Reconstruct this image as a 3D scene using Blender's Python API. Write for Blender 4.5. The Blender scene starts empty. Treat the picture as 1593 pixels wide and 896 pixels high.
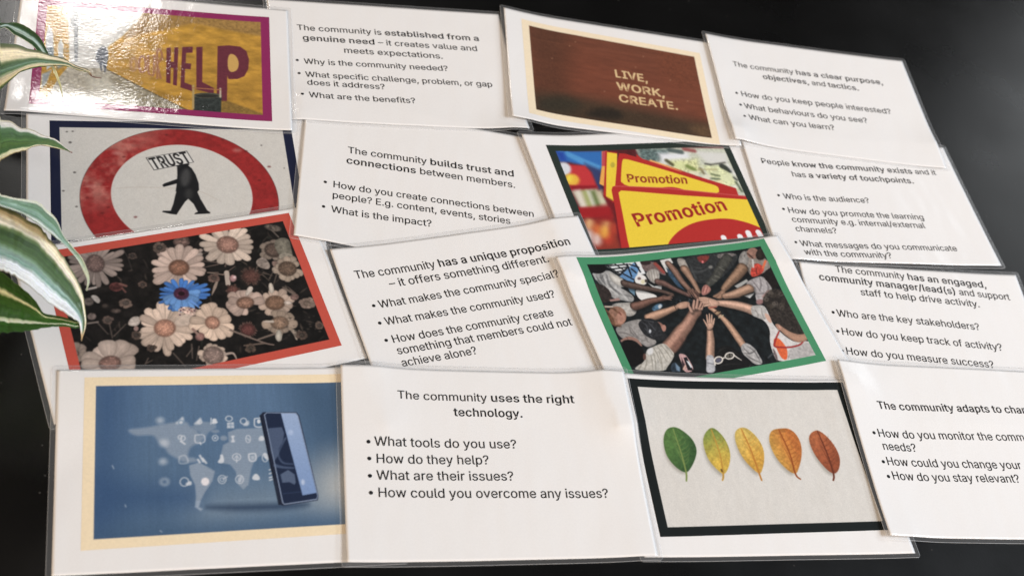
import bpy, math, random
import numpy as np
from mathutils import Vector, Matrix
from mathutils.geometry import tessellate_polygon

# =====================================================================
# camera, light, exposure
# =====================================================================
SC = bpy.context.scene
COL = SC.collection
SC.view_settings.view_transform = 'Standard'
SC.view_settings.look = 'None'
SC.view_settings.exposure = 0.18
SC.view_settings.gamma = 1.0

cam_data = bpy.data.cameras.new("camera")
cam_data.sensor_width = 36.0
cam_data.lens = 44.9947
cam_data.clip_start = 0.01
cam_data.clip_end = 50.0
cam = bpy.data.objects.new("camera", cam_data)
COL.objects.link(cam)
_m = Matrix([[0.963254,-0.044825,-0.264825],[-0.128544,0.788791,-0.60107],[0.235835,0.613025,0.754044]]).to_4x4()
_m.translation = Vector([-0.3106,-0.62607,0.73358])
cam.matrix_world = _m
SC.camera = cam
cam_data.dof.use_dof = True
cam_data.dof.focus_distance = 0.95
cam_data.dof.aperture_fstop = 7.6

world = bpy.data.worlds.new("World")
SC.world = world
world.use_nodes = True
wt = world.node_tree
bgn = wt.nodes["Background"]
# the room: warm fill added behind and left of the camera, dark beyond the table
wg = wt.nodes.new('ShaderNodeTexCoord')
wd_ = wt.nodes.new('ShaderNodeVectorMath')
wd_.operation = 'DOT_PRODUCT'
wd_.inputs[1].default_value = (-0.62, -0.62, 0.45)
wr = wt.nodes.new('ShaderNodeValToRGB')
wr.color_ramp.elements[0].position = 0.38
wr.color_ramp.elements[0].color = (0.014, 0.013, 0.012, 1)
wr.color_ramp.elements[1].position = 0.78
wr.color_ramp.elements[1].color = (1.0, 0.79, 0.60, 1)
wt.links.new(wg.outputs['Generated'], wd_.inputs[0])
wt.links.new(wd_.outputs['Value'], wr.inputs[0])
wt.links.new(wr.outputs[0], bgn.inputs[0])
bgn.inputs[1].default_value = 1.36

MIRROR = {"glare":[[-0.3812,0.2659,0.0],[-0.061,0.7709,0.634]],"right":[[0.5264,0.1061,0.0],[0.6283,0.5496,0.5507]]}


def area(name, loc, target, sx, sy, energy, color, spread=180):
    ld = bpy.data.lights.new(name, 'AREA')
    ld.shape = 'RECTANGLE'
    ld.size = sx
    ld.size_y = sy
    ld.energy = energy
    ld.color = color
    ld.spread = math.radians(spread)
    ob = bpy.data.objects.new(name, ld)
    COL.objects.link(ob)
    ob.location = loc
    d = Vector(target) - Vector(loc)
    ob.rotation_euler = d.to_track_quat('-Z', 'Y').to_euler()
    return ob


_p, _d = MIRROR['glare']
_g = Vector(_p) + Vector(_d) * 1.9
area("window_far", _g, _p, 0.25, 0.16, 3.1, (1.0, 0.97, 0.93))
area("window_right", (2.9, -1.15, 2.35), (0.0, 0, 0), 1.5, 1.2, 144.0, (0.79, 0.885, 1.0))
_p2, _d2 = MIRROR['right']
area("window_side", Vector(_p2) + Vector(_d2) * 2.2 + Vector((0.5, 0, 0)), _p2, 1.4, 0.85, 5.0, (0.93, 0.97, 1.0))


# =====================================================================
# helpers
# =====================================================================
def srgb(c):
    c = np.asarray(c, float) / 255.0
    return np.where(c <= 0.04045, c / 12.92, ((c + 0.055) / 1.055) ** 2.4)


def hom(src, dst):
    A = []
    for (x, y), (u, v) in zip(src, dst):
        A.append([x, y, 1, 0, 0, 0, -u * x, -u * y, -u])
        A.append([0, 0, 0, x, y, 1, -v * x, -v * y, -v])
    M = np.linalg.svd(np.array(A, float))[2][-1].reshape(3, 3)
    return M / M[2, 2]


def ap(M, p):
    p = np.asarray(p, float).reshape(-1, 2)
    q = np.c_[p, np.ones(len(p))] @ M.T
    return q[:, :2] / q[:, 2:]


def mesh_obj(name, verts, faces, mat, parent=None, smooth=True, cols=None):
    me = bpy.data.meshes.new(name)
    verts = np.asarray(verts, dtype=np.float32)
    if isinstance(faces, np.ndarray):
        k = faces.shape[1]
        me.vertices.add(len(verts))
        me.vertices.foreach_set("co", verts.ravel())
        me.loops.add(faces.size)
        me.loops.foreach_set("vertex_index", faces.ravel().astype(np.int32))
        me.polygons.add(len(faces))
        me.polygons.foreach_set("loop_start", np.arange(0, faces.size, k, dtype=np.int32))
        me.polygons.foreach_set("loop_total", np.full(len(faces), k, dtype=np.int32))
        me.update(calc_edges=True)
    else:
        me.from_pydata([tuple(v) for v in verts.tolist()], [], faces)
    me.polygons.foreach_set("use_smooth", np.full(len(me.polygons), smooth))
    if cols is not None:
        at = me.color_attributes.new("print_colour", 'FLOAT_COLOR', 'POINT')
        c4 = np.c_[cols, np.ones(len(cols))].astype(np.float32)
        at.data.foreach_set("color", c4.ravel())
    me.materials.append(mat)
    me.validate()
    ob = bpy.data.objects.new(name, me)
    COL.objects.link(ob)
    if parent is not None:
        ob.parent = parent
    return ob


def grid_faces(nu, nv):
    i = np.arange(nu * nv).reshape(nv, nu)
    return np.stack([i[:-1, :-1], i[:-1, 1:], i[1:, 1:], i[1:, :-1]], -1).reshape(-1, 4)


# =====================================================================
# materials
# =====================================================================
def new_mat(name):
    m = bpy.data.materials.new(name)
    m.use_nodes = True
    nt = m.node_tree
    return m, nt, nt.nodes["Principled BSDF"]


def N(nt, t, **kw):
    n = nt.nodes.new(t)
    for k, v in kw.items():
        setattr(n, k, v)
    return n


def film_bump(nt, pb, fine=0.30, wave=0.36, scale=640.0, dist=0.00022):
    """orange-peel and slow waves of a laminate film"""
    tc = N(nt, 'ShaderNodeTexCoord')
    n1 = N(nt, 'ShaderNodeTexNoise')
    n1.inputs['Scale'].default_value = scale
    n1.inputs['Detail'].default_value = 3.0
    n2 = N(nt, 'ShaderNodeTexNoise')
    n2.inputs['Scale'].default_value = 55.0
    n2.inputs['Detail'].default_value = 1.0
    mp = N(nt, 'ShaderNodeMapping')
    mp.inputs['Scale'].default_value = (1.0, 0.38, 1.0)
    nt.links.new(tc.outputs['Object'], mp.inputs[0])
    nt.links.new(tc.outputs['Object'], n1.inputs['Vector'])
    nt.links.new(mp.outputs[0], n2.inputs['Vector'])
    b1 = N(nt, 'ShaderNodeBump')
    b1.inputs['Strength'].default_value = fine
    b1.inputs['Distance'].default_value = dist
    b2 = N(nt, 'ShaderNodeBump')
    b2.inputs['Strength'].default_value = wave
    b2.inputs['Distance'].default_value = 0.0016
    nt.links.new(n1.outputs[0], b1.inputs['Height'])
    nt.links.new(n2.outputs[0], b2.inputs['Height'])
    nt.links.new(b2.outputs[0], b1.inputs['Normal'])
    nt.links.new(b1.outputs[0], pb.inputs['Coat Normal'])
    nt.links.new(b2.outputs[0], pb.inputs['Normal'])
    pb.inputs['Coat Weight'].default_value = 1.0
    pb.inputs['Coat Roughness'].default_value = 0.07
    pb.inputs['Coat IOR'].default_value = 1.5
    pb.inputs['Roughness'].default_value = 0.7
    pb.inputs['Specular IOR Level'].default_value = 0.2


def grain(nt, src_socket, pb, amt, scale=900.0):
    """paper fibre grain: a light mottling of the base colour"""
    tc = N(nt, 'ShaderNodeTexCoord')
    no = N(nt, 'ShaderNodeTexNoise')
    no.inputs['Scale'].default_value = scale
    no.inputs['Detail'].default_value = 4.0
    nt.links.new(tc.outputs['Object'], no.inputs['Vector'])
    mr = N(nt, 'ShaderNodeMapRange')
    mr.inputs[1].default_value = 0.3
    mr.inputs[2].default_value = 0.7
    mr.inputs[3].default_value = 1.0 - amt
    mr.inputs[4].default_value = 1.0 + amt * 0.5
    nt.links.new(no.outputs[0], mr.inputs[0])
    mx = N(nt, 'ShaderNodeMix', data_type='RGBA', blend_type='MULTIPLY')
    mx.inputs[0].default_value = 1.0
    if isinstance(src_socket, tuple):
        mx.inputs[6].default_value = src_socket
    else:
        nt.links.new(src_socket, mx.inputs[6])
    nt.links.new(mr.outputs[0], mx.inputs[7])
    nt.links.new(mx.outputs[2], pb.inputs['Base Color'])


M_PAPER, nt, pb = new_mat("laminated_paper")
grain(nt, (0.825, 0.81, 0.795, 1), pb, 0.022)
film_bump(nt, pb)

M_PRINT, nt, pb = new_mat("printed_ink")
at = N(nt, 'ShaderNodeAttribute', attribute_name="print_colour")
grain(nt, at.outputs['Color'], pb, 0.04)
film_bump(nt, pb)

M_PRINT_B, nt, pb = new_mat("printed_ink_pebbled_film")
at = N(nt, 'ShaderNodeAttribute', attribute_name="print_colour")
grain(nt, at.outputs['Color'], pb, 0.04)
film_bump(nt, pb, fine=0.36, wave=0.20, scale=430.0, dist=0.00028)

M_TEXT, nt, pb = new_mat("black_toner")
pb.inputs['Base Color'].default_value = (0.012, 0.012, 0.013, 1)
film_bump(nt, pb)

M_FILM, nt, pb = new_mat("clear_film")
nt.nodes.remove(pb)
out = nt.nodes["Material Output"]
tr = N(nt, 'ShaderNodeBsdfTransparent')
tr.inputs[0].default_value = (0.985, 0.985, 0.985, 1)
gl = N(nt, 'ShaderNodeBsdfGlossy')
gl.inputs['Roughness'].default_value = 0.12
df = N(nt, 'ShaderNodeBsdfDiffuse')
df.inputs[0].default_value = (0.88, 0.89, 0.90, 1)
lw = N(nt, 'ShaderNodeLayerWeight')
lw.inputs[0].default_value = 0.5
pw = N(nt, 'ShaderNodeMath', operation='POWER')
pw.inputs[1].default_value = 5.0
nt.links.new(lw.outputs['Facing'], pw.inputs[0])
fz = N(nt, 'ShaderNodeMath', operation='MULTIPLY_ADD')
fz.inputs[1].default_value = 0.9
fz.inputs[2].default_value = 0.045
nt.links.new(pw.outputs[0], fz.inputs[0])
m1 = N(nt, 'ShaderNodeMixShader')
m1.inputs[0].default_value = 0.07
m2 = N(nt, 'ShaderNodeMixShader')
nt.links.new(tr.outputs[0], m1.inputs[1])
nt.links.new(df.outputs[0], m1.inputs[2])
nt.links.new(fz.outputs[0], m2.inputs[0])
nt.links.new(m1.outputs[0], m2.inputs[1])
nt.links.new(gl.outputs[0], m2.inputs[2])
nt.links.new(m2.outputs[0], out.inputs[0])
tcf = N(nt, 'ShaderNodeTexCoord')
nf = N(nt, 'ShaderNodeTexNoise')
nf.inputs['Scale'].default_value = 160.0
bf = N(nt, 'ShaderNodeBump')
bf.inputs['Strength'].default_value = 0.5
bf.inputs['Distance'].default_value = 0.0006
nt.links.new(tcf.outputs['Object'], nf.inputs['Vector'])
nt.links.new(nf.outputs[0], bf.inputs['Height'])
nt.links.new(bf.outputs[0], gl.inputs['Normal'])

M_EDGE, nt, pb = new_mat("cut_film_edge")
pb.inputs['Base Color'].default_value = (0.93, 0.94, 0.95, 1)
pb.inputs['Roughness'].default_value = 0.25
pb.inputs['Alpha'].default_value = 0.32

M_TABLE, nt, pb = new_mat("black_table_laminate")
pb.inputs['Base Color'].default_value = (0.0010, 0.0010, 0.0011, 1)
pb.inputs['Roughness'].default_value = 0.29
pb.inputs['Specular IOR Level'].default_value = 1.0
tc = N(nt, 'ShaderNodeTexCoord')
n1 = N(nt, 'ShaderNodeTexNoise')
n1.inputs['Scale'].default_value = 650.0
n1.inputs['Detail'].default_value = 3.0
b1 = N(nt, 'ShaderNodeBump')
b1.inputs['Strength'].default_value = 0.15
b1.inputs['Distance'].default_value = 0.0004
nt.links.new(tc.outputs['Object'], n1.inputs['Vector'])
nt.links.new(n1.outputs[0], b1.inputs['Height'])
nt.links.new(b1.outputs[0], pb.inputs['Normal'])
# sparse dust specks and faint scuffs
n2 = N(nt, 'ShaderNodeTexVoronoi')
n2.voronoi_dimensions = '2D'
n2.inputs['Scale'].default_value = 24.0
nt.links.new(tc.outputs['Object'], n2.inputs['Vector'])
cr = N(nt, 'ShaderNodeValToRGB')
cr.color_ramp.elements[0].position = 0.008
cr.color_ramp.elements[0].color = (0.07, 0.066, 0.062, 1)
cr.color_ramp.elements[1].position = 0.014
cr.color_ramp.elements[1].color = (0.0010, 0.0010, 0.0011, 1)
nt.links.new(n2.outputs['Distance'], cr.inputs[0])
nt.links.new(cr.outputs[0], pb.inputs['Base Color'])

n3 = N(nt, 'ShaderNodeTexNoise')
n3.inputs['Scale'].default_value = 9.0
n3.inputs['Detail'].default_value = 5.0
mr = N(nt, 'ShaderNodeMapRange')
mr.inputs[1].default_value = 0.3
mr.inputs[2].default_value = 0.7
mr.inputs[3].default_value = 0.25
mr.inputs[4].default_value = 0.34
nt.links.new(tc.outputs['Object'], n3.inputs['Vector'])
nt.links.new(n3.outputs[0], mr.inputs[0])
nt.links.new(mr.outputs[0], pb.inputs['Roughness'])

M_LEAF, nt, pb = new_mat("variegated_leaf")
at = N(nt, 'ShaderNodeAttribute', attribute_name="print_colour")
grain(nt, at.outputs['Color'], pb, 0.12, 500.0)
pb.inputs['Roughness'].default_value = 0.46
pb.inputs['Subsurface Weight'].default_value = 0.15
pb.inputs['Subsurface Radius'].default_value = (0.002, 0.003, 0.001)
pb.inputs['Subsurface Scale'].default_value = 0.5
pb.inputs['Specular IOR Level'].default_value = 0.5

# =====================================================================
# table
# =====================================================================
TZ = -0.0014


def build_table():
    x0, x1, y0, y1, r = -1.3, 1.3, -0.75, 0.95, 0.03
    pts = []
    for cx, cy, a0 in ((x1 - r, y1 - r, 0), (x0 + r, y1 - r, 90), (x0 + r, y0 + r, 180), (x1 - r, y0 + r, 270)):
        for k in range(7):
            a = math.radians(a0 + 15 * k)
            pts.append((cx + r * math.cos(a), cy + r * math.sin(a)))
    n = len(pts)
    ver = [(x, y, TZ) for x, y in pts] + [(x, y, TZ - 0.028) for x, y in pts]
    fac = [list(range(n)), list(range(2 * n - 1, n - 1, -1))]
    fac += [[i, n + i, n + (i + 1) % n, (i + 1) % n] for i in range(n)]
    t = mesh_obj("table_top", ver, fac, M_TABLE, smooth=False)
    t['kind'] = 'structure'


build_table()

# =====================================================================
# lettering
# =====================================================================
GLYPH = {"A":[480,[[16,0,201,509,276,509,463,0,395,0,287,302,264,372,232,478,245,478,213,371,191,302,85,0],[110,142,110,199,370,199,370,142]]],"C":[510,[[267,-7,205,1,150,25,104,63,70,115,48,179,40,254,48,329,70,393,104,445,150,484,205,508,267,516,305,513,340,504,373,490,402,471,427,447,448,418,463,385,473,348,408,348,401,373,389,395,375,413,357,428,337,440,315,449,292,454,267,456,223,450,184,432,150,403,125,364,109,314,103,254,109,194,125,145,151,105,184,76,223,59,267,53,292,55,315,60,337,69,357,81,375,96,389,114,401,136,408,160,473,160,463,124,448,91,428,62,402,38,373,19,341,5,305,-4]]],"E":[418,[[60,0,60,509,372,509,372,452,125,452,125,286,355,286,355,229,125,229,125,57,375,57,375,0]]],"H":[517,[[60,0,60,509,125,509,125,289,392,289,392,509,457,509,457,0,392,0,392,232,125,232,125,0]]],"I":[300,[[31,0,31,57,118,57,118,452,31,452,31,509,269,509,269,452,183,452,183,57,269,57,269,0]]],"K":[467,[[104,145,104,216,139,261,174,303,212,344,364,509,448,509,231,276,228,276],[60,0,60,509,125,509,125,334,124,225,125,193,125,0],[372,0,188,259,228,309,449,0]]],"L":[393,[[60,0,60,509,125,509,125,57,361,57,361,0]]],"O":[533,[[267,-7,205,1,150,25,105,63,70,115,48,179,40,254,48,329,70,393,105,445,150,484,205,508,267,516,329,508,384,484,429,445,464,393,486,329,493,254,486,179,464,115,429,63,384,25,329,1],[267,53,310,59,349,76,383,105,408,144,425,194,430,254,425,314,408,365,383,404,349,433,310,450,267,456,223,450,184,433,151,404,125,364,109,314,103,254,109,194,125,144,151,105,184,76,223,59]]],"P":[444,[[60,0,60,509,235,509,289,503,332,487,366,462,390,430,404,391,409,348,404,304,390,265,366,233,332,207,289,191,235,186,109,186,109,242,233,242,269,246,297,256,318,272,333,294,342,319,344,348,342,376,333,402,318,423,297,439,268,449,232,452,125,452,125,0]]],"R":[449,[[60,0,60,509,236,509,290,504,333,489,367,465,390,433,405,395,409,352,405,309,390,271,367,240,333,217,289,203,236,198,96,198,96,255,234,255,269,258,298,267,319,281,334,300,342,324,345,352,342,380,334,405,319,425,298,440,269,449,233,452,125,452,125,0],[353,0,230,229,303,229,428,0]]],"S":[446,[[224,-9,172,-4,128,9,91,31,64,60,46,96,38,137,104,137,110,110,123,88,142,71,166,59,194,52,224,49,257,52,286,60,311,74,329,92,341,114,346,139,342,161,332,179,316,193,296,205,245,222,184,239,128,260,86,289,60,326,52,372,58,413,75,448,102,476,138,498,180,511,227,516,275,511,316,498,351,476,377,449,394,415,401,378,337,378,326,412,302,437,267,453,225,459,194,456,167,448,145,435,129,418,118,398,115,376,119,352,131,334,148,319,169,308,212,293,264,279,312,264,336,252,359,238,379,220,395,198,405,171,408,139,403,99,386,64,360,34,323,11,278,-4]]],"T":[448,[[32,452,32,509,417,509,417,452,257,452,257,0,193,0,193,452]]],"U":[517,[[259,-8,203,-2,154,15,114,43,85,80,66,124,60,173,60,509,124,509,124,178,128,144,141,113,160,87,187,68,220,56,259,52,298,56,331,68,357,87,377,113,389,144,393,178,393,509,457,509,457,173,451,124,433,80,403,43,363,15,315,-2]]],"V":[480,[[204,0,16,509,84,509,192,206,215,137,248,31,235,31,267,138,290,206,395,509,463,509,278,0]]],"W":[686,[[155,0,16,509,82,509,163,196,175,145,187,94,197,40,189,40,200,94,211,145,224,196,306,509,380,509,462,196,474,145,486,94,497,40,488,40,499,94,510,145,523,196,603,509,670,509,530,0,455,0,368,323,351,391,336,475,350,475,335,395,318,323,230,0]]],"a":[389,[[160,-9,126,-5,94,5,68,22,48,45,35,73,30,108,34,138,43,161,58,179,78,193,100,203,125,211,178,220,234,227,252,230,265,235,273,243,276,255,273,279,267,297,256,311,240,322,220,329,196,331,171,329,149,322,132,313,118,301,107,288,100,274,41,291,57,322,79,346,104,364,133,375,163,382,194,384,239,379,263,372,286,360,306,343,322,320,333,290,337,251,337,0,277,0,277,52,272,52,252,25,236,12,215,1,190,-6],[170,45,202,49,228,59,248,74,263,93,272,115,276,138,276,190,259,182,231,176,200,171,175,168,134,159,117,150,103,139,95,124,92,105,94,87,102,72,114,61,130,52,149,47]]],"b":[424,[[229,-8,198,-5,172,4,153,17,138,31,118,59,112,59,112,0,53,0,53,509,114,509,114,319,118,319,137,346,152,360,171,373,197,381,229,384,274,378,313,361,345,332,370,293,385,245,390,189,385,133,370,84,346,45,313,16,274,-2],[220,47,253,51,279,66,301,88,316,117,325,151,328,189,325,227,316,261,301,290,280,311,253,325,220,330,188,325,161,312,140,291,125,263,116,229,113,189,116,150,125,115,140,86,162,65,188,51]]],"c":[396,[[207,-8,159,-2,117,16,82,46,56,85,40,133,34,187,40,243,56,291,82,330,117,360,159,378,207,384,234,383,260,377,284,368,305,356,324,341,340,322,353,301,362,277,303,262,290,289,270,311,242,325,207,330,173,325,145,310,124,287,108,258,99,224,96,187,99,151,108,117,124,89,145,66,173,51,207,46,243,52,271,66,292,89,304,117,363,102,354,78,341,56,325,37,306,21,285,9,261,-1,235,-6]]],"d":[424,[[195,-8,151,-2,111,16,79,45,55,84,39,133,34,189,39,245,55,293,79,332,112,361,151,378,196,384,228,381,253,373,272,360,287,346,306,319,311,319,311,509,372,509,372,0,313,0,313,59,307,59,287,31,272,17,252,4,227,-5],[205,47,236,51,263,65,284,86,299,115,309,150,312,189,309,229,300,263,284,291,263,312,237,325,205,330,172,325,145,311,124,290,108,261,99,227,96,189,99,151,109,117,124,88,145,66,172,51]]],"e":[404,[[212,-8,161,-2,117,16,82,46,56,85,40,132,34,187,39,242,55,290,81,329,115,359,157,378,205,384,236,382,266,374,294,361,319,341,341,315,357,282,368,242,371,194,371,169,75,169,75,221,338,221,310,202,307,237,298,269,283,294,263,314,237,326,205,330,173,326,146,313,125,294,109,270,99,241,96,211,96,178,100,139,110,106,128,80,151,61,179,50,212,46,234,48,254,53,271,61,285,73,297,88,306,105,365,91,353,63,335,39,311,19,283,4,249,-5]]],"f":[254,[[228,379,228,327,6,327,6,379],[81,0,81,432,84,461,96,486,113,505,135,519,161,527,187,530,222,527,243,521,227,468,215,472,195,474,171,470,154,460,145,443,142,419,142,0]]],"g":[425,[[207,-151,168,-148,134,-140,105,-127,82,-110,64,-91,51,-69,101,-41,122,-66,136,-78,154,-88,178,-95,207,-97,249,-92,282,-75,304,-47,311,-6,311,68,306,68,287,41,272,28,252,16,227,8,195,5,152,10,113,27,80,53,55,90,39,136,34,191,39,246,55,293,80,332,112,361,152,378,196,384,228,382,253,373,273,360,288,346,308,319,313,319,313,379,372,379,372,-9,367,-54,350,-90,324,-117,291,-136,251,-147],[205,59,237,63,264,75,285,95,300,121,309,154,312,193,309,231,300,264,285,291,264,312,237,325,205,330,172,325,145,312,124,290,109,262,99,229,96,193,99,155,109,123,124,96,145,76,172,63]]],"h":[410,[[114,227,114,0,53,0,53,509,114,509,114,287,102,287,124,332,152,362,187,379,227,384,264,380,295,369,321,349,341,321,353,285,357,240,357,0,296,0,296,235,290,275,273,304,246,323,210,329,184,326,161,317,141,303,126,283,117,257]]],"i":[166,[[53,0,53,379,114,379,114,0],[84,443,67,446,54,455,44,468,41,483,44,499,54,512,67,521,84,524,100,521,114,512,123,499,126,483,123,468,114,455,100,446]]],"j":[166,[[53,379,114,379,114,-30,111,-63,102,-90,86,-113,65,-129,37,-139,4,-143,-10,-143,-10,-87,2,-87,25,-83,40,-72,50,-54,53,-29],[83,443,67,446,53,455,44,468,41,483,44,499,53,512,67,521,83,524,100,521,114,512,123,499,126,483,123,468,114,455,100,446]]],"k":[381,[[110,137,110,212,121,212,284,379,360,379,184,199,177,199],[53,0,53,509,114,509,114,0],[294,0,148,186,191,229,372,0]]],"l":[189,[[139,-2,101,3,74,20,58,47,53,84,53,509,114,509,114,99,115,77,120,62,130,54,146,52,160,53,170,54,181,3,162,-1]]],"m":[610,[[53,0,53,379,112,379,112,295,108,295,118,323,132,346,151,363,172,376,195,384,219,386,257,380,287,361,309,331,321,295,312,295,322,321,337,343,357,361,381,375,407,383,437,386,468,383,497,372,522,354,541,328,553,296,557,255,557,0,496,0,496,254,490,289,473,313,447,326,419,330,395,328,374,320,358,307,345,290,338,270,335,247,335,0,274,0,274,260,269,288,253,311,229,326,199,330,178,328,158,320,140,307,126,289,117,266,114,238,114,0]]],"n":[410,[[114,227,114,0,53,0,53,379,112,379,112,287,102,287,124,332,152,362,187,379,227,384,264,380,295,369,321,349,341,321,353,285,357,240,357,0,296,0,296,235,290,275,273,304,246,323,210,329,184,326,161,317,141,303,126,283,117,257]]],"o":[415,[[207,-8,159,-2,117,16,82,46,56,85,40,133,34,187,40,243,56,291,82,330,117,360,159,378,207,384,256,378,299,360,333,330,359,291,376,243,381,187,376,133,359,85,333,46,299,16,256,-2],[207,46,242,51,270,66,292,89,307,117,316,151,319,187,316,224,307,258,292,287,270,310,242,325,207,330,173,325,145,310,124,287,108,258,99,224,96,187,99,151,108,117,124,89,145,66,173,51]]],"p":[424,[[53,-143,53,379,112,379,112,319,118,319,137,346,152,360,171,373,197,381,229,384,274,378,313,361,345,332,370,293,385,245,390,189,385,133,370,84,346,45,313,16,274,-2,229,-8,198,-5,173,4,153,17,138,31,118,59,114,59,114,-143],[220,47,253,51,279,66,301,88,316,117,325,151,328,189,325,227,316,261,301,290,280,311,253,325,220,330,188,325,161,312,140,291,125,263,116,229,113,189,116,150,125,115,140,86,162,65,188,51]]],"q":[424,[[372,-143,311,-143,311,59,306,59,287,31,272,17,252,4,227,-5,195,-8,151,-2,111,16,79,45,55,84,39,133,34,189,39,245,55,293,79,332,112,361,151,378,196,384,228,381,253,373,272,360,287,346,307,319,313,319,313,379,372,379],[205,47,236,51,263,65,284,86,299,115,309,150,312,189,309,229,300,263,284,291,263,312,237,325,205,330,172,325,145,311,124,290,108,261,99,227,96,189,99,151,109,117,124,88,145,66,172,51]]],"r":[259,[[53,0,53,379,112,379,112,321,115,321,130,347,152,367,181,380,213,385,229,384,243,384,243,322,230,324,207,326,182,323,159,315,140,301,126,284,117,262,114,237,114,0]]],"s":[365,[[182,-8,145,-5,112,3,84,18,62,38,45,63,36,94,94,107,105,79,124,60,150,49,181,45,217,50,244,62,262,81,268,103,265,121,254,136,237,147,212,155,149,170,104,186,72,208,53,237,47,274,51,305,65,332,87,354,115,370,149,381,187,384,223,381,254,372,279,358,299,339,314,316,324,290,268,277,258,298,243,316,219,328,187,333,156,329,131,317,114,299,109,277,112,258,124,243,144,232,172,223,229,209,275,194,306,171,325,142,331,107,326,75,312,47,290,24,260,6,223,-5]]],"t":[227,[[204,379,204,327,6,327,6,379],[65,471,126,471,126,98,128,76,136,61,150,53,170,50,185,51,202,54,213,2,192,-3,168,-4,125,2,92,21,72,52,65,93]]],"u":[410,[[182,-5,146,-1,115,11,89,31,69,59,57,95,53,139,53,379,114,379,114,144,119,105,137,75,164,56,200,50,226,53,249,62,268,77,283,97,293,122,296,153,296,379,357,379,357,0,298,0,298,92,307,92,286,47,257,17,222,0]]],"v":[389,[[163,0,17,379,84,379,165,155,187,87,206,21,184,21,203,87,224,155,305,379,371,379,226,0]]],"w":[567,[[138,0,23,379,87,379,133,214,154,137,175,41,165,41,186,135,206,214,252,379,316,379,362,214,382,136,402,41,391,41,413,135,434,214,480,379,545,379,429,0,368,0,319,172,305,225,291,280,277,338,291,338,277,280,263,225,248,172,199,0]]],"x":[378,[[21,0,171,218,171,171,29,379,100,379,147,306,179,253,207,206,175,206,202,253,233,306,282,379,352,379,209,169,209,214,358,0,287,0,231,85,200,136,173,182,205,182,178,136,148,85,91,0]]],"y":[389,[[47,-139,61,-86,71,-87,88,-90,104,-89,118,-84,130,-74,141,-58,151,-36,163,-1,17,379,84,379,165,155,187,87,206,21,184,21,202,87,224,155,305,379,371,379,204,-58,191,-85,177,-107,159,-124,139,-136,117,-143,91,-145,65,-143]]],".":[188,[[95,-4,78,-1,63,9,53,24,50,41,53,59,63,73,78,83,95,87,113,83,128,73,138,59,141,41,138,24,128,9,113,-1]]],",":[188,[[38,-119,68,71,137,71,84,-119]]],"?":[358,[[132,152,132,159,134,200,141,230,153,252,168,269,209,298,230,314,247,334,258,357,262,384,259,406,250,425,237,441,220,452,200,459,178,462,157,459,137,453,120,441,106,425,96,404,92,378,27,378,33,418,49,452,73,479,103,499,138,511,178,516,219,511,255,498,284,478,306,451,319,418,324,382,319,344,306,311,284,284,254,261,219,235,207,221,200,205,195,185,194,158,194,152],[164,-4,146,-1,131,9,121,24,118,41,121,58,131,73,146,83,164,86,181,83,196,73,206,58,209,41,206,24,196,9,181,-1]]],"–":[349,[[350,244,350,188,0,188,0,244]]],"/":[249,[[235,533,71,-76,14,-76,178,533]]],"(":[273,[[89,207,92,264,101,324,114,384,132,441,153,494,177,539,236,539,212,485,191,428,174,370,161,313,154,258,151,207,154,161,160,115,172,67,188,16,209,-38,236,-96,177,-96,139,-21,111,55,95,131]]],")":[273,[[37,-96,64,-37,86,18,102,69,113,116,120,162,122,207,119,258,112,313,99,370,82,428,62,485,37,539,97,539,121,494,142,441,159,384,173,323,181,264,184,207,178,130,161,53,134,-22,97,-96]]]," ":[188,[]]}
_tess = {}


def glyph(ch, bold):
    key = (ch, bold)
    if key in _tess:
        return _tess[key]
    adv, flat = GLYPH[ch]
    loops = [np.array(l, float).reshape(-1, 2) for l in flat]
    if loops:
        wx = 1.05 if bold == 1 else 1.0
        dx, dy = ((9.0, 5.0), (20.0, 11.0), (24.0, 16.0))[bold]
        res = []
        for l in loops:
            l = l * np.array([wx, 1.0])
            d1 = l - np.roll(l, 1, 0)
            d2 = np.roll(l, -1, 0) - l
            d1 /= np.maximum(np.linalg.norm(d1, axis=1, keepdims=True), 1e-6)
            d2 /= np.maximum(np.linalg.norm(d2, axis=1, keepdims=True), 1e-6)
            # outlines run clockwise, holes the other way: left normal points outward
            n1 = np.c_[-d1[:, 1], d1[:, 0]]
            n2 = np.c_[-d2[:, 1], d2[:, 0]]
            m = n1 + n2
            m /= np.maximum((m * m).sum(1, keepdims=True) / 2.0, 0.5)
            res.append(l + SIGN * m * np.array([dx, dy]))
        loops = res
        adv = adv * wx + (dx * 1.1 if bold else 0)
    V = np.concatenate(loops) if loops else np.zeros((0, 2))
    starts = np.cumsum([0] + [len(l) for l in loops])
    outer = [i for i, l in enumerate(loops) if _signed(l) * SIGN < 0]
    tris = []
    for i in outer:                       # every separate piece of the glyph with its own holes
        lo, hi = loops[i].min(0), loops[i].max(0)
        grp = [i] + [j for j, l in enumerate(loops) if j not in outer and (l.mean(0) > lo).all() and (l.mean(0) < hi).all()]
        idx = np.concatenate([np.arange(starts[j], starts[j + 1]) for j in grp])
        for t in tessellate_polygon([[Vector((x, y, 0)) for x, y in loops[j]] for j in grp]):
            tris.append(tuple(int(idx[q]) for q in t))
    _tess[key] = (adv, V, tris, loops)
    return _tess[key]


def _signed(l):
    x, y = l[:, 0], l[:, 1]
    return 0.5 * np.sum(x * np.roll(y, -1) - np.roll(x, -1) * y)


SIGN = 1.0 if _signed(np.array(GLYPH['l'][1][0], float).reshape(-1, 2)) < 0 else -1.0


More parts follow.
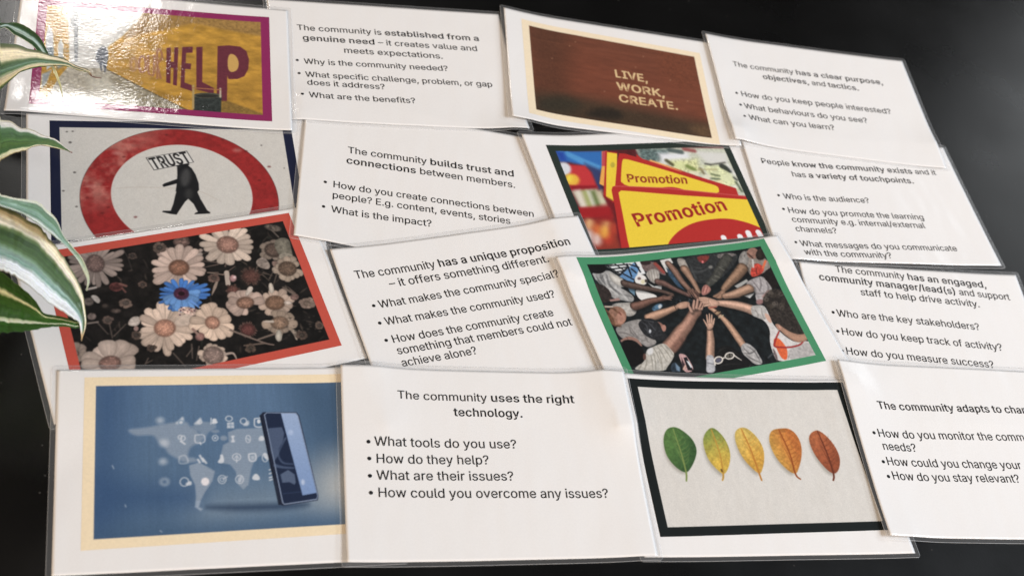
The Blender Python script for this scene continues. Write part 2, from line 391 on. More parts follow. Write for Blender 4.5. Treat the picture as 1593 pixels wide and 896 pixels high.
def layout(text, force_bold=False):
    """-> list of (char, bold, x) and the natural ink width; ** toggles bold"""
    out, x, bold, i = [], 0.0, bool(force_bold), 0
    while i < len(text):
        if text[i:i + 2] == '**':
            bold = not bold
            i += 2
            continue
        b = force_bold if force_bold else (1 if bold else 0)
        out.append((text[i], b, x))
        x += glyph(text[i], b)[0]
        i += 1
    return out, x


# =====================================================================
# print painter: fills a fine grid of ink colours, one value per vertex
# =====================================================================
class Noise:
    def __init__(self, seed):
        self.t = np.random.RandomState(seed).rand(64, 64)

    def __call__(self, x, y):
        xi = np.floor(x).astype(int)
        yi = np.floor(y).astype(int)
        fx = x - xi
        fy = y - yi
        fx = fx * fx * (3 - 2 * fx)
        fy = fy * fy * (3 - 2 * fy)
        t = self.t
        a = t[yi % 64, xi % 64]
        b = t[yi % 64, (xi + 1) % 64]
        c = t[(yi + 1) % 64, xi % 64]
        d = t[(yi + 1) % 64, (xi + 1) % 64]
        return (a * (1 - fx) + b * fx) * (1 - fy) + (c * (1 - fx) + d * fx) * fy

    def fbm(self, x, y):
        return (self(x, y) + 0.5 * self(2.1 * x + 7, 2.1 * y + 3) + 0.25 * self(4.3 * x + 1, 4.3 * y + 9)) / 1.75


class Canvas:
    W, H, CELL = 181.0, 125.0, 0.33

    def __init__(self, seed):
        self.nx = int(self.W / self.CELL) + 1
        self.ny = int(self.H / self.CELL) + 1
        self.x = np.linspace(0, self.W, self.nx)
        self.y = np.linspace(0, self.H, self.ny)
        self.rgb = np.zeros((self.ny, self.nx, 3))
        self.noise = Noise(seed)
        self.frame = None

    def win(self, x0, y0, x1, y1):
        i0, i1 = np.searchsorted(self.x, [x0, x1])
        j0, j1 = np.searchsorted(self.y, [y0, y1])
        if i1 <= i0 or j1 <= j0:
            return None
        X, Y = np.meshgrid(self.x[i0:i1], self.y[j0:j1])
        return (slice(j0, j1), slice(i0, i1)), X, Y

    def blend(self, sl, a, col, X, Y, n=0.0):
        col = np.asarray(col, float)
        if n:
            k = 1.0 + n * 2.6 * (self.noise.fbm(X * 0.6, Y * 0.6) - 0.5)
            col = col * k[..., None] if col.ndim > 1 else col[None, None, :] * k[..., None]
        self.rgb[sl] = self.rgb[sl] * (1 - a[..., None]) + col * a[..., None]

    @staticmethod
    def smooth(pts):
        p = np.asarray(pts)
        for _ in range(2):
            q = np.roll(p, -1, 0)
            p = np.stack([0.75 * p + 0.25 * q, 0.25 * p + 0.75 * q], 1).reshape(-1, 2)
        return p

    def sdf(self, loops, X, Y):
        inside = np.zeros(X.shape, bool)
        d2 = np.full(X.shape, 1e9)
        for p in loops:
            q = np.roll(p, -1, 0)
            for (ax, ay), (bx, by) in zip(p, q):
                ex, ey = bx - ax, by - ay
                L = ex * ex + ey * ey
                if L < 1e-9:
                    continue
                t = np.clip(((X - ax) * ex + (Y - ay) * ey) / L, 0, 1)
                d2 = np.minimum(d2, (X - ax - t * ex) ** 2 + (Y - ay - t * ey) ** 2)
                if ay != by:
                    c = ((ay > Y) != (by > Y)) & (X < ex * (Y - ay) / ey + ax)
                    inside ^= c
        d = np.sqrt(d2)
        return np.where(inside, -d, d)

    def grad(self, o, X, Y):
        c = np.array(o['c'], float)
        if o.get('c2') and o.get('ax'):
            (ax, ay), (bx, by) = np.array(o['ax'], float).reshape(2, 2) / 10.0
            L = (bx - ax) ** 2 + (by - ay) ** 2
            t = np.clip(((X - ax) * (bx - ax) + (Y - ay) * (by - ay)) / L, 0, 1)
            return c + (np.array(o['c2'], float) - c) * t[..., None]
        return c

    def poly(self, o):
        pts = np.array(o['pts'], float).reshape(-1, 2)
        if o.get('sm'):
            pts = self.smooth(pts)
        s = max(o.get('s', 0.35), 0.22)
        w = self.win(pts[:, 0].min() - 2 * s, pts[:, 1].min() - 2 * s, pts[:, 0].max() + 2 * s, pts[:, 1].max() + 2 * s)
        if w is None:
            return
        sl, X, Y = w
        d = self.sdf([pts], X, Y)
        a = np.clip(0.5 - d / (2 * s), 0, 1)
        a = a * a * (3 - 2 * a) * o.get('al', 1.0)
        col = self.grad(o, X, Y)
        ed = o.get('ed', 0)
        if ed:
            r = max(0.5, -d.min())
            k = 1 - ed * np.clip(1 + d / r, 0, 1) ** 2
            col = col * k[..., None]
        self.blend(sl, a, col, X, Y, o.get('n', 0))

    def stroke(self, o):
        pts = np.array(o['pts'], float).reshape(-1, 2)
        wd = np.array(o['w'], float)
        if len(wd) == 1:
            wd = np.repeat(wd, len(pts))
        if len(pts) > 2:
            # rounded path through the points
            t = np.arange(len(pts))
            tt = np.linspace(0, len(pts) - 1, (len(pts) - 1) * 4 + 1)
            i = np.clip(tt.astype(int), 0, len(pts) - 2)
            f = (tt - i)[:, None]
            p0 = pts[np.maximum(i - 1, 0)]
            p1 = pts[i]
            p2 = pts[i + 1]
            p3 = pts[np.minimum(i + 2, len(pts) - 1)]
            pts2 = 0.5 * (2 * p1 + (p2 - p0) * f + (2 * p0 - 5 * p1 + 4 * p2 - p3) * f ** 2 + (3 * p1 - p0 - 3 * p2 + p3) * f ** 3)
            wd = np.interp(tt, t, wd)
            pts = pts2
        s = max(o.get('s', 0.35), 0.2)
        m = wd.max() / 2 + 2 * s
        w = self.win(pts[:, 0].min() - m, pts[:, 1].min() - m, pts[:, 0].max() + m, pts[:, 1].max() + m)
        if w is None:
            return
        sl, X, Y = w
        d = np.full(X.shape, 1e9)
        rr = np.full(X.shape, 1.0)
        for k in range(len(pts) - 1):
            ax, ay = pts[k]
            ex, ey = pts[k + 1] - pts[k]
            L = ex * ex + ey * ey
            if L < 1e-9:
                continue
            t = np.clip(((X - ax) * ex + (Y - ay) * ey) / L, 0, 1)
            r = (wd[k] + (wd[k + 1] - wd[k]) * t) / 2
            dk = np.hypot(X - ax - t * ex, Y - ay - t * ey) - r
            better = dk < d
            d = np.where(better, dk, d)
            rr = np.where(better, r, rr)
        a = np.clip(0.5 - d / (2 * s), 0, 1) * o.get('al', 1.0)
        # very thin strokes keep their weight
        a = a * np.clip(rr * 2 / 0.3, 0.3, 1.0)
        col = np.array(o['c'], float)
        ed = o.get('ed', 0)
        if ed:
            k = 1 - ed * np.clip(1 + d / np.maximum(rr, 0.3), 0, 1) ** 2
            col = col[None, None, :] * k[..., None]
        self.blend(sl, a, col, X, Y, o.get('n', 0))

    def text(self, o):
        A, B, Hh = np.array(o['pts'], float).reshape(-1, 2)
        lay, wdt = layout(o['t'], force_bold=2)
        ex = (B - A) / (wdt - 40.0)
        ey = (Hh - A) / 509.0
        for ch, b, x in lay:
            loops = [np.array([A + ex * (p[0] + x) + ey * p[1] for p in l]) for l in glyph(ch, b)[3]]
            if not loops:
                continue
            allp = np.concatenate(loops)
            w = self.win(*(allp.min(0) - 0.6), *(allp.max(0) + 0.6))
            if w is None:
                continue
            sl, X, Y = w
            a = np.zeros(X.shape)
            outer = [i for i, l in enumerate(glyph(ch, b)[3]) if _signed(l) * SIGN < 0]
            for i in outer:               # pieces of a letter may overlap
                lo, hi = loops[i].min(0), loops[i].max(0)
                grp = [loops[i]] + [l for j, l in enumerate(loops) if j not in outer and (l.mean(0) > lo).all() and (l.mean(0) < hi).all()]
                d = self.sdf(grp, X, Y)
                a = np.maximum(a, np.clip(0.5 - d / (2 * max(o['s'], 0.2)), 0, 1))
            self.blend(sl, a, np.array(o['c'], float), X, Y, 0.06)

    def daisy(self, o):
        cx, cy = o['pts'][:2]
        R, Ry, rd, rdy = o['v']
        rs = random.Random(o['seed'])
        n = o['n']
        a0, a1 = o['a']
        full = a1 - a0 >= 359
        order = list(range(n))
        rs.shuffle(order)
        c = np.array(o['c'], float)
        for i in order:
            th = math.radians(a0 + (a1 - a0) * (i + rs.uniform(-.25, .25)) / (n if full else max(1, n - 1)))
            ln = 1 + rs.uniform(-o['j'] * 1.6, o['j'])
            L = ln * R
            Ly = ln * Ry
            half = math.pi * 1.12 / max(n, 6) * o['w'] * rs.uniform(.9, 1.15) * (360.0 / (a1 - a0) if False else 1.0)
            shade = rs.uniform(.82, 1.06)
            prof = [(0.22, .35), (.45, .75), (.70, 1.0), (.88, .92), (.97, .62), (1.0, .15)]
            up = [(r, h) for r, h in prof] + [(r, -h) for r, h in reversed(prof)]
            bend = rs.uniform(-.06, .06)
            poly = []
            for r, h in up:
                px = r
                py = h * half * .72 + bend * r * r
                ca, sa = math.cos(th), math.sin(th)
                qx = px * ca - py * sa
                qy = px * sa + py * ca
                poly.append((cx + qx * L, cy + qy * Ly))
            col = c * shade
            self.poly(dict(pts=poly, c=(c * shade * .55).tolist(), s=.5, al=.7))
            ins = [(cx + (x - cx) * .985, cy + (y - cy) * .985) for x, y in poly]
            self.poly(dict(pts=ins, c=col.tolist(), s=.4, n=.05, ed=.20))
            for s_ in (-.35, .3):
                p1 = (.3, s_ * half * .3)
                p2 = (.86, s_ * half * .6)
                q = []
                for px, py in (p1, p2):
                    ca, sa = math.cos(th), math.sin(th)
                    q += [cx + (px * ca - py * sa) * L, cy + (px * sa + py * ca) * Ly]
                self.stroke(dict(pts=q, w=[.5, .3], c=(col * .78).tolist(), s=.3, al=.55))
        cd = np.array(o['cd'], float)
        th = np.linspace(0, 2 * math.pi, 17)[:-1]
        self.poly(dict(pts=np.c_[cx + rd * 1.12 * np.cos(th), cy + rdy * 1.12 * np.sin(th)].ravel().tolist(), c=(cd * .62).tolist(), s=.7, al=.8))
        self.poly(dict(pts=np.c_[cx + rd * np.cos(th), cy + rdy * np.sin(th)].ravel().tolist(), c=cd.tolist(), s=.4, n=.12, ed=.35))
        for k in range(int(6 + rd * rdy * 1.3)):
            a = rs.uniform(0, 6.28)
            r = math.sqrt(rs.random()) * .95
            x, y = cx + rd * r * math.cos(a), cy + rdy * r * math.sin(a)
            kk = rs.choice([.7, .78, 1.18, 1.28])
            self.stroke(dict(pts=[x, y, x + .25, y + .15], w=[.7, .6], c=np.clip(cd * kk, 0, 255).tolist(), s=.25, al=.7))

    def run(self, ops):
        for o in ops:
            k = o['k']
            if k == 'fr':
                self.frame = o['c']
            elif k == 'bg':
                X, Y = np.meshgrid(self.x, self.y)
                sx, sy = o['ns']
                nn = self.noise.fbm(X / sx, Y / sy) - 0.5
                col = self.grad(o, X, Y)
                self.rgb[:] = col * (1 + 2 * o['n'] * nn[..., None] * 2)
            elif k == 'p':
                self.poly(o)
            elif k == 's':
                self.stroke(o)
            elif k == 't':
                self.text(o)
            elif k == 'd':
                self.daisy(o)
            elif k == 'ring':
                X, Y = np.meshgrid(self.x, self.y)
                do = np.hypot(X - o['o'][0], Y - o['o'][1]) - o['o'][2]
                di = np.hypot(X - o['i'][0], Y - o['i'][1]) - o['i'][2]
                a = np.clip(.5 - do / .6, 0, 1) * np.clip(.5 + di / .6, 0, 1)
                n = self.noise.fbm(X * .12, Y * .12)
                # sun-bleached paint on one side of the sign
                t = np.clip((n - .30) * 3, 0, 1) * np.clip((o['o'][0] - X) / 35, 0, 1) * np.clip((Y - 30) / 20, 0, 1)
                col = np.array(o['c'], float) + (np.array(o['c2'], float) - np.array(o['c'], float)) * t[..., None]
                col *= (0.86 + .28 * self.noise.fbm(X * .3 + 9, Y * .3))[..., None]
                self.rgb = self.rgb * (1 - a[..., None]) + col * a[..., None]
                e = np.clip(1 - np.abs(do) / .35, 0, 1) * .5
                self.rgb *= (1 - e[..., None])
            elif k == 'hat':
                X, Y = np.meshgrid(self.x, self.y)
                m = np.clip((self.rgb[..., 0] - 96) / 30, 0, 1) * (X < 125) * (Y > 30)
                s = .5 + .5 * np.sin(Y * 6.28 / 1.25)
                self.rgb *= (1 - o['al'] * m * s)[..., None]
        # printer softness and toner grain
        p = np.pad(self.rgb, ((1, 1), (1, 1), (0, 0)), mode='edge')
        self.rgb = (p[1:-1, 1:-1] * 4 + 2 * (p[:-2, 1:-1] + p[2:, 1:-1] + p[1:-1, :-2] + p[1:-1, 2:]) + p[:-2, :-2] + p[2:, 2:] + p[:-2, 2:] + p[2:, :-2]) / 16
        gr = np.random.RandomState(5).randn(self.ny, self.nx)
        gr = (gr + np.roll(gr, 1, 0) + np.roll(gr, 1, 1)) / 1.7
        self.rgb = self.rgb * (1 + 0.010 * gr[..., None]) + 0.8 * gr[..., None]
        if self.frame is not None:
            X, Y = np.meshgrid(self.x, self.y)
            d = np.minimum.reduce([X - 7, 174 - X, Y - 7, 118 - Y])
            a = np.clip(.5 - d / .5, 0, 1)[..., None]
            fc = np.array(self.frame, float)[None, None, :] * (1 + .04 * (self.noise.fbm(X * .8, Y * .8) - .5))[..., None]
            self.rgb = self.rgb * (1 - a) + fc * a
        grey = self.rgb @ np.array([.30, .59, .11])
        ink = grey[..., None] + (self.rgb - grey[..., None]) * 0.87
        return srgb(np.clip(ink, 0, 255)) * PRINT_GAIN


PRINT_GAIN = 1.0


def P(pts, c, **o):
    """filled outline; points in tenths of a millimetre"""
    return dict(o, k='p', pts=[q / 10.0 for q in pts], c=c)


def S(pts, w, c, **o):
    """brush stroke"""
    return dict(o, k='s', pts=[q / 10.0 for q in pts], w=w, c=c)


def D(pts, v, n, c, cd, seed, a, w=1.0, j=0.12):
    """daisy-like flower head"""
    return dict(k='d', pts=[q / 10.0 for q in pts], v=v, n=n, c=c, cd=cd, seed=seed, a=a, w=w, j=j)


def T(t, pts, c, s=0.2):
    """painted word"""
    return dict(k='t', t=t, pts=[q / 10.0 for q in pts], c=c, s=s)


def B(c, n, ns, c2=None, ax=None):
    """ground tone of a picture"""
    return dict(k='bg', c=c, n=n, ns=ns, c2=c2, ax=ax)


def F(c):
    """printed border"""
    return dict(k='fr', c=c)


def O(k, **o):
    return dict(o, k=k)


# =====================================================================
# the cards, laid down one after another from the bottom of the spread up
# =====================================================================
CARDS = [
{"id":"P_trust","label":"laminated picture card of a red ring road sign with a walking man holding TRUST","cen":[-0.3024,0.0415],"th":0.0934,"quad":[[-0.41387,0.10539],[-0.20478,0.12498],[-0.19098,-0.02238],[-0.40007,-0.04196]],"pq":[[16.48,141.0],[198.02,141.0],[198.02,16.0],[16.48,16.0]],"ops":[
F((20,27,58)),
B((206,203,196),.01,(3,3)),
O('ring',o=(91.19,46.01,71.35),i=(92.5,49.78,51.01),c=(156,36,36),c2=(182,100,90)),
P([155,1024,154,1020,151,1016,147,1014,143,1013,138,1014,134,1016,131,1020,131,1024,132,1028,134,1032,138,1034,143,1035,148,1034,152,1032,154,1028],(78,74,70),s=.4,al=.8),
P([179,719,178,716,176,713,172,711,168,710,164,711,160,713,158,716,157,719,158,723,161,726,164,728,168,728,172,728,176,726,178,723],(78,74,70),s=.4,al=.8),
P([97,538,96,535,94,532,91,531,87,530,84,531,81,533,79,535,78,538,79,541,81,544,84,545,88,546,91,545,94,544,96,541],(78,74,70),s=.4,al=.8),
P([184,386,183,383,181,380,178,379,174,378,171,379,168,380,166,383,165,386,166,389,168,391,171,393,175,394,178,393,181,391,183,389],(78,74,70),s=.4,al=.8),
P([130,1135,129,1132,127,1130,125,1128,121,1127,118,1128,116,1129,114,1132,113,1134,114,1137,116,1140,118,1141,122,1142,125,1141,127,1140,129,1138],(78,74,70),s=.4,al=.8),
P([171,1139,170,1137,169,1134,166,1133,163,1132,160,1132,157,1134,155,1136,155,1139,155,1142,157,1144,160,1146,163,1147,166,1146,169,1145,171,1142],(78,74,70),s=.4,al=.8),
P([1712,764,1711,762,1710,761,1708,760,1705,759,1703,760,1701,761,1700,762,1700,764,1701,766,1702,768,1704,769,1707,769,1709,769,1711,768,1712,766],(78,74,70),s=.4,al=.8),
P([1564,1007,1563,1005,1561,1003,1558,1002,1555,1001,1553,1002,1550,1003,1549,1005,1549,1007,1549,1010,1551,1012,1554,1013,1557,1014,1560,1013,1562,1012,1563,1010],(78,74,70),s=.4,al=.8),
P([1444,944,1442,940,1439,937,1435,934,1430,934,1424,934,1420,937,1418,940,1417,944,1419,948,1422,951,1426,953,1432,954,1437,954,1441,951,1443,948],(96,26,26),s=.8,al=.6),
P([1387,964,1385,960,1382,957,1377,955,1372,954,1367,955,1363,957,1361,960,1360,964,1361,968,1365,971,1369,974,1374,975,1379,974,1383,972,1386,968],(96,26,26),s=.8,al=.6),
P([363,321,362,317,360,314,356,312,351,311,347,312,343,314,340,317,339,321,340,324,343,327,347,329,352,330,356,329,360,327,363,324],(96,26,26),s=.8,al=.6),
P([405,376,404,372,402,369,398,367,393,367,388,367,385,369,382,373,381,376,382,380,385,383,389,385,394,385,398,385,402,382,405,379],(96,26,26),s=.8,al=.6),
P([1278,1067,1276,1063,1273,1060,1269,1057,1263,1057,1258,1057,1254,1060,1252,1063,1251,1067,1252,1071,1256,1074,1260,1077,1265,1077,1270,1077,1274,1075,1277,1071],(96,26,26),s=.8,al=.6),
P([858,1114,857,1110,854,1107,850,1104,845,1103,840,1104,836,1106,833,1110,832,1114,833,1118,836,1121,841,1123,846,1124,851,1123,855,1121,857,1118],(96,26,26),s=.8,al=.6),
P([1516,639,1515,635,1512,632,1507,630,1502,629,1497,630,1493,632,1490,635,1490,639,1491,643,1494,646,1499,648,1504,649,1509,648,1513,646,1516,643],(96,26,26),s=.8,al=.6),
P([534,877,533,873,530,870,526,868,521,867,517,868,513,870,510,873,509,877,510,881,513,884,517,886,522,887,527,886,531,884,533,881],(96,26,26),s=.8,al=.6),
P([589,280,588,277,586,274,582,272,577,271,572,272,568,274,566,277,565,281,566,284,569,287,573,289,578,290,582,289,586,287,589,284],(96,26,26),s=.8,al=.6),
P([261,471,260,467,258,464,254,462,249,462,245,462,241,465,238,468,237,471,238,475,241,478,245,480,250,480,254,480,258,478,261,475],(96,26,26),s=.8,al=.6),
P([1605,780,1604,776,1600,773,1596,771,1591,770,1586,771,1581,773,1579,776,1578,780,1580,784,1583,788,1588,790,1593,791,1598,790,1602,788,1604,784],(96,26,26),s=.8,al=.6),
P([1397,954,1394,946,1387,939,1376,935,1363,933,1351,935,1341,939,1334,946,1332,954,1336,961,1343,968,1354,973,1367,974,1379,973,1389,969,1396,962],(214,150,140),s=2,al=.5),
P([309,584,306,577,300,571,290,567,279,565,267,567,258,571,252,577,250,585,252,592,259,598,268,602,280,604,291,602,300,598,307,592],(214,150,140),s=2,al=.5),
P([498,917,496,909,489,903,479,898,467,897,455,898,446,902,439,909,437,917,440,924,447,931,457,935,468,937,480,935,490,931,496,925],(214,150,140),s=2,al=.5),
S([225,575,400,580],[.64],(205,120,105),s=.4,al=.6),
S([454,561,618,571,1006,542,1195,425],[.64],(190,180,168),s=.4,al=.7),
P([902,775,924,775,946,795,979,799,1008,763,1032,699,1048,611,1046,542,1030,519,947,494,876,528,889,611,899,699],(24,25,28)),
P([899,656,795,606,783,590,792,574,816,582,893,609],(24,25,28)),
P([882,533,1031,527,1048,455,1089,339,1110,318,1106,307,994,301,1004,316,1021,323,996,403,961,454,935,423,880,325,867,299,824,307,767,326,773,338,828,337,852,409,867,476],(24,25,28)),
P([893,787,946,807,992,811,994,799,952,775,907,775],(24,25,28)),
P([992,660,983,626,970,599,955,582,940,579,928,588,920,610,917,641,920,676,929,709,942,737,957,754,972,758,985,748,993,726,995,695],(84,84,84),s=2.5,al=.7),
P([996,504,993,484,986,468,976,457,965,454,954,457,946,468,941,485,940,504,944,523,951,539,961,550,972,554,982,550,991,539,996,523],(70,70,68),s=2.5,al=.6),
P([678,872,985,945,1030,825,731,741],(40,40,42),s=.2),
P([684,870,982,939,1024,827,734,747],(214,213,208),s=.2),
T('TRUST',[735,755,1013,827,694,862],(32,32,34))]},
{"id":"P_daisy","label":"laminated picture card of pale daisies round one blue flower in a coral red border","cen":[-0.2894,-0.0701],"th":0.2832,"quad":[[-0.41163,-0.02924],[-0.20595,0.0295],[-0.16685,-0.10948],[-0.37158,-0.16861]],"pq":[[18.88,142.43],[194.86,143.6],[195.13,15.13],[16.61,13.33]],"ops":[
F((205,78,62)),
B((26,22,20),.35,(5,5),c2=(20,18,17),ax=[293,1340,1048,612]),
S([599,1249,578,1242,574,1232],[.62,1.2,.31],(58,50,45),s=.5,al=.8),
S([420,25,433,12,453,-3],[.54,.79,.27],(72,62,55),s=.5,al=.8),
S([330,1136,365,1147,390,1160],[.6,.9,.3],(72,62,55),s=.5,al=.8),
S([562,481,561,521,573,557],[.57,1.15,.29],(72,62,55),s=.5,al=.8),
S([1251,490,1262,463,1257,439],[.6,1.37,.3],(58,50,45),s=.5,al=.8),
S([1610,-79,1632,-85,1642,-89],[.59,1.11,.29],(72,62,55),s=.5,al=.8),
S([753,475,736,472,727,467],[.58,1.3,.29],(72,62,55),s=.5,al=.8),
S([216,797,240,792,258,788],[.57,.82,.29],(40,44,38),s=.5,al=.8),
S([1439,1128,1464,1142,1496,1154],[.65,1.1,.33],(40,44,38),s=.5,al=.8),
S([1469,719,1449,740,1416,764],[.63,1.34,.31],(58,50,45),s=.5,al=.8),
S([520,555,526,565,539,573],[.57,.74,.29],(46,42,38),s=.5,al=.8),
S([829,1232,838,1235,864,1235],[.63,1.01,.31],(72,62,55),s=.5,al=.8),
S([1682,-5,1650,-20,1611,-33],[.6,.8,.3],(84,72,64),s=.5,al=.8),
S([1009,0,1008,-17,992,-31],[.56,.94,.28],(84,72,64),s=.5,al=.8),
S([207,1423,222,1384,221,1349],[.61,1.2,.31],(72,62,55),s=.5,al=.8),
S([937,1014,941,1021,961,1025],[.62,.91,.31],(58,50,45),s=.5,al=.8),
S([1409,1001,1426,989,1449,976],[.64,.83,.32],(46,42,38),s=.5,al=.8),
S([1651,721,1678,716,1706,711],[.64,.99,.32],(46,42,38),s=.5,al=.8),
S([946,1280,936,1271,914,1266],[.64,1.19,.32],(40,44,38),s=.5,al=.8),
S([187,1108,183,1090,182,1071],[.59,.93,.3],(46,42,38),s=.5,al=.8),
S([508,133,499,122,494,110],[.55,1.31,.27],(84,72,64),s=.5,al=.8),
S([1110,117,1115,142,1123,168],[.58,1.39,.29],(58,50,45),s=.5,al=.8),
S([913,-42,921,-62,920,-78],[.56,1.15,.28],(40,44,38),s=.5,al=.8),
S([1508,397,1498,428,1494,459],[.61,1.06,.31],(72,62,55),s=.5,al=.8),
S([810,99,791,74,787,45],[.56,1.33,.28],(46,42,38),s=.5,al=.8),
S([160,121,160,131,155,143],[.53,.98,.27],(46,42,38),s=.5,al=.8),
S([925,718,904,698,868,681],[.6,.76,.3],(46,42,38),s=.5,al=.8),
S([1816,967,1841,1002,1863,1037],[.66,1.55,.33],(46,42,38),s=.5,al=.8),
S([363,468,348,436,320,409],[.56,1.01,.28],(40,44,38),s=.5,al=.8),
S([150,487,164,465,175,443],[.55,.79,.28],(72,62,55),s=.5,al=.8),
S([609,274,607,276,593,281],[.56,.76,.28],(72,62,55),s=.5,al=.8),
S([1064,720,1078,739,1083,760],[.61,1.41,.3],(46,42,38),s=.5,al=.8),
S([911,1223,943,1237,974,1252],[.63,1.13,.32],(72,62,55),s=.5,al=.8),
S([1483,43,1509,20,1531,-2],[.59,1.42,.29],(46,42,38),s=.5,al=.8),
S([1044,1129,1023,1143,1013,1155],[.63,.91,.32],(46,42,38),s=.5,al=.8),
S([989,801,952,821,932,837],[.61,1,.31],(46,42,38),s=.5,al=.8),
S([1027,572,1030,599,1032,626],[.6,1.06,.3],(58,50,45),s=.5,al=.8),
S([661,1041,669,1000,670,961],[.61,1.23,.3],(58,50,45),s=.5,al=.8),
S([482,110,458,109,420,110],[.55,1.03,.27],(72,62,55),s=.5,al=.8),
S([794,438,777,430,765,421],[.58,1.21,.29],(84,72,64),s=.5,al=.8),
S([418,1319,426,1285,442,1249],[.62,1.49,.31],(46,42,38),s=.5,al=.8),
S([322,310,314,347,309,383],[.55,1.33,.28],(58,50,45),s=.5,al=.8),
S([331,499,322,483,309,468],[.56,1.07,.28],(58,50,45),s=.5,al=.8),
S([1588,1060,1551,1034,1528,1005],[.65,1.3,.33],(58,50,45),s=.5,al=.8),
S([906,474,930,482,965,488],[.59,1.09,.29],(58,50,45),s=.5,al=.8),
S([1784,803,1809,834,1819,868],[.65,1,.32],(40,44,38),s=.5,al=.8),
S([1025,972,1001,949,973,926],[.62,1.55,.31],(84,72,64),s=.5,al=.8),
S([1725,539,1691,522,1659,505],[.63,1.25,.31],(72,62,55),s=.5,al=.8),
S([383,156,359,155,339,153],[.55,.95,.27],(72,62,55),s=.5,al=.8),
S([112,752,81,748,47,745],[.57,.93,.28],(72,62,55),s=.5,al=.8),
S([291,1080,293,1036,285,994],[.59,.85,.3],(84,72,64),s=.5,al=.8),
S([539,962,555,964,566,967],[.6,1.16,.3],(84,72,64),s=.5,al=.8),
S([1909,712,1890,719,1883,723],[.65,1.58,.32],(58,50,45),s=.5,al=.8),
S([271,1065,300,1082,316,1103],[.59,1.26,.3],(84,72,64),s=.5,al=.8),
S([1301,261,1336,265,1369,269],[.59,1.26,.3],(58,50,45),s=.5,al=.8),
S([1329,404,1316,407,1303,410],[.6,.8,.3],(72,62,55),s=.5,al=.8),
S([251,220,251,198,240,178],[.54,.9,.27],(72,62,55),s=.5,al=.8),
S([764,727,790,713,822,699],[.6,1.33,.3],(58,50,45),s=.5,al=.8),
S([323,1288,318,1297,312,1306],[.61,1.12,.3],(46,42,38),s=.5,al=.8),
S([1474,930,1500,969,1532,1006],[.64,.94,.32],(40,44,38),s=.5,al=.8),
S([1114,1005,1076,1006,1045,1005],[.63,1.29,.31],(72,62,55),s=.5,al=.8),
S([1631,261,1655,247,1677,234],[.61,1.37,.3],(72,62,55),s=.5,al=.8),
S([1001,153,977,154,940,157],[.57,1.36,.29],(58,50,45),s=.5,al=.8),
S([1580,188,1580,219,1582,249],[.6,1.47,.3],(84,72,64),s=.5,al=.8),
S([1889,852,1914,838,1931,826],[.66,.85,.33],(84,72,64),s=.5,al=.8),
S([1328,727,1314,741,1313,751],[.62,1.54,.31],(72,62,55),s=.5,al=.8),
S([1539,417,1566,411,1602,402],[.61,1.5,.31],(84,72,64),s=.5,al=.8),
S([1461,-224,1484,-233,1512,-242],[.57,1.35,.29],(46,42,38),s=.5,al=.8),
S([1269,42,1255,23,1245,3],[.58,.85,.29],(84,72,64),s=.5,al=.8),
S([1093,1205,1075,1211,1049,1219],[.64,1.43,.32],(84,72,64),s=.5,al=.8),
S([1340,571,1349,558,1343,549],[.61,.98,.31],(40,44,38),s=.5,al=.8),
S([1449,592,1440,624,1422,658],[.62,.94,.31],(72,62,55),s=.5,al=.8),
S([684,1256,662,1241,635,1227],[.62,1.02,.31],(46,42,38),s=.5,al=.8),
S([1622,0,1613,26,1597,54],[.59,1.4,.3],(72,62,55),s=.5,al=.8),
S([1084,1127,1061,1108,1049,1085],[.63,.99,.32],(46,42,38),s=.5,al=.8),
S([1751,984,1771,984,1789,985],[.66,.95,.33],(84,72,64),s=.5,al=.8),
S([1326,246,1363,238,1391,233],[.59,1.34,.3],(58,50,45),s=.5,al=.8),
S([1360,833,1350,855,1327,880],[.63,1.56,.32],(84,72,64),s=.5,al=.8),
S([273,375,284,368,290,363],[.55,1.37,.28],(46,42,38),s=.5,al=.8),
S([62,231,55,262,60,291],[.54,.8,.27],(40,44,38),s=.5,al=.8),
S([309,752,289,765,271,778],[.58,1.01,.29],(72,62,55),s=.5,al=.8),
S([24,221,23,202,30,181],[.53,1.05,.27],(72,62,55),s=.5,al=.8),
S([364,532,358,515,338,501],[.57,.84,.28],(58,50,45),s=.5,al=.8),
S([520,10,517,0,519,-12],[.54,1.15,.27],(46,42,38),s=.5,al=.8),
S([610,592,638,601,677,607],[.58,1.45,.29],(40,44,38),s=.5,al=.8),
S([1213,732,1231,726,1267,717],[.62,1.38,.31],(40,44,38),s=.5,al=.8),
S([1400,586,1400,571,1417,553],[.62,.83,.31],(84,72,64),s=.5,al=.8),
S([294,479,319,459,340,439],[.56,1.12,.28],(46,42,38),s=.5,al=.8),
S([1559,1174,1527,1163,1491,1154],[.66,.94,.33],(46,42,38),s=.5,al=.8),
S([1237,906,1238,938,1251,968],[.63,1.06,.31],(72,62,55),s=.5,al=.8),
S([1244,436,1281,438,1314,442],[.6,1.48,.3],(72,62,55),s=.5,al=.8),
S([217,1256,193,1279,169,1302],[.6,.84,.3],(40,44,38),s=.5,al=.8),
S([1607,273,1622,271,1633,270],[.61,.8,.3],(46,42,38),s=.5,al=.8),
S([1374,-66,1391,-90,1420,-118],[.58,.85,.29],(84,72,64),s=.5,al=.8),
S([1249,808,1270,819,1281,831],[.62,1.19,.31],(40,44,38),s=.5,al=.8),
S([1598,1101,1600,1063,1622,1022],[.66,1.26,.33],(58,50,45),s=.5,al=.8),
S([1447,-44,1467,-60,1476,-73],[.58,1.3,.29],(58,50,45),s=.5,al=.8),
S([204,1187,196,1206,199,1222],[.6,1.43,.3],(46,42,38),s=.5,al=.8),
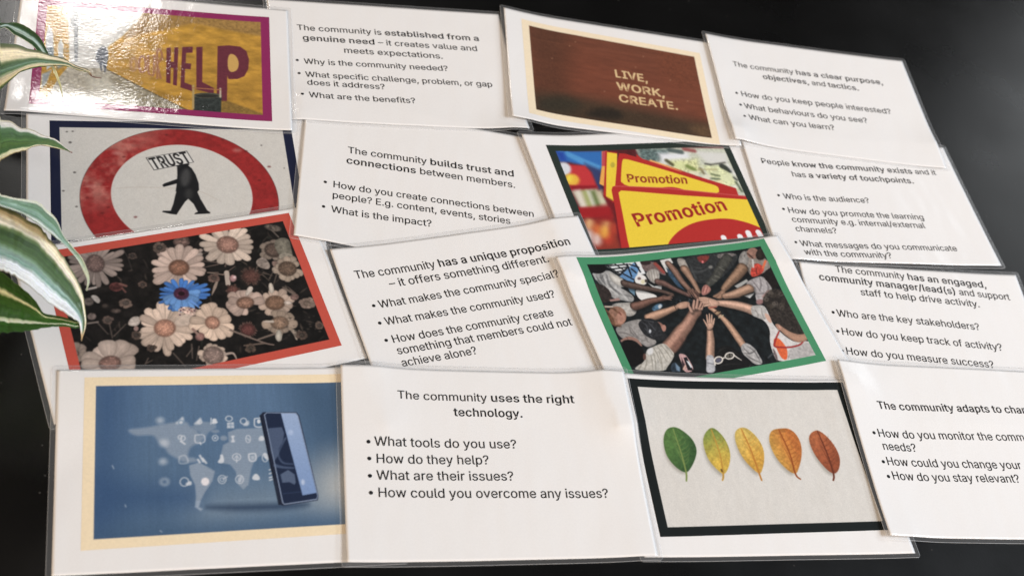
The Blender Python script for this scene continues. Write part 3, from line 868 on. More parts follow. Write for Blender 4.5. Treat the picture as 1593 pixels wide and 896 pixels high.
S([1508,-271,1517,-274,1525,-277],[.57,1.09,.29],(72,62,55),s=.5,al=.8),
S([172,721,163,709,153,697],[.57,1.1,.28],(46,42,38),s=.5,al=.8),
S([1472,1124,1466,1118,1444,1116],[.65,1.24,.33],(58,50,45),s=.5,al=.8),
S([907,344,919,318,927,293],[.58,.78,.29],(84,72,64),s=.5,al=.8),
S([1953,871,1971,900,1979,932],[.66,1.32,.33],(40,44,38),s=.5,al=.8),
S([1972,874,1949,856,1929,837],[.66,1.64,.33],(84,72,64),s=.5,al=.8),
S([1832,242,1850,233,1876,221],[.62,1.22,.31],(46,42,38),s=.5,al=.8),
S([1038,407,1034,449,1037,489],[.59,.97,.29],(46,42,38),s=.5,al=.8),
S([644,913,640,886,643,858],[.6,1.4,.3],(72,62,55),s=.5,al=.8),
S([473,1285,461,1243,461,1198],[.62,.84,.31],(46,42,38),s=.5,al=.8),
S([2098,1044,2140,1033,2167,1026],[.68,1.43,.34],(58,50,45),s=.5,al=.8),
S([257,162,232,147,216,130],[.54,.97,.27],(40,44,38),s=.5,al=.8),
S([1454,769,1468,744,1494,717],[.63,1.11,.32],(58,50,45),s=.5,al=.8),
S([865,1096,873,1107,863,1122],[.62,1.05,.31],(46,42,38),s=.5,al=.8),
S([613,391,632,387,648,383],[.57,1.06,.28],(40,44,38),s=.5,al=.8),
S([1783,475,1787,500,1794,525],[.63,1.2,.31],(58,50,45),s=.5,al=.8),
S([1580,1056,1591,1043,1595,1032],[.65,1.44,.33],(40,44,38),s=.5,al=.8),
S([1733,664,1736,703,1724,745],[.64,1.38,.32],(40,44,38),s=.5,al=.8),
S([1558,668,1540,651,1514,635],[.63,1.13,.31],(58,50,45),s=.5,al=.8),
S([1190,-25,1169,-5,1155,12],[.57,.95,.29],(40,44,38),s=.5,al=.8),
S([33,272,22,297,9,323],[.54,1.19,.27],(46,42,38),s=.5,al=.8),
S([459,660,485,666,499,675],[.58,.81,.29],(84,72,64),s=.5,al=.8),
S([1846,1132,1855,1171,1850,1213],[.67,1.47,.34],(40,44,38),s=.5,al=.8),
S([455,931,470,902,470,877],[.59,1.47,.3],(84,72,64),s=.5,al=.8),
S([877,443,890,420,894,398],[.58,.98,.29],(40,44,38),s=.5,al=.8),
S([866,227,878,263,899,297],[.57,1.16,.29],(40,44,38),s=.5,al=.8),
S([345,506,344,496,349,485],[.56,.74,.28],(84,72,64),s=.5,al=.8),
S([1413,68,1422,34,1429,1],[.59,.94,.29],(40,44,38),s=.5,al=.8),
S([286,1377,253,1370,230,1361],[.61,1.38,.31],(46,42,38),s=.5,al=.8),
S([145,600,147,590,148,580],[.56,.83,.28],(46,42,38),s=.5,al=.8),
S([1786,371,1774,355,1759,340],[.62,1.33,.31],(40,44,38),s=.5,al=.8),
S([1786,620,1777,634,1777,647],[.64,.84,.32],(72,62,55),s=.5,al=.8),
S([1650,-174,1668,-191,1696,-211],[.58,.91,.29],(58,50,45),s=.5,al=.8),
S([963,734,992,709,1010,688],[.61,1.31,.3],(58,50,45),s=.5,al=.8),
S([1451,154,1413,147,1387,136],[.59,.77,.3],(58,50,45),s=.5,al=.8),
S([1165,471,1185,479,1210,486],[.6,1.17,.3],(40,44,38),s=.5,al=.8),
S([450,490,449,479,443,469],[.57,.95,.28],(40,44,38),s=.5,al=.8),
S([1195,103,1201,115,1197,131],[.58,1.4,.29],(84,72,64),s=.5,al=.8),
S([1712,107,1690,94,1664,81],[.6,.9,.3],(46,42,38),s=.5,al=.8),
S([1634,348,1647,335,1659,323],[.61,1.29,.31],(58,50,45),s=.5,al=.8),
S([1413,1230,1399,1212,1400,1192],[.66,1.03,.33],(46,42,38),s=.5,al=.8),
S([750,577,747,563,740,550],[.59,.85,.29],(72,62,55),s=.5,al=.8),
S([793,69,778,45,752,25],[.56,1.04,.28],(46,42,38),s=.5,al=.8),
S([358,97,359,68,371,36],[.54,1.04,.27],(46,42,38),s=.5,al=.8),
S([1846,631,1829,661,1812,692],[.64,1.46,.32],(84,72,64),s=.5,al=.8),
S([911,835,943,846,966,860],[.61,1.13,.3],(58,50,45),s=.5,al=.8),
S([640,1226,631,1261,623,1296],[.62,1.15,.31],(84,72,64),s=.5,al=.8),
S([2009,975,1980,957,1958,938],[.67,.84,.33],(84,72,64),s=.5,al=.8),
S([607,112,601,137,600,160],[.55,1.12,.28],(58,50,45),s=.5,al=.8),
S([876,1088,846,1087,821,1085],[.62,1.04,.31],(72,62,55),s=.5,al=.8),
S([379,498,379,528,388,555],[.56,1.29,.28],(84,72,64),s=.5,al=.8),
S([127,774,113,741,111,704],[.57,.75,.28],(58,50,45),s=.5,al=.8),
S([542,1182,560,1074,563,962],[.8],(66,60,56),al=.7),
D([334,1076],(20.29,21.16,5.75,7.38),24,(166,147,137),(128,102,95),1,(0,360),1),
D([876,1090],(10.64,11.23,.71,.94),8,(173,148,137),(120,100,90),2,(180,360),1.3),
P([1021,1131,1011,1111,993,1096,970,1088,946,1089,923,1098,907,1114,898,1135,898,1157,908,1177,926,1192,949,1200,974,1199,996,1190,1013,1174,1022,1153],(112,88,80),n=.4,ed=.4),
S([938,1086,996,1025,1073,1037],[3.27],(168,148,138),ed=.3),
P([961,1033,1016,1045,1076,1022,1082,987,1017,964,964,985],(172,156,146),n=.15,ed=.3,sm=1),
D([884,916],(20.73,19.65,6.68,6.58),19,(223,194,178),(152,106,84),3,(0,360),1.1),
P([473,836,466,822,453,812,437,807,419,808,402,815,389,827,381,842,381,857,388,871,400,882,417,887,435,886,452,879,465,867,473,852],(86,46,44),n=.5),
S([459,867,495,840],[1.93],(120,80,72)),
S([464,829,480,790],[1.38],(110,70,64)),
S([1165,902,1056,940],[1.14,.65],(118,98,88),al=.8),
S([1160,884,1055,879],[1.14,.65],(118,98,88),al=.8),
S([1186,897,1125,978],[1.15,.65],(118,98,88),al=.8),
S([1204,855,1233,906],[1.14,.65],(118,98,88),al=.8),
S([1140,813,1064,830],[1.13,.65],(118,98,88),al=.8),
S([1170,787,1274,840],[1.13,.65],(118,98,88),al=.8),
D([1276,1047],(21.37,19.6,7.32,7.46),18,(227,204,185),(170,126,110),5,(0,360),1.12),
D([1589,925],(11.19,10.1,6.12,6.35),11,(155,137,122),(98,80,70),6,(0,360),1.3),
P([1643,1022,1700,1030,1736,992,1723,915,1713,819,1634,817,1610,891,1606,980],(124,118,104),n=.2,ed=.25,sm=1),
P([1607,881,1701,881,1729,796,1695,765,1617,811],(140,132,118),n=.2,sm=1),
P([1432,862,1500,886,1527,821,1518,766,1480,765,1430,805],(142,128,118),n=.25,sm=1),
P([1547,836,1602,814,1576,753,1538,781],(120,98,88),n=.25,sm=1),
D([1639,737],(10.75,12.23,6.23,6.21),13,(176,156,137),(112,90,74),7,(20,330),1.3),
D([1360,730],(7.6,8.29,5.65,5.53),26,(109,81,71),(110,68,60),8,(0,360),.6),
P([1292,798,1379,835,1434,766,1424,655,1320,632,1269,690],(70,52,46),s=1.2,n=.5,al=.35,sm=1),
S([1200,800,1183,700],[3.65],(180,164,150)),
P([1256,734,1251,722,1242,713,1232,709,1221,708,1212,713,1205,722,1202,734,1203,746,1209,758,1217,767,1228,772,1239,772,1248,767,1255,758,1258,747],(192,146,144),n=.2,ed=.4),
P([1254,745,1252,740,1249,737,1245,735,1241,735,1238,737,1235,740,1234,744,1235,749,1237,754,1240,757,1244,759,1248,759,1251,758,1254,754,1255,750],(226,196,196),s=.8),
S([1126,760,1086,695,1047,631],[1.61,2.41,.48],(150,130,116)),
S([1071,829,1170,787],[.97],(130,112,100)),
D([1202,640],(5.33,5.4,3.41,3.6),12,(101,73,64),(112,72,64),9,(0,360),.8),
P([1578,1171,1649,1171,1707,1129,1703,1089,1626,1095],(92,82,74),s=1,n=.4,sm=1),
S([1632,1114,1663,1037],[1.21],(96,86,78)),
S([1457,741,1513,700],[1.32,.49],(96,84,74),al=.8),
S([1484,678,1534,743],[1.31,.49],(96,84,74),al=.8),
S([1445,725,1479,661],[1.31,.49],(96,84,74),al=.8),
S([1562,585,1631,513],[1.31,.49],(96,84,74),al=.8),
S([1579,591,1588,523],[1.31,.49],(96,84,74),al=.8),
S([1545,703,1496,619],[1.32,.5],(96,84,74),al=.8),
S([1430,805,1400,754],[1.32,.5],(96,84,74),al=.8),
S([244,587,293,473],[1.03,.74],(100,86,78),al=.85),
S([322,594,314,433],[1.04,.74],(100,86,78),al=.85),
S([327,447,425,526],[1.02,.73],(100,86,78),al=.85),
S([672,218,723,96],[1.03,.74],(100,86,78),al=.85),
S([807,261,784,148],[1.04,.75],(100,86,78),al=.85),
S([750,173,805,227],[1.03,.74],(100,86,78),al=.85),
S([482,183,525,197],[1.01,.72],(100,86,78),al=.85),
S([503,219,473,177],[1.02,.73],(100,86,78),al=.85),
S([851,232,806,125],[1.05,.75],(100,86,78),al=.85),
P([243,814,283,813,307,764,286,729,260,766],(182,172,164),n=.15,sm=1),
S([234,869,296,873],[1.97],(168,156,148)),
P([250,633,245,622,237,615,227,611,215,611,205,616,197,624,193,635,193,647,197,657,205,665,216,669,227,669,238,664,246,655,250,645],(116,100,94),n=.4),
S([184,589,250,586],[1.47],(126,112,104)),
P([258,757,253,745,244,736,232,731,220,731,208,737,199,747,194,759,194,772,199,785,209,794,220,799,233,799,245,793,254,783,259,771],(104,92,86),s=.8,n=.3),
P([416,641,412,635,404,630,393,629,380,630,368,635,359,641,353,649,352,656,356,663,364,667,375,669,388,667,400,663,410,656,415,649],(78,66,60),s=1,n=.4),
P([342,703,339,697,333,692,326,690,319,690,312,694,306,699,303,705,303,712,306,718,311,722,318,724,326,724,333,721,338,716,341,709],(70,60,54),s=1),
D([69,370],(7.6,8.79,1.27,1.6),9,(158,139,125),(120,100,92),21,(0,360),1.4),
D([257,240],(19.81,17.87,6.52,5.56),13,(214,190,174),(150,112,100),10,(0,360),1.45),
P([431,524,470,576,524,572,527,527,498,491,453,498],(206,190,178),n=.15,ed=.2,sm=1),
P([497,470,494,462,489,456,483,453,476,453,471,456,466,462,464,469,465,478,468,485,473,491,479,494,486,494,491,491,496,485,498,478],(150,120,112)),
D([666,433],(20.12,22.04,6.71,6.73),21,(244,214,191),(208,150,124),11,(0,360),1.25),
P([751,508,865,516,886,432,833,418,743,423],(200,180,164),s=.6,n=.1,al=.8,sm=1),
D([845,687],(18.8,14.13,4.56,4.42),22,(72,134,224),(92,44,70),12,(0,360),.85),
D([844,696],(14.52,15.47,4.56,4.42),13,(112,168,240),(92,44,70),13,(190,350),.8),
P([869,686,865,679,859,674,850,672,841,673,833,676,826,682,823,689,823,697,827,704,833,709,841,711,851,710,859,707,865,701,869,694],(36,14,24),s=.6),
S([889,677,884,664,874,654,862,646,848,643,834,644,821,650,810,659,803,670,799,684,800,697,806,710,815,721,827,728,841,731,856,730,869,725,880,716,887,704,890,691,889,677],[1.25],(70,36,60),s=.5),
S([891,617,936,544],[2.34,.93],(100,150,225)),
P([779,564,847,583,932,527,930,492,872,488,812,529],(206,176,160),s=.5,n=.5,sm=1),
P([901,527,900,525,898,523,896,522,894,522,892,523,890,525,889,527,889,530,890,532,892,533,894,534,897,534,899,533,901,531,901,529],(80,50,70),s=.4),
P([827,543,826,541,824,539,822,539,820,539,817,540,816,541,815,544,815,546,816,548,818,550,820,551,823,550,825,549,826,548,827,545],(214,180,166),s=.4),
P([878,534,877,532,875,531,873,530,871,530,868,531,867,533,866,535,866,537,867,539,869,541,871,542,874,542,876,541,878,539,878,537],(150,104,96),s=.4),
P([811,549,810,547,808,546,806,545,803,545,801,546,799,548,799,550,799,552,800,554,801,556,804,557,806,557,808,556,810,554,811,552],(80,50,70),s=.4),
P([902,505,901,503,899,502,897,501,894,501,892,502,890,504,890,506,890,508,891,510,893,512,895,513,897,513,899,512,901,510,902,508],(214,180,166),s=.4),
P([871,538,870,535,869,534,866,533,864,533,862,534,860,536,859,538,859,540,860,543,862,544,864,545,867,545,869,544,871,542,871,540],(226,196,178),s=.4),
P([915,540,914,538,913,537,910,536,908,536,906,537,904,539,903,541,903,543,904,545,906,547,909,548,911,548,913,547,915,545,916,543],(80,50,70),s=.4),
P([883,524,882,522,880,521,878,520,876,520,874,521,872,523,871,525,871,527,872,529,874,531,876,532,879,532,881,531,883,529,883,527],(150,104,96),s=.4),
P([795,534,794,532,792,531,790,530,787,530,785,531,783,533,783,535,783,537,784,539,786,541,788,542,790,542,792,541,794,539,795,537],(226,196,178),s=.4),
P([923,501,922,499,920,497,918,496,915,496,913,497,912,499,911,501,911,504,912,506,914,507,916,508,919,508,921,507,922,505,923,503],(150,104,96),s=.4),
P([947,546,946,544,944,542,942,541,939,541,937,542,936,544,935,546,935,549,936,551,938,552,940,553,942,553,945,552,946,550,947,548],(214,180,166),s=.4),
P([835,561,834,558,832,557,830,556,827,556,825,557,824,559,823,561,823,563,824,566,826,567,828,568,830,568,833,567,834,565,835,563],(226,196,178),s=.4),
P([798,516,797,514,795,512,793,511,790,511,788,512,786,514,786,516,786,519,787,521,788,522,791,523,793,523,795,522,797,520,798,518],(80,50,70),s=.4),
P([866,500,865,497,863,496,861,495,858,495,856,496,855,498,854,500,854,502,855,505,857,506,859,507,861,507,864,506,865,504,866,502],(226,196,178),s=.4),
P([889,541,888,539,886,537,884,536,882,537,880,538,878,539,877,542,877,544,878,546,880,548,882,548,885,548,887,547,889,546,889,543],(214,180,166),s=.4),
P([822,574,821,572,819,570,817,569,815,569,813,570,811,572,810,574,810,577,811,579,813,581,815,581,818,581,820,580,821,578,822,576],(80,50,70),s=.4),
P([831,555,830,553,828,551,826,550,823,550,821,551,819,553,819,555,819,558,820,560,822,561,824,562,826,562,828,561,830,559,831,557],(80,50,70),s=.4),
P([795,538,794,536,792,535,790,534,788,534,786,535,784,537,783,539,783,541,784,543,786,545,788,546,791,546,793,545,795,543,795,541],(214,180,166),s=.4),
P([918,512,917,510,915,509,913,508,911,508,909,509,907,511,906,513,906,515,907,517,909,519,911,520,914,520,916,519,918,517,918,515],(150,104,96),s=.4),
P([883,554,882,552,880,550,878,549,875,550,873,551,871,552,871,555,871,557,872,559,874,561,876,561,878,561,880,560,882,559,883,556],(80,50,70),s=.4),
P([847,518,846,516,844,514,842,513,839,513,837,514,835,516,835,518,835,521,836,523,838,524,840,525,842,525,844,524,846,522,847,520],(214,180,166),s=.4),
P([855,534,854,532,853,531,850,530,848,530,846,531,844,533,843,535,843,537,844,539,846,541,849,542,851,542,853,541,855,539,856,537],(214,180,166),s=.4),
P([869,498,868,495,866,494,864,493,861,493,859,494,857,496,857,498,857,500,858,503,860,504,862,505,864,505,866,504,868,502,869,500],(214,180,166),s=.4),
P([870,544,869,542,868,540,865,539,863,539,861,540,859,542,858,544,858,547,859,549,861,550,864,551,866,551,868,550,870,548,871,546],(80,50,70),s=.4),
P([919,504,918,502,916,500,914,500,912,500,909,501,908,502,907,505,907,507,908,509,910,511,912,512,915,511,917,510,918,509,919,506],(226,196,178),s=.4),
P([855,531,854,529,852,527,850,526,848,526,845,527,844,529,843,531,843,534,844,536,846,537,848,538,851,538,853,537,854,535,855,533],(150,104,96),s=.4),
D([1461,465],(13.31,13.43,6.62,5.91),15,(210,182,162),(138,104,82),14,(0,360),1.3),
P([1462,642,1496,643,1487,552,1446,552],(214,200,184),n=.1,ed=.3,sm=1),
P([1516,461,1569,463,1585,427,1535,425],(208,190,176),n=.1,ed=.3,sm=1),
D([1256,514],(12.76,12.43,5.81,4.79),11,(212,182,166),(154,114,94),15,(0,250),1.2),
P([1313,648,1346,645,1347,612,1289,565,1271,579],(212,196,182),n=.1,ed=.3,sm=1),
D([1442,290],(11.73,11.34,5.97,5.23),13,(178,155,135),(152,122,100),16,(180,450),1.4),
P([1381,205,1419,245,1435,201,1414,144,1385,134,1372,164],(196,186,170),n=.1,ed=.35,sm=1),
S([1337,327,1396,313],[.78,2.35],(186,172,158)),
P([1491,214,1542,210,1524,117,1507,122,1508,174],(140,126,112),n=.2,sm=1),
S([1554,190,1554,132],[1.89,.79],(120,106,96)),
D([989,402],(15.01,16.28,4.68,5.14),14,(239,208,183),(194,142,118),17,(0,360),1.3),
D([1211,287],(6.41,6.86,4.6,4.8),30,(149,107,96),(108,62,58),18,(0,360),.5),
S([1093,311,1201,223,1295,148,1348,121],[1.69,1.38,1.38,.92],(122,104,94)),
S([1257,190,1382,209],[1.38,1.69],(116,100,90)),
S([1148,165,1281,150],[1.06,1.52],(106,90,80)),
P([908,300,902,288,892,278,880,273,867,274,856,279,847,289,843,302,844,316,850,328,860,337,872,342,885,342,896,336,905,327,909,314],(164,118,110),n=.2,ed=.4),
S([846,380,868,331],[1.97],(150,120,108)),
D([925,136],(10.11,10.02,6.47,6.9),15,(227,200,179),(152,128,118),19,(0,360),1.3),
S([1003,126,1058,121,1068,59],[2.24,1.65,.6],(170,150,138)),
D([1683,408],(6.21,5.42,2.19,1.99),10,(158,133,118),(130,110,96),20,(0,360),1.4),
P([1645,476,1639,465,1629,457,1617,453,1605,454,1593,459,1585,467,1581,478,1583,490,1589,501,1598,509,1611,513,1623,512,1635,507,1643,499,1646,487],(126,98,90),n=.3,ed=.3),
S([1554,583,1616,512],[.82,2.12],(112,96,86)),
S([1592,583,1624,515],[.49,1.64],(100,84,76)),
P([1539,197,1537,194,1534,192,1531,191,1527,191,1524,192,1522,195,1521,198,1521,201,1523,204,1525,206,1529,207,1532,207,1536,205,1538,203,1539,200],(58,52,48),s=.6,al=.8),
P([1541,240,1540,239,1538,238,1535,238,1532,238,1529,239,1527,241,1526,242,1525,244,1526,245,1529,246,1531,246,1534,246,1537,245,1540,243,1541,242],(92,80,72),s=.6,al=.8),
P([1594,209,1593,208,1590,207,1586,207,1582,208,1579,209,1576,211,1574,213,1574,214,1575,216,1578,216,1581,217,1585,216,1589,215,1592,213,1594,211],(70,60,54),s=.6,al=.8),
P([1633,189,1631,186,1628,184,1623,183,1619,183,1615,185,1612,188,1610,191,1611,194,1612,197,1616,199,1620,200,1624,199,1628,198,1631,195,1633,192],(58,52,48),s=.6,al=.8),
P([1717,238,1716,236,1714,235,1712,235,1709,235,1706,236,1704,238,1703,240,1703,241,1704,243,1706,244,1709,244,1712,244,1714,243,1716,241,1717,240],(92,80,72),s=.6,al=.8),
P([1557,149,1555,146,1552,145,1548,144,1544,144,1540,146,1537,148,1536,151,1536,154,1538,157,1541,158,1544,159,1549,159,1552,157,1555,155,1557,152],(92,80,72),s=.6,al=.8),
P([1483,173,1482,171,1480,170,1477,170,1474,170,1472,171,1470,173,1468,174,1468,176,1469,178,1471,179,1474,179,1477,179,1480,178,1482,176,1483,175],(58,52,48),s=.6,al=.8),
P([1492,246,1491,244,1490,243,1488,243,1486,243,1484,243,1482,245,1482,247,1482,249,1483,250,1484,251,1487,252,1489,252,1491,251,1492,250,1493,248],(92,80,72),s=.6,al=.8),
P([1482,288,1480,286,1478,284,1476,283,1473,283,1471,284,1469,286,1469,288,1469,291,1470,294,1472,296,1475,297,1478,297,1480,296,1481,294,1482,291],(70,60,54),s=.6,al=.8),
P([1487,244,1486,242,1484,241,1482,241,1479,242,1476,243,1474,244,1473,246,1473,247,1474,249,1476,250,1478,250,1481,250,1484,249,1486,247,1487,246],(58,52,48),s=.6,al=.8),
P([1703,287,1702,286,1700,285,1697,285,1694,285,1691,286,1689,288,1688,289,1688,291,1689,292,1691,293,1694,294,1697,293,1700,292,1702,291,1703,289],(58,52,48),s=.6,al=.8),
P([1654,205,1653,204,1651,203,1647,203,1644,203,1640,205,1638,206,1636,208,1636,210,1637,211,1640,212,1643,212,1646,212,1650,211,1652,209,1654,207],(92,80,72),s=.6,al=.8),
P([1658,225,1656,224,1654,223,1650,223,1646,224,1642,225,1639,227,1638,228,1637,230,1639,231,1641,232,1645,232,1649,232,1653,230,1656,229,1657,227],(92,80,72),s=.6,al=.8),
P([1739,193,1738,190,1735,189,1731,188,1727,188,1724,190,1721,192,1719,195,1720,198,1721,200,1724,202,1728,203,1732,202,1735,201,1738,198,1739,196],(92,80,72),s=.6,al=.8),
P([1536,308,1534,305,1531,303,1528,302,1524,302,1520,303,1518,306,1517,309,1517,312,1519,315,1522,317,1525,318,1529,318,1532,317,1535,314,1536,311],(70,60,54),s=.6,al=.8),
P([1665,287,1664,285,1662,284,1661,283,1659,284,1657,284,1656,286,1656,287,1656,289,1657,290,1658,291,1660,292,1662,292,1663,291,1664,290,1665,288],(92,80,72),s=.6,al=.8),
P([1680,177,1679,175,1677,173,1674,172,1672,173,1669,174,1668,175,1667,178,1667,180,1668,182,1670,184,1673,184,1676,184,1678,183,1680,181,1681,179],(70,60,54),s=.6,al=.8),
P([1707,149,1705,147,1702,145,1698,144,1694,145,1690,146,1687,149,1686,152,1686,155,1687,157,1691,159,1695,160,1699,159,1703,158,1706,155,1707,152],(70,60,54),s=.6,al=.8),
P([1475,247,1474,245,1472,243,1470,242,1467,243,1465,244,1464,245,1463,247,1463,250,1464,252,1466,253,1468,254,1471,254,1473,253,1475,251,1476,249],(92,80,72),s=.6,al=.8),
P([1526,166,1525,164,1523,162,1519,162,1516,162,1513,163,1511,165,1509,168,1510,170,1511,173,1513,174,1517,175,1520,175,1523,173,1525,171,1527,169],(92,80,72),s=.6,al=.8),
D([463,699],(4.48,4.61,1.79,1.92),9,(134,111,98),(89,78,71),666,(0,360),1.1),
D([317,584],(3.76,3.85,1.51,1.6),9,(116,95,85),(77,67,61),665,(0,360),1.1),
D([470,421],(3.78,3.8,1.51,1.58),9,(101,83,73),(67,58,53),732,(0,360),1.1),
D([606,826],(3.26,3.39,1.3,1.41),9,(109,87,77),(72,61,56),664,(0,360),1.1),
D([1185,134],(3.95,3.84,1.58,1.6),9,(103,85,73),(68,60,53),930,(0,360),1.1),
D([1563,152],(4.09,3.96,1.64,1.65),9,(97,79,69),(64,56,50),990,(0,360),1.1),
D([1709,202],(3.46,3.36,1.38,1.4),9,(116,95,83),(77,67,60),1002,(0,360),1.1),
D([1457,39],(3.35,3.22,1.34,1.34),9,(92,75,66),(61,53,47),1000,(0,360),1.1),
D([1100,772],(4.07,4.17,1.63,1.74),9,(124,97,87),(82,68,62),765,(0,360),1.1),
D([794,1123],(4.72,5,1.89,2.08),9,(109,91,81),(72,64,58),633,(0,360),1.1),
D([594,1088],(3.31,3.51,1.32,1.46),9,(88,73,66),(58,51,47),604,(0,360),1.1),
D([544,294],(3.14,3.12,1.26,1.3),9,(94,77,68),(62,54,49),776,(0,360),1.1)]},
{"id":"T_trust","label":"laminated text card reading builds trust and connections between members","cen":[-0.105,0.0599],"th":-0.1042,"quad":[[-0.20182,0.14866],[0.00545,0.11837],[-0.00978,-0.03132],[-0.21672,-0.00183]],"lines":[["h","The community **builds trust and**",[36.4,94.4],[173.8,100.9],None,None],["h","**connections** between members.",[35.8,83.1],[174.2,88.6],None,None],["b","How do you create connections between",[26.5,55.3],[188.8,60.7],[20.3,58.9],None],["c","people? E.g. content, events, stories",[26.6,44.3],[168.8,49.0],None,None],["b","What is the impact?",[26.7,29.6],[105.0,32.5],[20.5,33.5],None]]},
{"id":"P_promo","label":"laminated picture card of red and yellow Promotion shelf signs in a dark border","cen":[0.0918,0.0657],"th":0.1627,"quad":[[-0.02378,0.12175],[0.18344,0.15577],[0.20742,0.00972],[0.0002,-0.0243]],"pq":[[18.92,136.08],[193.95,133.28],[188.1,16.1],[18.13,15.45]],"ops":[
F((38,50,44)),
B((90,30,34),.08,(4,4)),
P([65,1189,516,1178,474,1007,401,926,291,1008,155,1053,67,1058],(44,110,190),s=2.5),
P([79,1189,175,1184,441,1000,407,944,256,1038],(74,150,215),s=2),
P([69,1180,150,1176,136,1063,77,1066],(34,72,170),s=3),
P([300,1036,425,953,355,722,309,744,317,903],(52,62,110),s=3.5),
P([146,1025,292,1012,326,930,327,752,66,733,80,889],(204,48,52),s=2),
P([147,969,132,939,108,915,80,900,52,895,28,903,11,921,4,947,8,977,23,1006,46,1031,74,1047,102,1051,127,1044,144,1025,151,999],(214,216,222),s=2),
P([185,845,171,819,150,798,124,785,97,781,74,788,57,804,50,827,54,853,67,879,88,901,114,914,141,918,165,911,181,895,188,872],(236,180,50),s=2.4),
P([125,868,118,854,108,842,96,835,84,833,74,836,67,845,64,857,67,871,73,885,83,896,95,904,108,906,118,902,125,894,127,882],(240,214,60),s=3),
P([77,787,322,780,318,725,71,723],(150,22,34),s=2),
P([71,723,308,739,357,527,100,519],(196,186,160),s=3),
P([106,730,153,736,152,543,99,538],(225,215,200),s=3.5,al=.9),
P([172,725,218,731,218,538,164,533],(150,160,80),s=3.5,al=.9),
P([215,722,263,728,262,534,208,529],(225,224,214),s=3.5,al=.9),
P([245,720,292,726,291,532,237,527],(92,110,52),s=3.5,al=.9),
P([304,716,351,722,350,527,295,522],(210,206,170),s=3.5,al=.9),
P([67,531,357,527,353,426,54,423],(200,34,36),s=2.5),
P([74,397,357,439,314,50,66,53],(150,50,36),s=4),
P([153,346,142,323,126,303,108,290,91,287,76,293,67,308,65,329,70,354,81,378,97,397,115,410,132,414,147,407,156,392,158,371],(230,180,120),s=4,al=.85),
P([201,277,190,253,174,234,156,221,138,218,124,224,115,239,113,260,118,284,129,308,145,328,163,341,181,344,195,338,204,323,206,302],(220,110,50),s=4,al=.85),
P([303,312,291,288,275,268,257,255,239,252,225,258,216,273,214,294,219,319,230,343,246,363,265,376,282,379,297,373,306,358,308,336],(214,150,90),s=4,al=.85),
P([166,172,155,148,139,129,121,117,104,114,89,120,81,135,78,156,83,180,94,204,110,223,128,235,145,239,160,233,169,218,171,196],(230,206,196),s=4,al=.85),
P([277,183,266,159,250,140,231,128,214,124,200,131,191,146,189,167,194,191,205,215,221,234,239,247,257,250,271,244,280,229,282,208],(200,60,40),s=4,al=.85),
P([264,250,252,226,236,206,218,194,201,190,186,197,177,212,175,233,180,257,191,281,207,301,226,313,243,317,258,311,267,296,269,274],(240,170,60),s=4,al=.85),
P([111,220,100,197,84,177,66,165,49,162,35,168,26,183,24,204,29,228,40,252,55,271,73,284,91,287,105,281,114,266,116,245],(220,200,190),s=4,al=.85),
P([366,284,354,260,338,240,320,228,302,224,287,231,279,246,276,267,281,292,293,316,309,336,328,348,345,352,360,345,369,330,371,309],(190,60,40),s=4,al=.85),
P([401,569,367,416,335,375,53,442,64,528],(160,24,30),s=3.5,al=.8),
P([839,1212,1784,1149,1780,545,1599,588,1169,822,850,1016],(196,200,180),s=1.5,n=.1),
P([867,1201,1172,1167,1140,1079,968,1009,832,1056],(92,112,110),s=4,n=.3),
P([1049,1123,1345,1119,1345,1029,1040,1006],(226,228,232),s=4),
P([1427,1135,1743,1090,1706,950,1496,981],(214,214,208),s=3),
P([1098,1032,1415,1035,1385,868,1149,902],(206,210,150),s=4,n=.2),
P([1435,955,1669,942,1705,749,1698,620,1482,724],(214,220,170),s=2,n=.15),
S([1098,1032,1137,981],[4],(70,66,40),s=1.2,al=.85),
S([1283,953,1334,911],[4.49],(110,130,60),s=1.2,al=.85),
S([1538,959,1682,976],[1.46],(60,58,48),s=1.2,al=.85),
S([1475,972,1521,958],[1.82],(44,44,40),s=1.2,al=.85),
S([1639,933,1696,880],[6.43],(30,36,34),s=1.2,al=.85),
S([1493,842,1561,818],[2],(76,90,60),s=1.2,al=.85),
S([1458,794,1546,779],[1.99],(66,84,66),s=1.2,al=.85),
S([1404,917,1414,856],[2.35],(110,96,60),s=1.2,al=.85),
S([1706,729,1723,619],[2.38],(70,84,60),s=1.2,al=.85),
S([1704,789,1726,758],[2.02],(40,44,40),s=1.2,al=.85),
S([1327,1160,1419,1135],[4.54],(150,70,70),s=1.2,al=.85),
S([1383,908,1566,897],[1.26],(170,160,110),s=1.2,al=.85),
S([1176,1157,1281,1127],[5.39],(70,84,84),s=1.2,al=.85),
S([1702,940,1736,827],[2.77],(226,226,220),s=1.2,al=.85),
P([1362,850,1352,834,1336,822,1317,814,1297,812,1280,816,1267,826,1262,840,1264,856,1273,871,1289,883,1308,891,1328,893,1345,889,1358,879,1364,865],(226,224,190),s=2,al=.8),
P([1470,804,1462,791,1449,780,1433,774,1416,772,1401,776,1391,784,1386,796,1388,809,1396,821,1409,832,1425,838,1442,840,1457,836,1467,828,1472,817],(232,226,200),s=2,al=.8),
P([1695,790,1685,774,1669,762,1649,754,1629,752,1611,756,1598,766,1592,780,1595,796,1605,811,1621,824,1640,832,1661,834,1679,830,1692,820,1698,806],(220,226,180),s=2,al=.8),
P([1254,964,1245,949,1230,937,1211,929,1191,927,1173,931,1161,940,1155,954,1157,970,1167,985,1182,998,1201,1006,1221,1008,1238,1004,1251,994,1257,980],(218,226,160),s=2,al=.8),
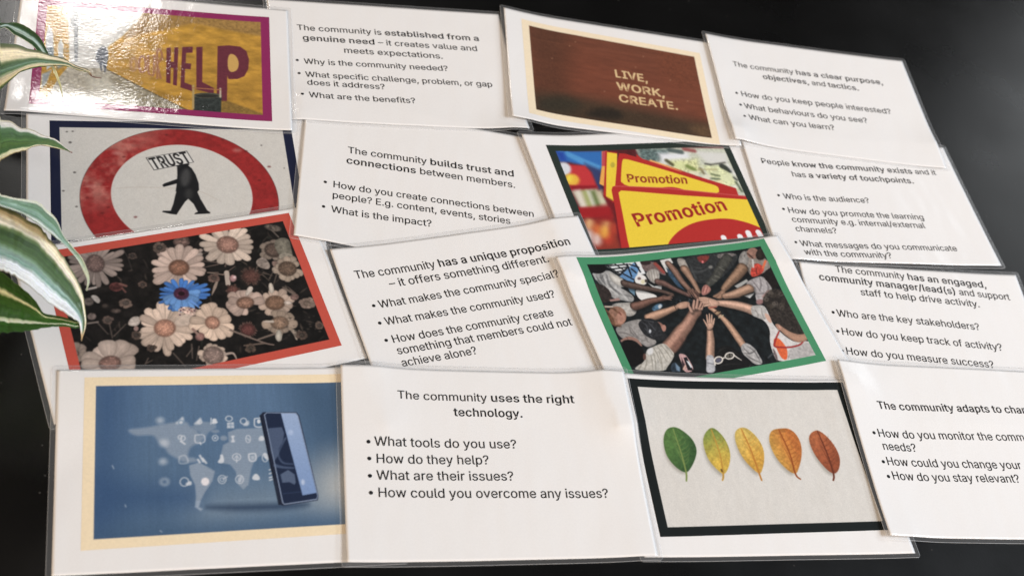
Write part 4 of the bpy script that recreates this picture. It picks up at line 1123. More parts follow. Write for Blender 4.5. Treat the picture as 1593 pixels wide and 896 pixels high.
P([1572,738,1566,728,1555,719,1542,714,1528,713,1517,716,1508,722,1504,731,1506,742,1512,752,1523,760,1536,766,1549,767,1561,764,1570,758,1574,748],(230,220,170),s=2,al=.8),
P([1700,670,1693,660,1682,651,1669,646,1656,645,1644,648,1635,654,1631,664,1633,674,1639,684,1650,693,1663,698,1677,699,1689,696,1698,690,1701,680],(224,226,214),s=2,al=.8),
P([505,1169,555,1176,479,988,393,766,357,797,452,1008],(240,168,70),s=.6),
P([509,1168,558,1176,486,997,448,999],(200,70,80),s=.6),
P([541,1172,648,1152,460,603,402,570,363,610,345,648,450,923],(190,40,36),s=.5),
P([554,1161,643,1138,449,594,397,598,369,646,465,922],(238,204,44),s=.4),
P([577,1006,571,994,563,984,554,978,545,976,537,979,533,986,532,996,534,1009,540,1021,548,1031,558,1038,567,1040,574,1037,578,1029,580,1019],(190,170,50),s=.8),
P([352,666,415,606,394,478,353,536],(120,20,30),s=1.5,al=.8),
P([664,1142,721,1134,1087,959,964,623,475,714,606,1029],(190,40,36),s=.3),
P([760,1215,682,1219,521,748,717,640,1738,548,1678,659,1197,899,800,1101],(190,40,36),s=.3,al=0),
P([824,1124,867,1064,1197,899,1678,659,1670,573,720,650],(190,40,36),s=.3),
S([939,1040,1197,899],[1.93],(244,170,90),s=.6),
P([1077,974,1199,904,1296,854,1389,789,1302,824],(180,40,40),s=.8),
P([666,1062,692,1075,742,1058,1073,906,1422,733,1483,704,1503,673,1475,596,1062,654,544,747,605,914],(238,204,44),s=.3,sm=1),
T('Promotion',[626,803,1209,745,643,893],(150,48,26)),
P([902,711,973,720,1052,715,1124,689,1176,651,1061,650],(196,40,52),s=.4,sm=1),
P([452,740,477,763,526,762,940,712,1741,555,1834,14,1046,-46,332,48,350,155,400,458],(190,40,36),s=.25,sm=1),
P([486,762,942,716,1742,558,1859,-128,307,29,406,501,446,722],(190,40,36),s=.25),
S([494,760,939,709,1741,555],[1.01],(226,110,110),s=.4,al=.6),
P([500,685,532,707,594,698,1098,613,1742,515,1840,-172,386,21,403,150],(238,204,44),s=.25),
T('Promotion',[535,291,1496,411,524,430],(166,30,28)),
P([752,61,816,133,934,222,1096,292,1283,317,1461,312,1621,254,1769,160,1874,10,1764,-256,634,-135],(190,40,36),s=.3,sm=1),
S([1327,96,1325,39],[5.44],(236,236,238),s=.4),
S([1496,92,1499,23],[5.5],(236,236,238),s=.4),
S([1596,129,1595,36],[5.55],(236,236,238),s=.4),
S([1702,124,1714,25],[5.59],(236,236,238),s=.4),
P([382,459,377,371,314,50,326,200],(120,18,30),s=.8,al=.8)]},
{"id":"T_engaged","label":"laminated text card about an engaged community manager, right of the green bordered picture","cen":[0.3016,-0.0749],"th":-0.0223,"quad":[[0.20016,0.00022],[0.41006,-0.00057],[0.40111,-0.15066],[0.19141,-0.14911]],"lines":[["h","The community **has an engaged,**",[33.3,140.5],[176.2,132.2],None,None],["h","**community manager/lead(s)** and support",[15.6,130.9],[194.9,120.2],None,None],["h","staff to help drive activity.",[50.7,117.5],[162.0,110.8],None,None],["b","Who are the key stakeholders?",[22.8,94.2],[153.8,86.8],[19.7,98.0],None],["b","How do you keep track of activity?",[22.2,75.9],[168.5,66.8],[19.1,79.2],None],["b","How do you measure success?",[21.2,56.9],[154.3,49.0],[18.1,60.1],None]]},
{"id":"T_know","label":"laminated text card reading people know the community exists, with touchpoints","cen":[0.2896,0.0775],"th":0.0156,"quad":[[0.18333,0.146],[0.3941,0.1511],[0.3991,0.00879],[0.18271,0.00125]],"lines":[["h","People **know the community exists** and it",[13.0,112.2],[189.1,110.4],None,None],["h","has **a variety of touchpoints.**",[39.4,98.6],[161.3,98.0],None,None],["b","Who is the audience?",[23.3,69.9],[106.3,70.4],[18.8,73.5],None],["b","How do you promote the learning",[22.9,53.5],[154.5,52.5],[19.0,57.3],None],["c","community e.g. internal/external",[23.6,43.0],[151.7,42.4],None,None],["c","channels?",[24.0,32.3],[62.6,32.2],None,None],["b","What messages do you communicate",[23.4,15.5],[173.6,16.4],[19.7,19.4],None],["c","with the community?",[24.1,5.8],[105.6,5.7],None,None]]},
{"id":"T_need","label":"laminated text card reading established from a genuine need, right of the magenta bordered picture","cen":[-0.1239,0.1989],"th":0.053,"quad":[[-0.23279,0.26682],[-0.02283,0.27906],[-0.01525,0.13011],[-0.22496,0.11972]],"lines":[["h","The community is **established from a**",[23.7,110.1],[185.8,109.9],None,None],["h","**genuine need** – it creates value and",[27.6,97.4],[181.8,96.4],None,None],["h","meets expectations.",[61.7,84.5],[148.6,83.8],None,None],["b","Why is the community needed?",[26.3,68.0],[150.8,68.6],[20.6,72.0],None],["b","What specific challenge, problem, or gap",[26.1,52.0],[187.7,51.6],[20.8,56.0],None],["c","does it address?",[26.5,42.1],[92.1,41.7],None,None],["b","What are the benefits?",[26.8,26.3],[116.3,26.5],[21.2,30.0],None]]},
{"id":"P_live","label":"laminated picture card of brown wood stencilled LIVE, WORK, CREATE with a cream border","cen":[0.0811,0.2067],"th":-0.0723,"quad":[[-0.01796,0.28559],[0.19012,0.26892],[0.18077,0.12981],[-0.02963,0.14108]],"pq":[[16.12,137.25],[190.83,129.27],[189.83,0.44],[15.55,8.69]],"ops":[
F((243,224,190)),
B((110,62,44),.05,(16,3.5),c2=(122,64,44),ax=[830,1342,843,724]),
P([59,1245,478,1304,377,69,-13,-14],(66,44,30),s=16,n=.2,al=.45),
P([57,289,545,349,1100,322,1787,267,1763,13,40,-3],(60,50,36),s=12,n=.12,al=.85),
P([525,124,606,215,794,268,898,204,852,121,595,103],(36,31,25),s=5,n=.12,al=.8,sm=1),
P([87,198,328,350,536,249,379,93,79,77],(52,47,36),s=8,n=.1,al=.8,sm=1),
P([1500,182,1766,262,1754,73,1600,79],(104,76,50),s=6,n=.12,al=.8,sm=1),
P([1398,1408,1734,1184,1734,668,1450,630,1310,1051],(118,62,40),s=14,n=.2,al=.6,sm=1),
S([101,1013,731,1031,1393,1072],[.67],(136,80,56),s=.6,al=.3),
S([98,673,462,661,837,670],[.43],(96,54,38),s=.6,al=.3),
S([1001,1110,1385,1086,1780,1084],[.59],(136,80,56),s=.6,al=.3),
S([101,422,413,397,733,392],[.63],(96,54,38),s=.6,al=.3),
S([1231,452,1476,406,1727,381],[.56],(136,80,56),s=.6,al=.3),
S([223,912,522,924,829,959],[.44],(96,54,38),s=.6,al=.3),
S([612,669,723,662,838,676],[.44],(136,80,56),s=.6,al=.3),
P([1199,1051,1198,1047,1196,1044,1193,1042,1190,1040,1187,1040,1184,1041,1183,1044,1183,1047,1184,1050,1186,1053,1189,1056,1192,1057,1195,1057,1197,1056,1199,1054],(170,120,90),s=.4,al=.7),
P([1440,781,1439,777,1437,774,1434,772,1430,770,1427,770,1425,771,1424,774,1423,777,1424,780,1427,783,1430,785,1433,787,1436,787,1438,786,1440,784],(170,120,90),s=.4,al=.7),
P([462,1013,461,1010,459,1007,456,1004,453,1003,450,1003,448,1004,447,1006,446,1009,447,1013,449,1016,452,1018,455,1019,458,1020,460,1018,461,1016],(170,120,90),s=.4,al=.7),
P([524,1083,523,1080,521,1077,519,1074,516,1073,513,1073,510,1074,509,1076,509,1079,510,1082,511,1086,514,1088,517,1089,520,1090,522,1088,524,1086],(170,120,90),s=.4,al=.7),
P([1099,878,1098,874,1096,871,1093,869,1090,868,1087,867,1085,869,1083,871,1083,874,1084,877,1086,880,1089,883,1092,884,1095,884,1097,883,1099,881],(170,120,90),s=.4,al=.7),
P([1581,529,1579,526,1577,523,1574,521,1571,519,1568,519,1566,520,1564,523,1564,526,1565,529,1567,532,1570,534,1574,535,1577,536,1579,534,1580,532],(170,120,90),s=.4,al=.7),
P([278,795,277,792,275,789,272,787,269,785,267,785,264,786,263,788,263,791,263,794,265,797,268,800,271,801,273,801,276,800,277,798],(170,120,90),s=.4,al=.7),
P([749,471,748,467,746,465,743,462,740,461,738,461,735,462,734,464,734,467,734,470,736,473,739,475,742,477,745,477,747,476,749,473],(170,120,90),s=.4,al=.7),
T('LIVE,',[868,691,1196,692,865,789],(222,190,136)),
T('WORK,',[871,524,1345,529,870,621],(222,190,136)),
T('CREATE.',[872,367,1457,384,871,463],(222,190,136)),
S([906,812,933,680],[1.14],(110,58,38),s=.3,al=.55),
S([1033,795,1043,667],[1.15],(110,58,38),s=.3,al=.55),
S([957,634,986,509],[1.13],(110,58,38),s=.3,al=.55),
S([1139,637,1157,507],[1.14],(110,58,38),s=.3,al=.55),
S([986,473,994,349],[1.11],(110,58,38),s=.3,al=.55),
S([1159,487,1167,347],[1.12],(110,58,38),s=.3,al=.55),
S([1342,489,1347,370],[1.13],(110,58,38),s=.3,al=.55)]},
{"id":"T_purpose","label":"laminated text card about clear purpose, objectives and tactics, right end of the top row","cen":[0.2841,0.2024],"th":-0.0536,"quad":[[0.18155,0.27982],[0.39328,0.27115],[0.38695,0.1229],[0.17488,0.13567]],"lines":[["h","The community **has a clear purpose,**",[21.9,106.3],[179.4,108.8],None,None],["h","**objectives,** and **tactics.**",[50.9,94.6],[150.5,95.7],None,None],["b","How do you keep people interested?",[21.8,64.5],[176.1,67.6],[17.1,67.4],None],["b","What behaviours do you see?",[21.6,47.8],[147.1,50.6],[17.8,51.5],None],["b","What can you learn?",[22.9,32.6],[109.4,34.5],[18.4,35.9],None]]},
{"id":"P_help","label":"laminated picture card of a yellow wall painted HELP, magenta border, under window glare","cen":[-0.3228,0.1796],"th":0.0008,"quad":[[-0.43033,0.25262],[-0.21521,0.25363],[-0.21504,0.10658],[-0.42964,0.10565]],"pq":[[13.33,132.97],[194.59,136.76],[194.88,9.52],[16.38,9.03]],"ops":[
F((150,35,95)),
B((196,146,48),.12,(9,5),c2=(178,130,44),ax=[758,971,1731,150]),
P([751,1256,1763,1195,1760,1003,1209,1100,849,935,673,842],(160,122,62),s=2.5,n=.15),
P([-13,1227,841,1292,785,1116,671,889,555,735,546,460,239,356,189,485,194,1254],(206,204,198),s=1.2,n=.08),
P([125,90,197,329,256,459,545,478,1196,46,1189,2,70,51],(176,168,150),s=.6,n=.2,c2=(150,140,116),ax=[367,394,927,60]),
P([398,353,570,384,695,122,466,107],(200,196,180),s=4,n=.1,al=.7),
P([571,373,628,402,1072,65,927,60],(120,108,78),s=3,n=.2,al=.5),
P([20,1040,96,1003,230,1115,269,562,256,448,197,329,118,89,68,94],(190,142,50),s=.7,n=.12),
P([78,791,94,956,134,844,158,481,107,408],(196,200,204),s=.6),
P([76,652,142,684,151,548,92,473],(112,128,136),s=1.2),
P([177,711,195,794,218,716,226,489,194,440],(190,194,190),s=.6),
P([171,550,235,581,233,468,185,417],(120,130,130),s=1.4,al=.7),
P([74,359,143,412,115,253,80,183],(150,156,156),s=1.2),
P([249,1190,304,1197,316,949,262,931],(92,96,100),s=.6),
P([286,957,318,961,334,536,309,526],(122,126,130),s=.5),
S([220,735,557,744],[.91],(150,152,150),s=.5,al=.7),
S([223,671,560,680],[.91],(150,152,150),s=.5,al=.7),
S([225,625,561,634],[.91],(150,152,150),s=.5,al=.7),
S([545,471,1196,46],[1.27],(95,82,55),s=.5),
P([478,702,513,741,553,716,563,598,553,529,551,433,534,431,528,514,516,513,522,434,507,455,495,540,471,546,464,586],(92,98,108),s=.5,n=.3,sm=1),
P([1002,776,1035,785,1038,360,1006,370],(108,44,58),s=.2,n=.06),
P([1062,788,1093,795,1087,341,1058,349],(108,44,58),s=.2,n=.06),
P([1031,618,1067,618,1065,545,1031,545],(108,44,58),s=.2,n=.06),
P([1123,801,1205,818,1204,745,1154,735,1152,614,1194,613,1191,544,1148,545,1145,386,1200,361,1205,292,1115,325],(108,44,58),s=.2,n=.06),
P([1232,816,1281,827,1280,407,1369,349,1369,278,1236,316],(108,44,58),s=.2,n=.06),
P([1398,849,1483,869,1574,864,1623,816,1643,718,1636,601,1605,513,1550,474,1482,466],(108,44,58),s=.2,n=.06),
P([1398,846,1477,866,1469,205,1434,201,1392,276],(108,44,58),s=.2,n=.06),
P([1477,765,1534,767,1567,678,1551,566,1476,543],(206,162,84),s=.3,sm=1),
S([847,564,847,534,844,507,838,486,831,471,823,466,815,469,807,482,801,502,797,528,795,558,795,587,798,614,804,636,811,651,819,657,827,653,835,640,841,620,845,593,847,564],[1.83],(160,104,74),s=.5),
S([864,669,869,476,890,444,910,462,909,672],[1.84],(160,104,74),s=.4,al=.9),
S([938,412,931,730,958,734,969,647,937,575,964,415],[1.82],(160,104,74),s=.4,al=.9),
S([776,555,775,531,773,510,769,492,763,480,757,476,751,479,745,489,740,506,736,527,734,550,735,574,737,596,741,614,747,626,753,630,759,627,765,617,770,600,774,579,776,555],[1.83],(176,128,84),s=.9),
P([1208,246,1429,276,1424,28,1217,27],(50,56,54),n=.25),
P([1431,267,1422,253,1398,240,1362,228,1319,221,1276,219,1240,222,1216,230,1207,241,1215,255,1240,269,1276,280,1319,288,1361,290,1398,287,1422,279],(78,78,66),n=.2),
P([1407,260,1400,251,1381,243,1352,235,1319,230,1285,227,1256,228,1237,233,1231,240,1237,248,1256,257,1285,264,1319,270,1352,272,1381,271,1400,267],(46,46,42)),
S([1212,358,1214,92],[1.64],(176,150,96)),
S([1419,348,1419,248],[1.46],(190,176,150)),
S([1212,331,1419,333],[1.09],(170,110,70)),
P([1431,205,1481,206,1745,85,1744,41,1426,28],(128,100,48),s=1.5,n=.2,al=.8)]},
{"id":"T_unique","label":"laminated text card reading has a unique proposition, tilted between daisies and hands pictures","cen":[-0.0718,-0.0618],"th":0.2415,"quad":[[-0.19047,-0.01447],[0.01192,0.03478],[0.04306,-0.11206],[-0.15563,-0.15971]],"lines":[["h","The community **has a unique proposition**",[12.2,119.7],[192.5,120.4],None,None],["h","– it offers something different.",[36.2,108.4],[169.0,108.6],None,None],["b","What makes the community special?",[22.4,91.6],[171.7,93.5],[18.2,94.3],None],["b","What makes the community used?",[22.3,76.2],[161.9,76.6],[17.9,78.6],None],["b","How does the community create",[22.4,60.2],[154.3,60.6],[17.9,63.2],None],["c","something that members could not",[22.9,50.0],[165.7,49.7],None,None],["c","achieve alone?",[23.0,39.3],[82.3,39.3],None,None]]},
{"id":"P_hands","label":"laminated picture card of many arms joining hands in a green border","cen":[0.1012,-0.0653],"th":0.2059,"quad":[[-0.0154,-0.01302],[0.18657,0.02646],[0.21897,-0.11623],[0.01476,-0.15749]],"pq":[[17.25,145.73],[196.22,146.49],[190.03,21.14],[16.13,18.18]],"ops":[
F((66,145,100)),
B((20,25,27),.3,(4,4)),
P([236,1164,375,1190,564,1193,564,1059,445,1048,338,1063,271,1133],(220,222,222),s=.5),
S([243,1163,445,1164],[1.14],(24,25,27),s=.3),
S([269,1129,426,1139],[1.14],(24,25,27),s=.3),
S([306,1102,454,1109],[1.15],(24,25,27),s=.3),
S([257,1157,347,1066],[1.14],(24,25,27),s=.3),
S([324,1184,421,1069],[1.15],(24,25,27),s=.3),
S([404,1182,470,1107],[1.16],(24,25,27),s=.3),
P([319,1056,450,1136,499,1175,535,1125,475,1044,420,990,373,1014],(92,138,186),s=.5,n=.15),
S([356,1087,438,1014],[1.48],(24,30,40),s=.4),
S([437,1165,429,1050],[1.49],(24,30,40),s=.4),
S([458,1117,482,1079],[1.49],(24,30,40),s=.4),
S([514,1173,524,1082],[1.5],(24,30,40),s=.4),
S([322,1065,434,1138],[1.47],(24,30,40),s=.4),
S([460,1162,527,1126],[1.5],(24,30,40),s=.4),
P([352,964,414,938,382,864,354,912],(96,130,152),s=.6),
P([410,930,480,903,597,834,502,804,422,807,397,862],(222,220,216),s=.5,sm=1),
P([438,1014,483,1061,545,1053,558,998,517,950,443,969],(224,221,216),s=.4,sm=1),
P([505,1018,501,1013,496,1009,489,1007,482,1007,476,1009,472,1012,470,1017,471,1023,475,1028,480,1031,487,1034,494,1034,500,1032,504,1028,506,1023],(120,100,96),s=.4),
P([526,984,521,976,514,970,506,966,498,965,492,968,488,973,487,981,489,989,494,997,501,1004,509,1008,517,1008,524,1006,528,1000,529,993],(214,206,170),s=.8),
P([549,990,546,984,541,978,536,975,531,975,528,976,526,981,526,986,528,993,531,999,536,1004,541,1007,546,1008,549,1006,551,1002,551,996],(60,50,44),s=.6),
P([547,972,590,931,664,939,638,889,579,906],(190,190,188),s=.5),
P([382,864,425,815,373,805,353,834],(22,22,24)),
P([78,1106,175,1093,237,1129,295,1077,357,1016,329,950,277,957,331,915,375,857,341,805,258,835,173,860,151,940,116,989,87,1053],(170,168,165),n=.16,ed=.15,sm=1),
S([168,1077,171,1007,233,929],[.81,2.1,.65],(84,84,84),s=.8,al=.7),
S([209,1080,201,985,250,892],[.81,2.11,.65],(84,84,84),s=.8,al=.7),
S([106,1059,143,959,183,884],[.8,2.09,.64],(84,84,84),s=.8,al=.7),
S([156,1087,148,1027,184,962],[.81,2.1,.65],(84,84,84),s=.8,al=.7),
S([237,937,280,888,348,861],[.81,2.09,.64],(84,84,84),s=.8,al=.7),
S([90,1079,123,1005,153,906],[.8,2.09,.64],(84,84,84),s=.8,al=.7),
S([180,1067,180,971,235,894],[.65,1.78,.65],(212,210,206),s=.8,al=.7),
S([232,964,272,906,304,832],[.65,1.77,.65],(212,210,206),s=.8,al=.7),
S([93,1087,99,1043],[.64,1.77,.64],(212,210,206),s=.8,al=.7),
P([234,1103,294,1073,358,1016,326,951,256,982,226,1025],(204,198,188),n=.1,ed=.25,sm=1),
P([69,1182,157,1185,238,1171,233,1129,175,1093,118,1091,66,1108],(14,12,13),n=.2,sm=1),
S([341,968,424,935,509,906,636,859,715,813],[6.84,6.51,5.37,3.58,4.23],(8,9,10),s=1.3,al=.55),
S([338,988,421,955,506,925,633,879,712,833],[6.84,6.52,5.38,3.58,4.24],(92,72,64),n=.12,ed=.55),
S([344,967,426,934,510,908,636,868,716,819],[3.08,2.93,2.42,1.61,1.9],(57,44,39),s=1,n=.12,al=.4),
S([335,1000,418,966,503,935,632,886,710,840],[2.33,2.22,1.83,1.22,1.44],(112,90,80),s=.9,n=.12,al=.5),
P([157,852,130,834,97,828,64,836,36,855,16,884,8,917,13,949,30,977,57,995,90,1001,123,993,152,974,172,945,180,912,175,879],(46,37,34),n=.25),
S([150,842,229,843],[1.59],(150,120,110)),
P([745,1170,851,1179,854,1129,782,1120,792,1028,752,1052],(206,204,200),n=.1),
P([771,1094,807,1044,842,860,794,903,760,1015],(52,76,98),s=.6,n=.25),
P([557,1167,664,1176,727,1127,749,1007,689,1042,660,1091,560,1068],(112,92,90),n=.2,sm=1),
S([691,1141,728,1055],[3.38],(150,66,58),s=.6),
P([655,1154,648,1147,635,1142,618,1139,599,1140,582,1144,568,1150,561,1158,561,1167,568,1174,581,1179,598,1182,617,1181,634,1177,648,1171,655,1163],(50,34,34)),
P([560,1068,648,1101,696,1077,670,991,605,947,569,996],(186,180,172),n=.12,ed=.2,sm=1),
S([600,1085,574,978],[.67],(120,112,106),s=.4,al=.7),
S([623,1082,597,974],[.67],(120,112,106),s=.4,al=.7),
S([647,1079,620,971],[.67],(120,112,106),s=.4,al=.7),
S([671,1076,644,968],[.67],(120,112,106),s=.4,al=.7),
S([643,949,698,923,750,872,861,785],[6.15,5.99,4.82,3.83],(8,9,10),s=1.3,al=.55),
S([640,969,695,943,747,892,859,805],[6.16,5.99,4.83,3.83],(112,82,74),n=.12,ed=.55),
S([645,949,700,925,751,877,862,793],[2.77,2.7,2.17,1.72],(69,50,45),s=1,n=.12,al=.4),
S([637,979,692,954,745,900,857,811],[2.1,2.04,1.64,1.3],(135,101,92),s=.9,n=.12,al=.5),
S([811,1110,838,1029,855,937,892,834,925,758],[5.61,6.63,5.78,4.76,5.61],(8,9,10),s=1.3,al=.55),
S([808,1130,835,1050,852,957,890,854,922,778],[5.62,6.64,5.79,4.77,5.62],(142,106,90),n=.1,ed=.55),
S([812,1113,840,1029,857,940,893,839,927,761],[2.53,2.99,2.6,2.14,2.53],(88,65,55),s=1,n=.1,al=.4),
S([806,1140,832,1061,850,967,888,862,920,788],[1.91,2.26,1.97,1.62,1.91],(169,128,110),s=.9,n=.1,al=.5),
P([891,1174,979,1160,987,1066,960,1006,903,1032],(168,160,150),n=.15,ed=.2,sm=1),
S([934,1035,951,960,959,887,964,806],[8.2,7.01,5.3,4.1],(8,9,10),s=1.3,al=.55),
S([931,1055,948,980,957,907,962,826],[8.21,7.01,5.3,4.11],(166,128,104),n=.1,ed=.55),
S([937,1030,953,959,961,891,965,813],[3.69,3.15,2.38,1.85],(102,79,64),s=1,n=.1,al=.4),
S([928,1070,945,993,955,916,960,833],[2.79,2.39,1.8,1.4],(197,153,126),s=.9,n=.1,al=.5),
S([890,854,899,781],[2.02,1.18],(120,88,76),ed=.4),
S([917,859,934,785],[2.03,1.18],(120,88,76),ed=.4),
S([934,839,954,791],[2.03,1.18],(120,88,76),ed=.4),
S([866,839,875,785],[2.02,1.18],(120,88,76),ed=.4),
S([898,835,907,762],[.59,.42],(50,34,30),s=.3),
S([926,840,935,767],[.59,.42],(50,34,30),s=.3),
S([946,828,962,772],[.59,.42],(50,34,30),s=.3),
P([155,816,249,815,344,809,344,715,269,675,202,702,108,742],(184,178,170),n=.15,ed=.2,sm=1),
S([157,803,179,723],[1.59],(120,114,108),s=.8,al=.6),
S([341,752,414,763,495,781,588,788,640,795],[7.71,6.91,5.46,4.5,5.3],(8,9,10),s=1.3,al=.55),
S([338,771,411,782,492,801,585,807,638,814],[7.72,6.91,5.47,4.5,5.31],(122,86,73),n=.12,ed=.55),
S([345,747,417,761,497,783,589,793,642,798],[3.47,3.11,2.46,2.02,2.39],(75,53,45),s=1,n=.12,al=.4),
S([335,785,408,795,490,810,583,815,635,824],[2.63,2.35,1.86,1.53,1.81],(147,106,91),s=.9,n=.12,al=.5),
S([629,813,702,820],[2.47,.99],(140,102,88),ed=.4),
S([629,813,699,803],[2.47,.99],(140,102,88),ed=.4),
S([629,813,683,786],[2.47,.99],(140,102,88),ed=.4),
P([473,739,571,776,595,738,486,693],(70,104,130),s=.7,n=.3,sm=1),
P([538,746,573,763,580,740,542,711],(190,196,200),s=.6,sm=1),
P([815,746,813,743,810,741,807,740,804,740,801,741,799,743,799,745,799,748,801,750,804,752,807,753,810,753,813,752,815,751,815,748],(44,52,58),s=.6),
P([683,756,682,754,679,752,676,751,673,751,670,751,668,753,667,756,668,758,670,761,672,763,675,764,679,764,681,763,683,761,684,759],(30,34,40),s=.6),
P([886,795,884,793,882,791,878,790,875,790,872,791,870,792,870,795,870,797,872,800,875,802,878,803,881,803,884,802,886,800,887,798],(30,34,40),s=.6),
P([727,754,725,751,722,749,719,748,716,748,713,749,711,751,711,753,711,756,713,758,716,760,719,761,722,761,725,760,727,759,727,756],(44,52,58),s=.6),
P([821,783,819,781,817,779,813,778,810,778,807,779,805,780,805,783,805,785,807,788,810,790,813,791,816,791,819,790,821,788,822,786],(30,34,40),s=.6),
P([742,784,741,781,738,780,735,778,732,778,729,779,727,781,726,784,727,786,729,789,731,790,734,792,738,792,740,791,742,789,743,786],(30,34,40),s=.6),
P([854,765,853,763,850,761,847,760,843,760,841,761,839,763,838,765,839,768,840,770,843,772,846,773,850,773,852,772,854,770,855,768],(66,76,84),s=.6),
P([784,739,782,737,780,735,776,734,773,734,770,735,769,737,768,739,768,742,770,744,773,746,776,747,779,747,782,746,784,744,785,742],(30,34,40),s=.6),
P([747,779,746,777,743,775,740,774,736,774,734,775,732,776,731,779,732,781,733,784,736,786,739,787,742,787,745,786,747,784,748,782],(30,34,40),s=.6),
P([866,751,864,748,862,746,858,745,855,745,852,746,850,748,850,750,850,753,852,755,855,757,858,758,861,758,864,757,866,756,867,753],(44,52,58),s=.6),
P([848,777,847,775,844,773,841,772,838,772,835,773,833,775,832,777,833,780,834,782,837,784,840,785,844,785,846,784,848,782,849,780],(30,34,40),s=.6),
P([736,775,734,773,732,771,728,770,725,770,722,771,721,773,720,775,720,778,722,780,725,782,728,783,731,783,734,782,736,780,737,778],(30,34,40),s=.6),
P([775,743,773,741,770,739,767,738,764,738,761,738,759,740,759,743,759,745,761,748,764,750,767,751,770,751,773,750,775,748,775,746],(30,34,40),s=.6),
P([766,765,764,762,762,760,759,759,755,759,753,760,751,762,750,764,751,767,752,770,755,771,758,773,761,773,764,772,766,770,767,767],(66,76,84),s=.6),
P([767,778,765,775,763,773,759,772,756,772,753,773,751,775,751,777,751,780,753,782,756,784,759,785,762,785,765,785,767,783,767,780],(30,34,40),s=.6),
P([839,748,838,745,835,743,832,742,828,742,826,743,824,745,823,747,824,750,825,753,828,754,831,756,835,756,837,755,839,753,840,750],(66,76,84),s=.6),
P([969,1174,1238,1172,1440,1166,1499,1121,1413,1038,1221,916,1079,890,969,914,976,1058],(44,46,47),n=.25,sm=1),
S([984,1021,1086,1016,1180,1050],[.51,1.37,.51],(88,90,90),s=.8,al=.6),
S([1037,1059,1082,1044],[.52,1.38,.52],(88,90,90),s=.8,al=.6),
S([1000,1092,993,965],[.52,1.38,.52],(88,90,90),s=.8,al=.6),
P([1095,1167,1226,1166,1196,1122,1126,1084,1089,1117],(118,48,44),s=.6,n=.2,sm=1),
P([1137,1103,1134,1099,1130,1095,1126,1093,1121,1092,1118,1094,1116,1097,1116,1101,1117,1106,1120,1110,1124,1114,1129,1116,1133,1117,1136,1115,1138,1112,1138,1108],(226,120,120),s=.5),
P([1198,1043,1193,1037,1187,1033,1179,1030,1171,1030,1164,1032,1159,1036,1157,1042,1158,1048,1163,1054,1169,1058,1177,1061,1185,1061,1192,1059,1197,1055,1199,1049],(120,118,114),s=.8),
P([1288,1166,1437,1161,1495,1131,1380,1117,1288,1110],(120,112,108),s=.6,n=.4,al=.8,sm=1),
S([1378,1113,1275,1028,1184,948,1085,885],[8.87,8.51,7.45,5.5],(72,72,66),n=.22,ed=.35),
S([1259,1030,1288,999],[.7],(130,130,118),s=.6,al=.7),
S([1180,958,1213,935],[.69],(130,130,118),s=.6,al=.7),
S([1139,927,1172,905],[.69],(130,130,118),s=.6,al=.7),
P([982,823,1026,879,1070,890,1091,834,1055,803,1003,784,975,788],(196,132,120),n=.1,ed=.3,sm=1),
S([1040,873,1003,820],[.6],(120,70,64)),
S([1065,861,1023,808],[.6],(120,70,64)),
P([1568,1169,1645,1140,1743,1043,1746,957,1663,921,1522,894,1501,961,1541,1059],(138,128,120),n=.2,sm=1),
P([1503,1130,1589,1176,1575,1064,1510,998,1447,1034],(152,147,142),n=.12,ed=.25,sm=1),
P([1673,1090,1652,1076,1628,1069,1606,1071,1589,1081,1579,1097,1578,1118,1585,1139,1601,1159,1622,1173,1646,1180,1668,1178,1685,1168,1695,1152,1697,1131,1689,1109],(150,110,95),n=.15),
P([1746,1072,1722,1055,1697,1045,1674,1044,1657,1052,1649,1068,1651,1089,1662,1113,1681,1135,1705,1152,1731,1162,1754,1163,1771,1155,1779,1139,1777,1117,1766,1094],(44,35,31),n=.3),
S([1589,1128,1614,1078],[1.44],(70,48,42),s=.6),
P([1561,991,1626,1029,1664,996,1677,957,1620,908,1520,889,1518,931],(192,62,48),s=.5,n=.25,sm=1),
S([1600,976,1577,914],[.89],(120,40,34)),
S([1717,1027,1664,968],[1.99],(226,106,66),s=.5),
S([1605,1060,1578,989],[1.44],(205,200,196),s=.5),
S([1477,977,1382,911,1294,859,1204,799],[9.93,9.4,7.62,5.5],(8,9,10),s=1.3,al=.55),
S([1474,998,1379,931,1292,879,1201,819],[9.94,9.41,7.63,5.5],(152,117,92),n=.12,ed=.55),
S([1482,967,1386,903,1297,856,1205,803],[4.47,4.23,3.43,2.47],(94,72,57),s=1,n=.12,al=.4),
S([1471,1015,1376,948,1289,892,1199,828],[3.38,3.2,2.6,1.87],(181,141,112),s=.9,n=.12,al=.5),
P([1195,824,1213,799,1161,735,1122,727,1074,752,1059,767,1136,792],(160,122,98),n=.1,ed=.3,sm=1),
S([1132,766,1082,750],[.51],(90,64,52)),
S([1152,754,1122,727],[.51],(90,64,52)),
P([1314,835,1459,884,1465,860,1335,805],(162,162,158),s=.4),
P([1356,729,1473,742,1402,698],(206,206,204),s=.3),
P([1793,843,1767,805,1730,776,1690,758,1652,756,1622,768,1604,793,1601,828,1613,867,1639,905,1675,935,1716,953,1754,956,1785,944,1804,918,1806,882],(27,22,21),n=.25),
P([1427,847,1516,881,1619,897,1641,840,1661,754,1613,697,1545,652,1448,639,1457,701,1487,751,1428,760],(176,170,170),n=.15,ed=.15,sm=1),
S([1509,868,1521,802,1537,744],[.53,1.59,.53],(98,92,94),s=.7,al=.7),
S([1590,885,1572,813,1521,747],[.53,1.6,.53],(98,92,94),s=.7,al=.7),
S([1479,844,1496,787],[.53,1.58,.53],(98,92,94),s=.7,al=.7),
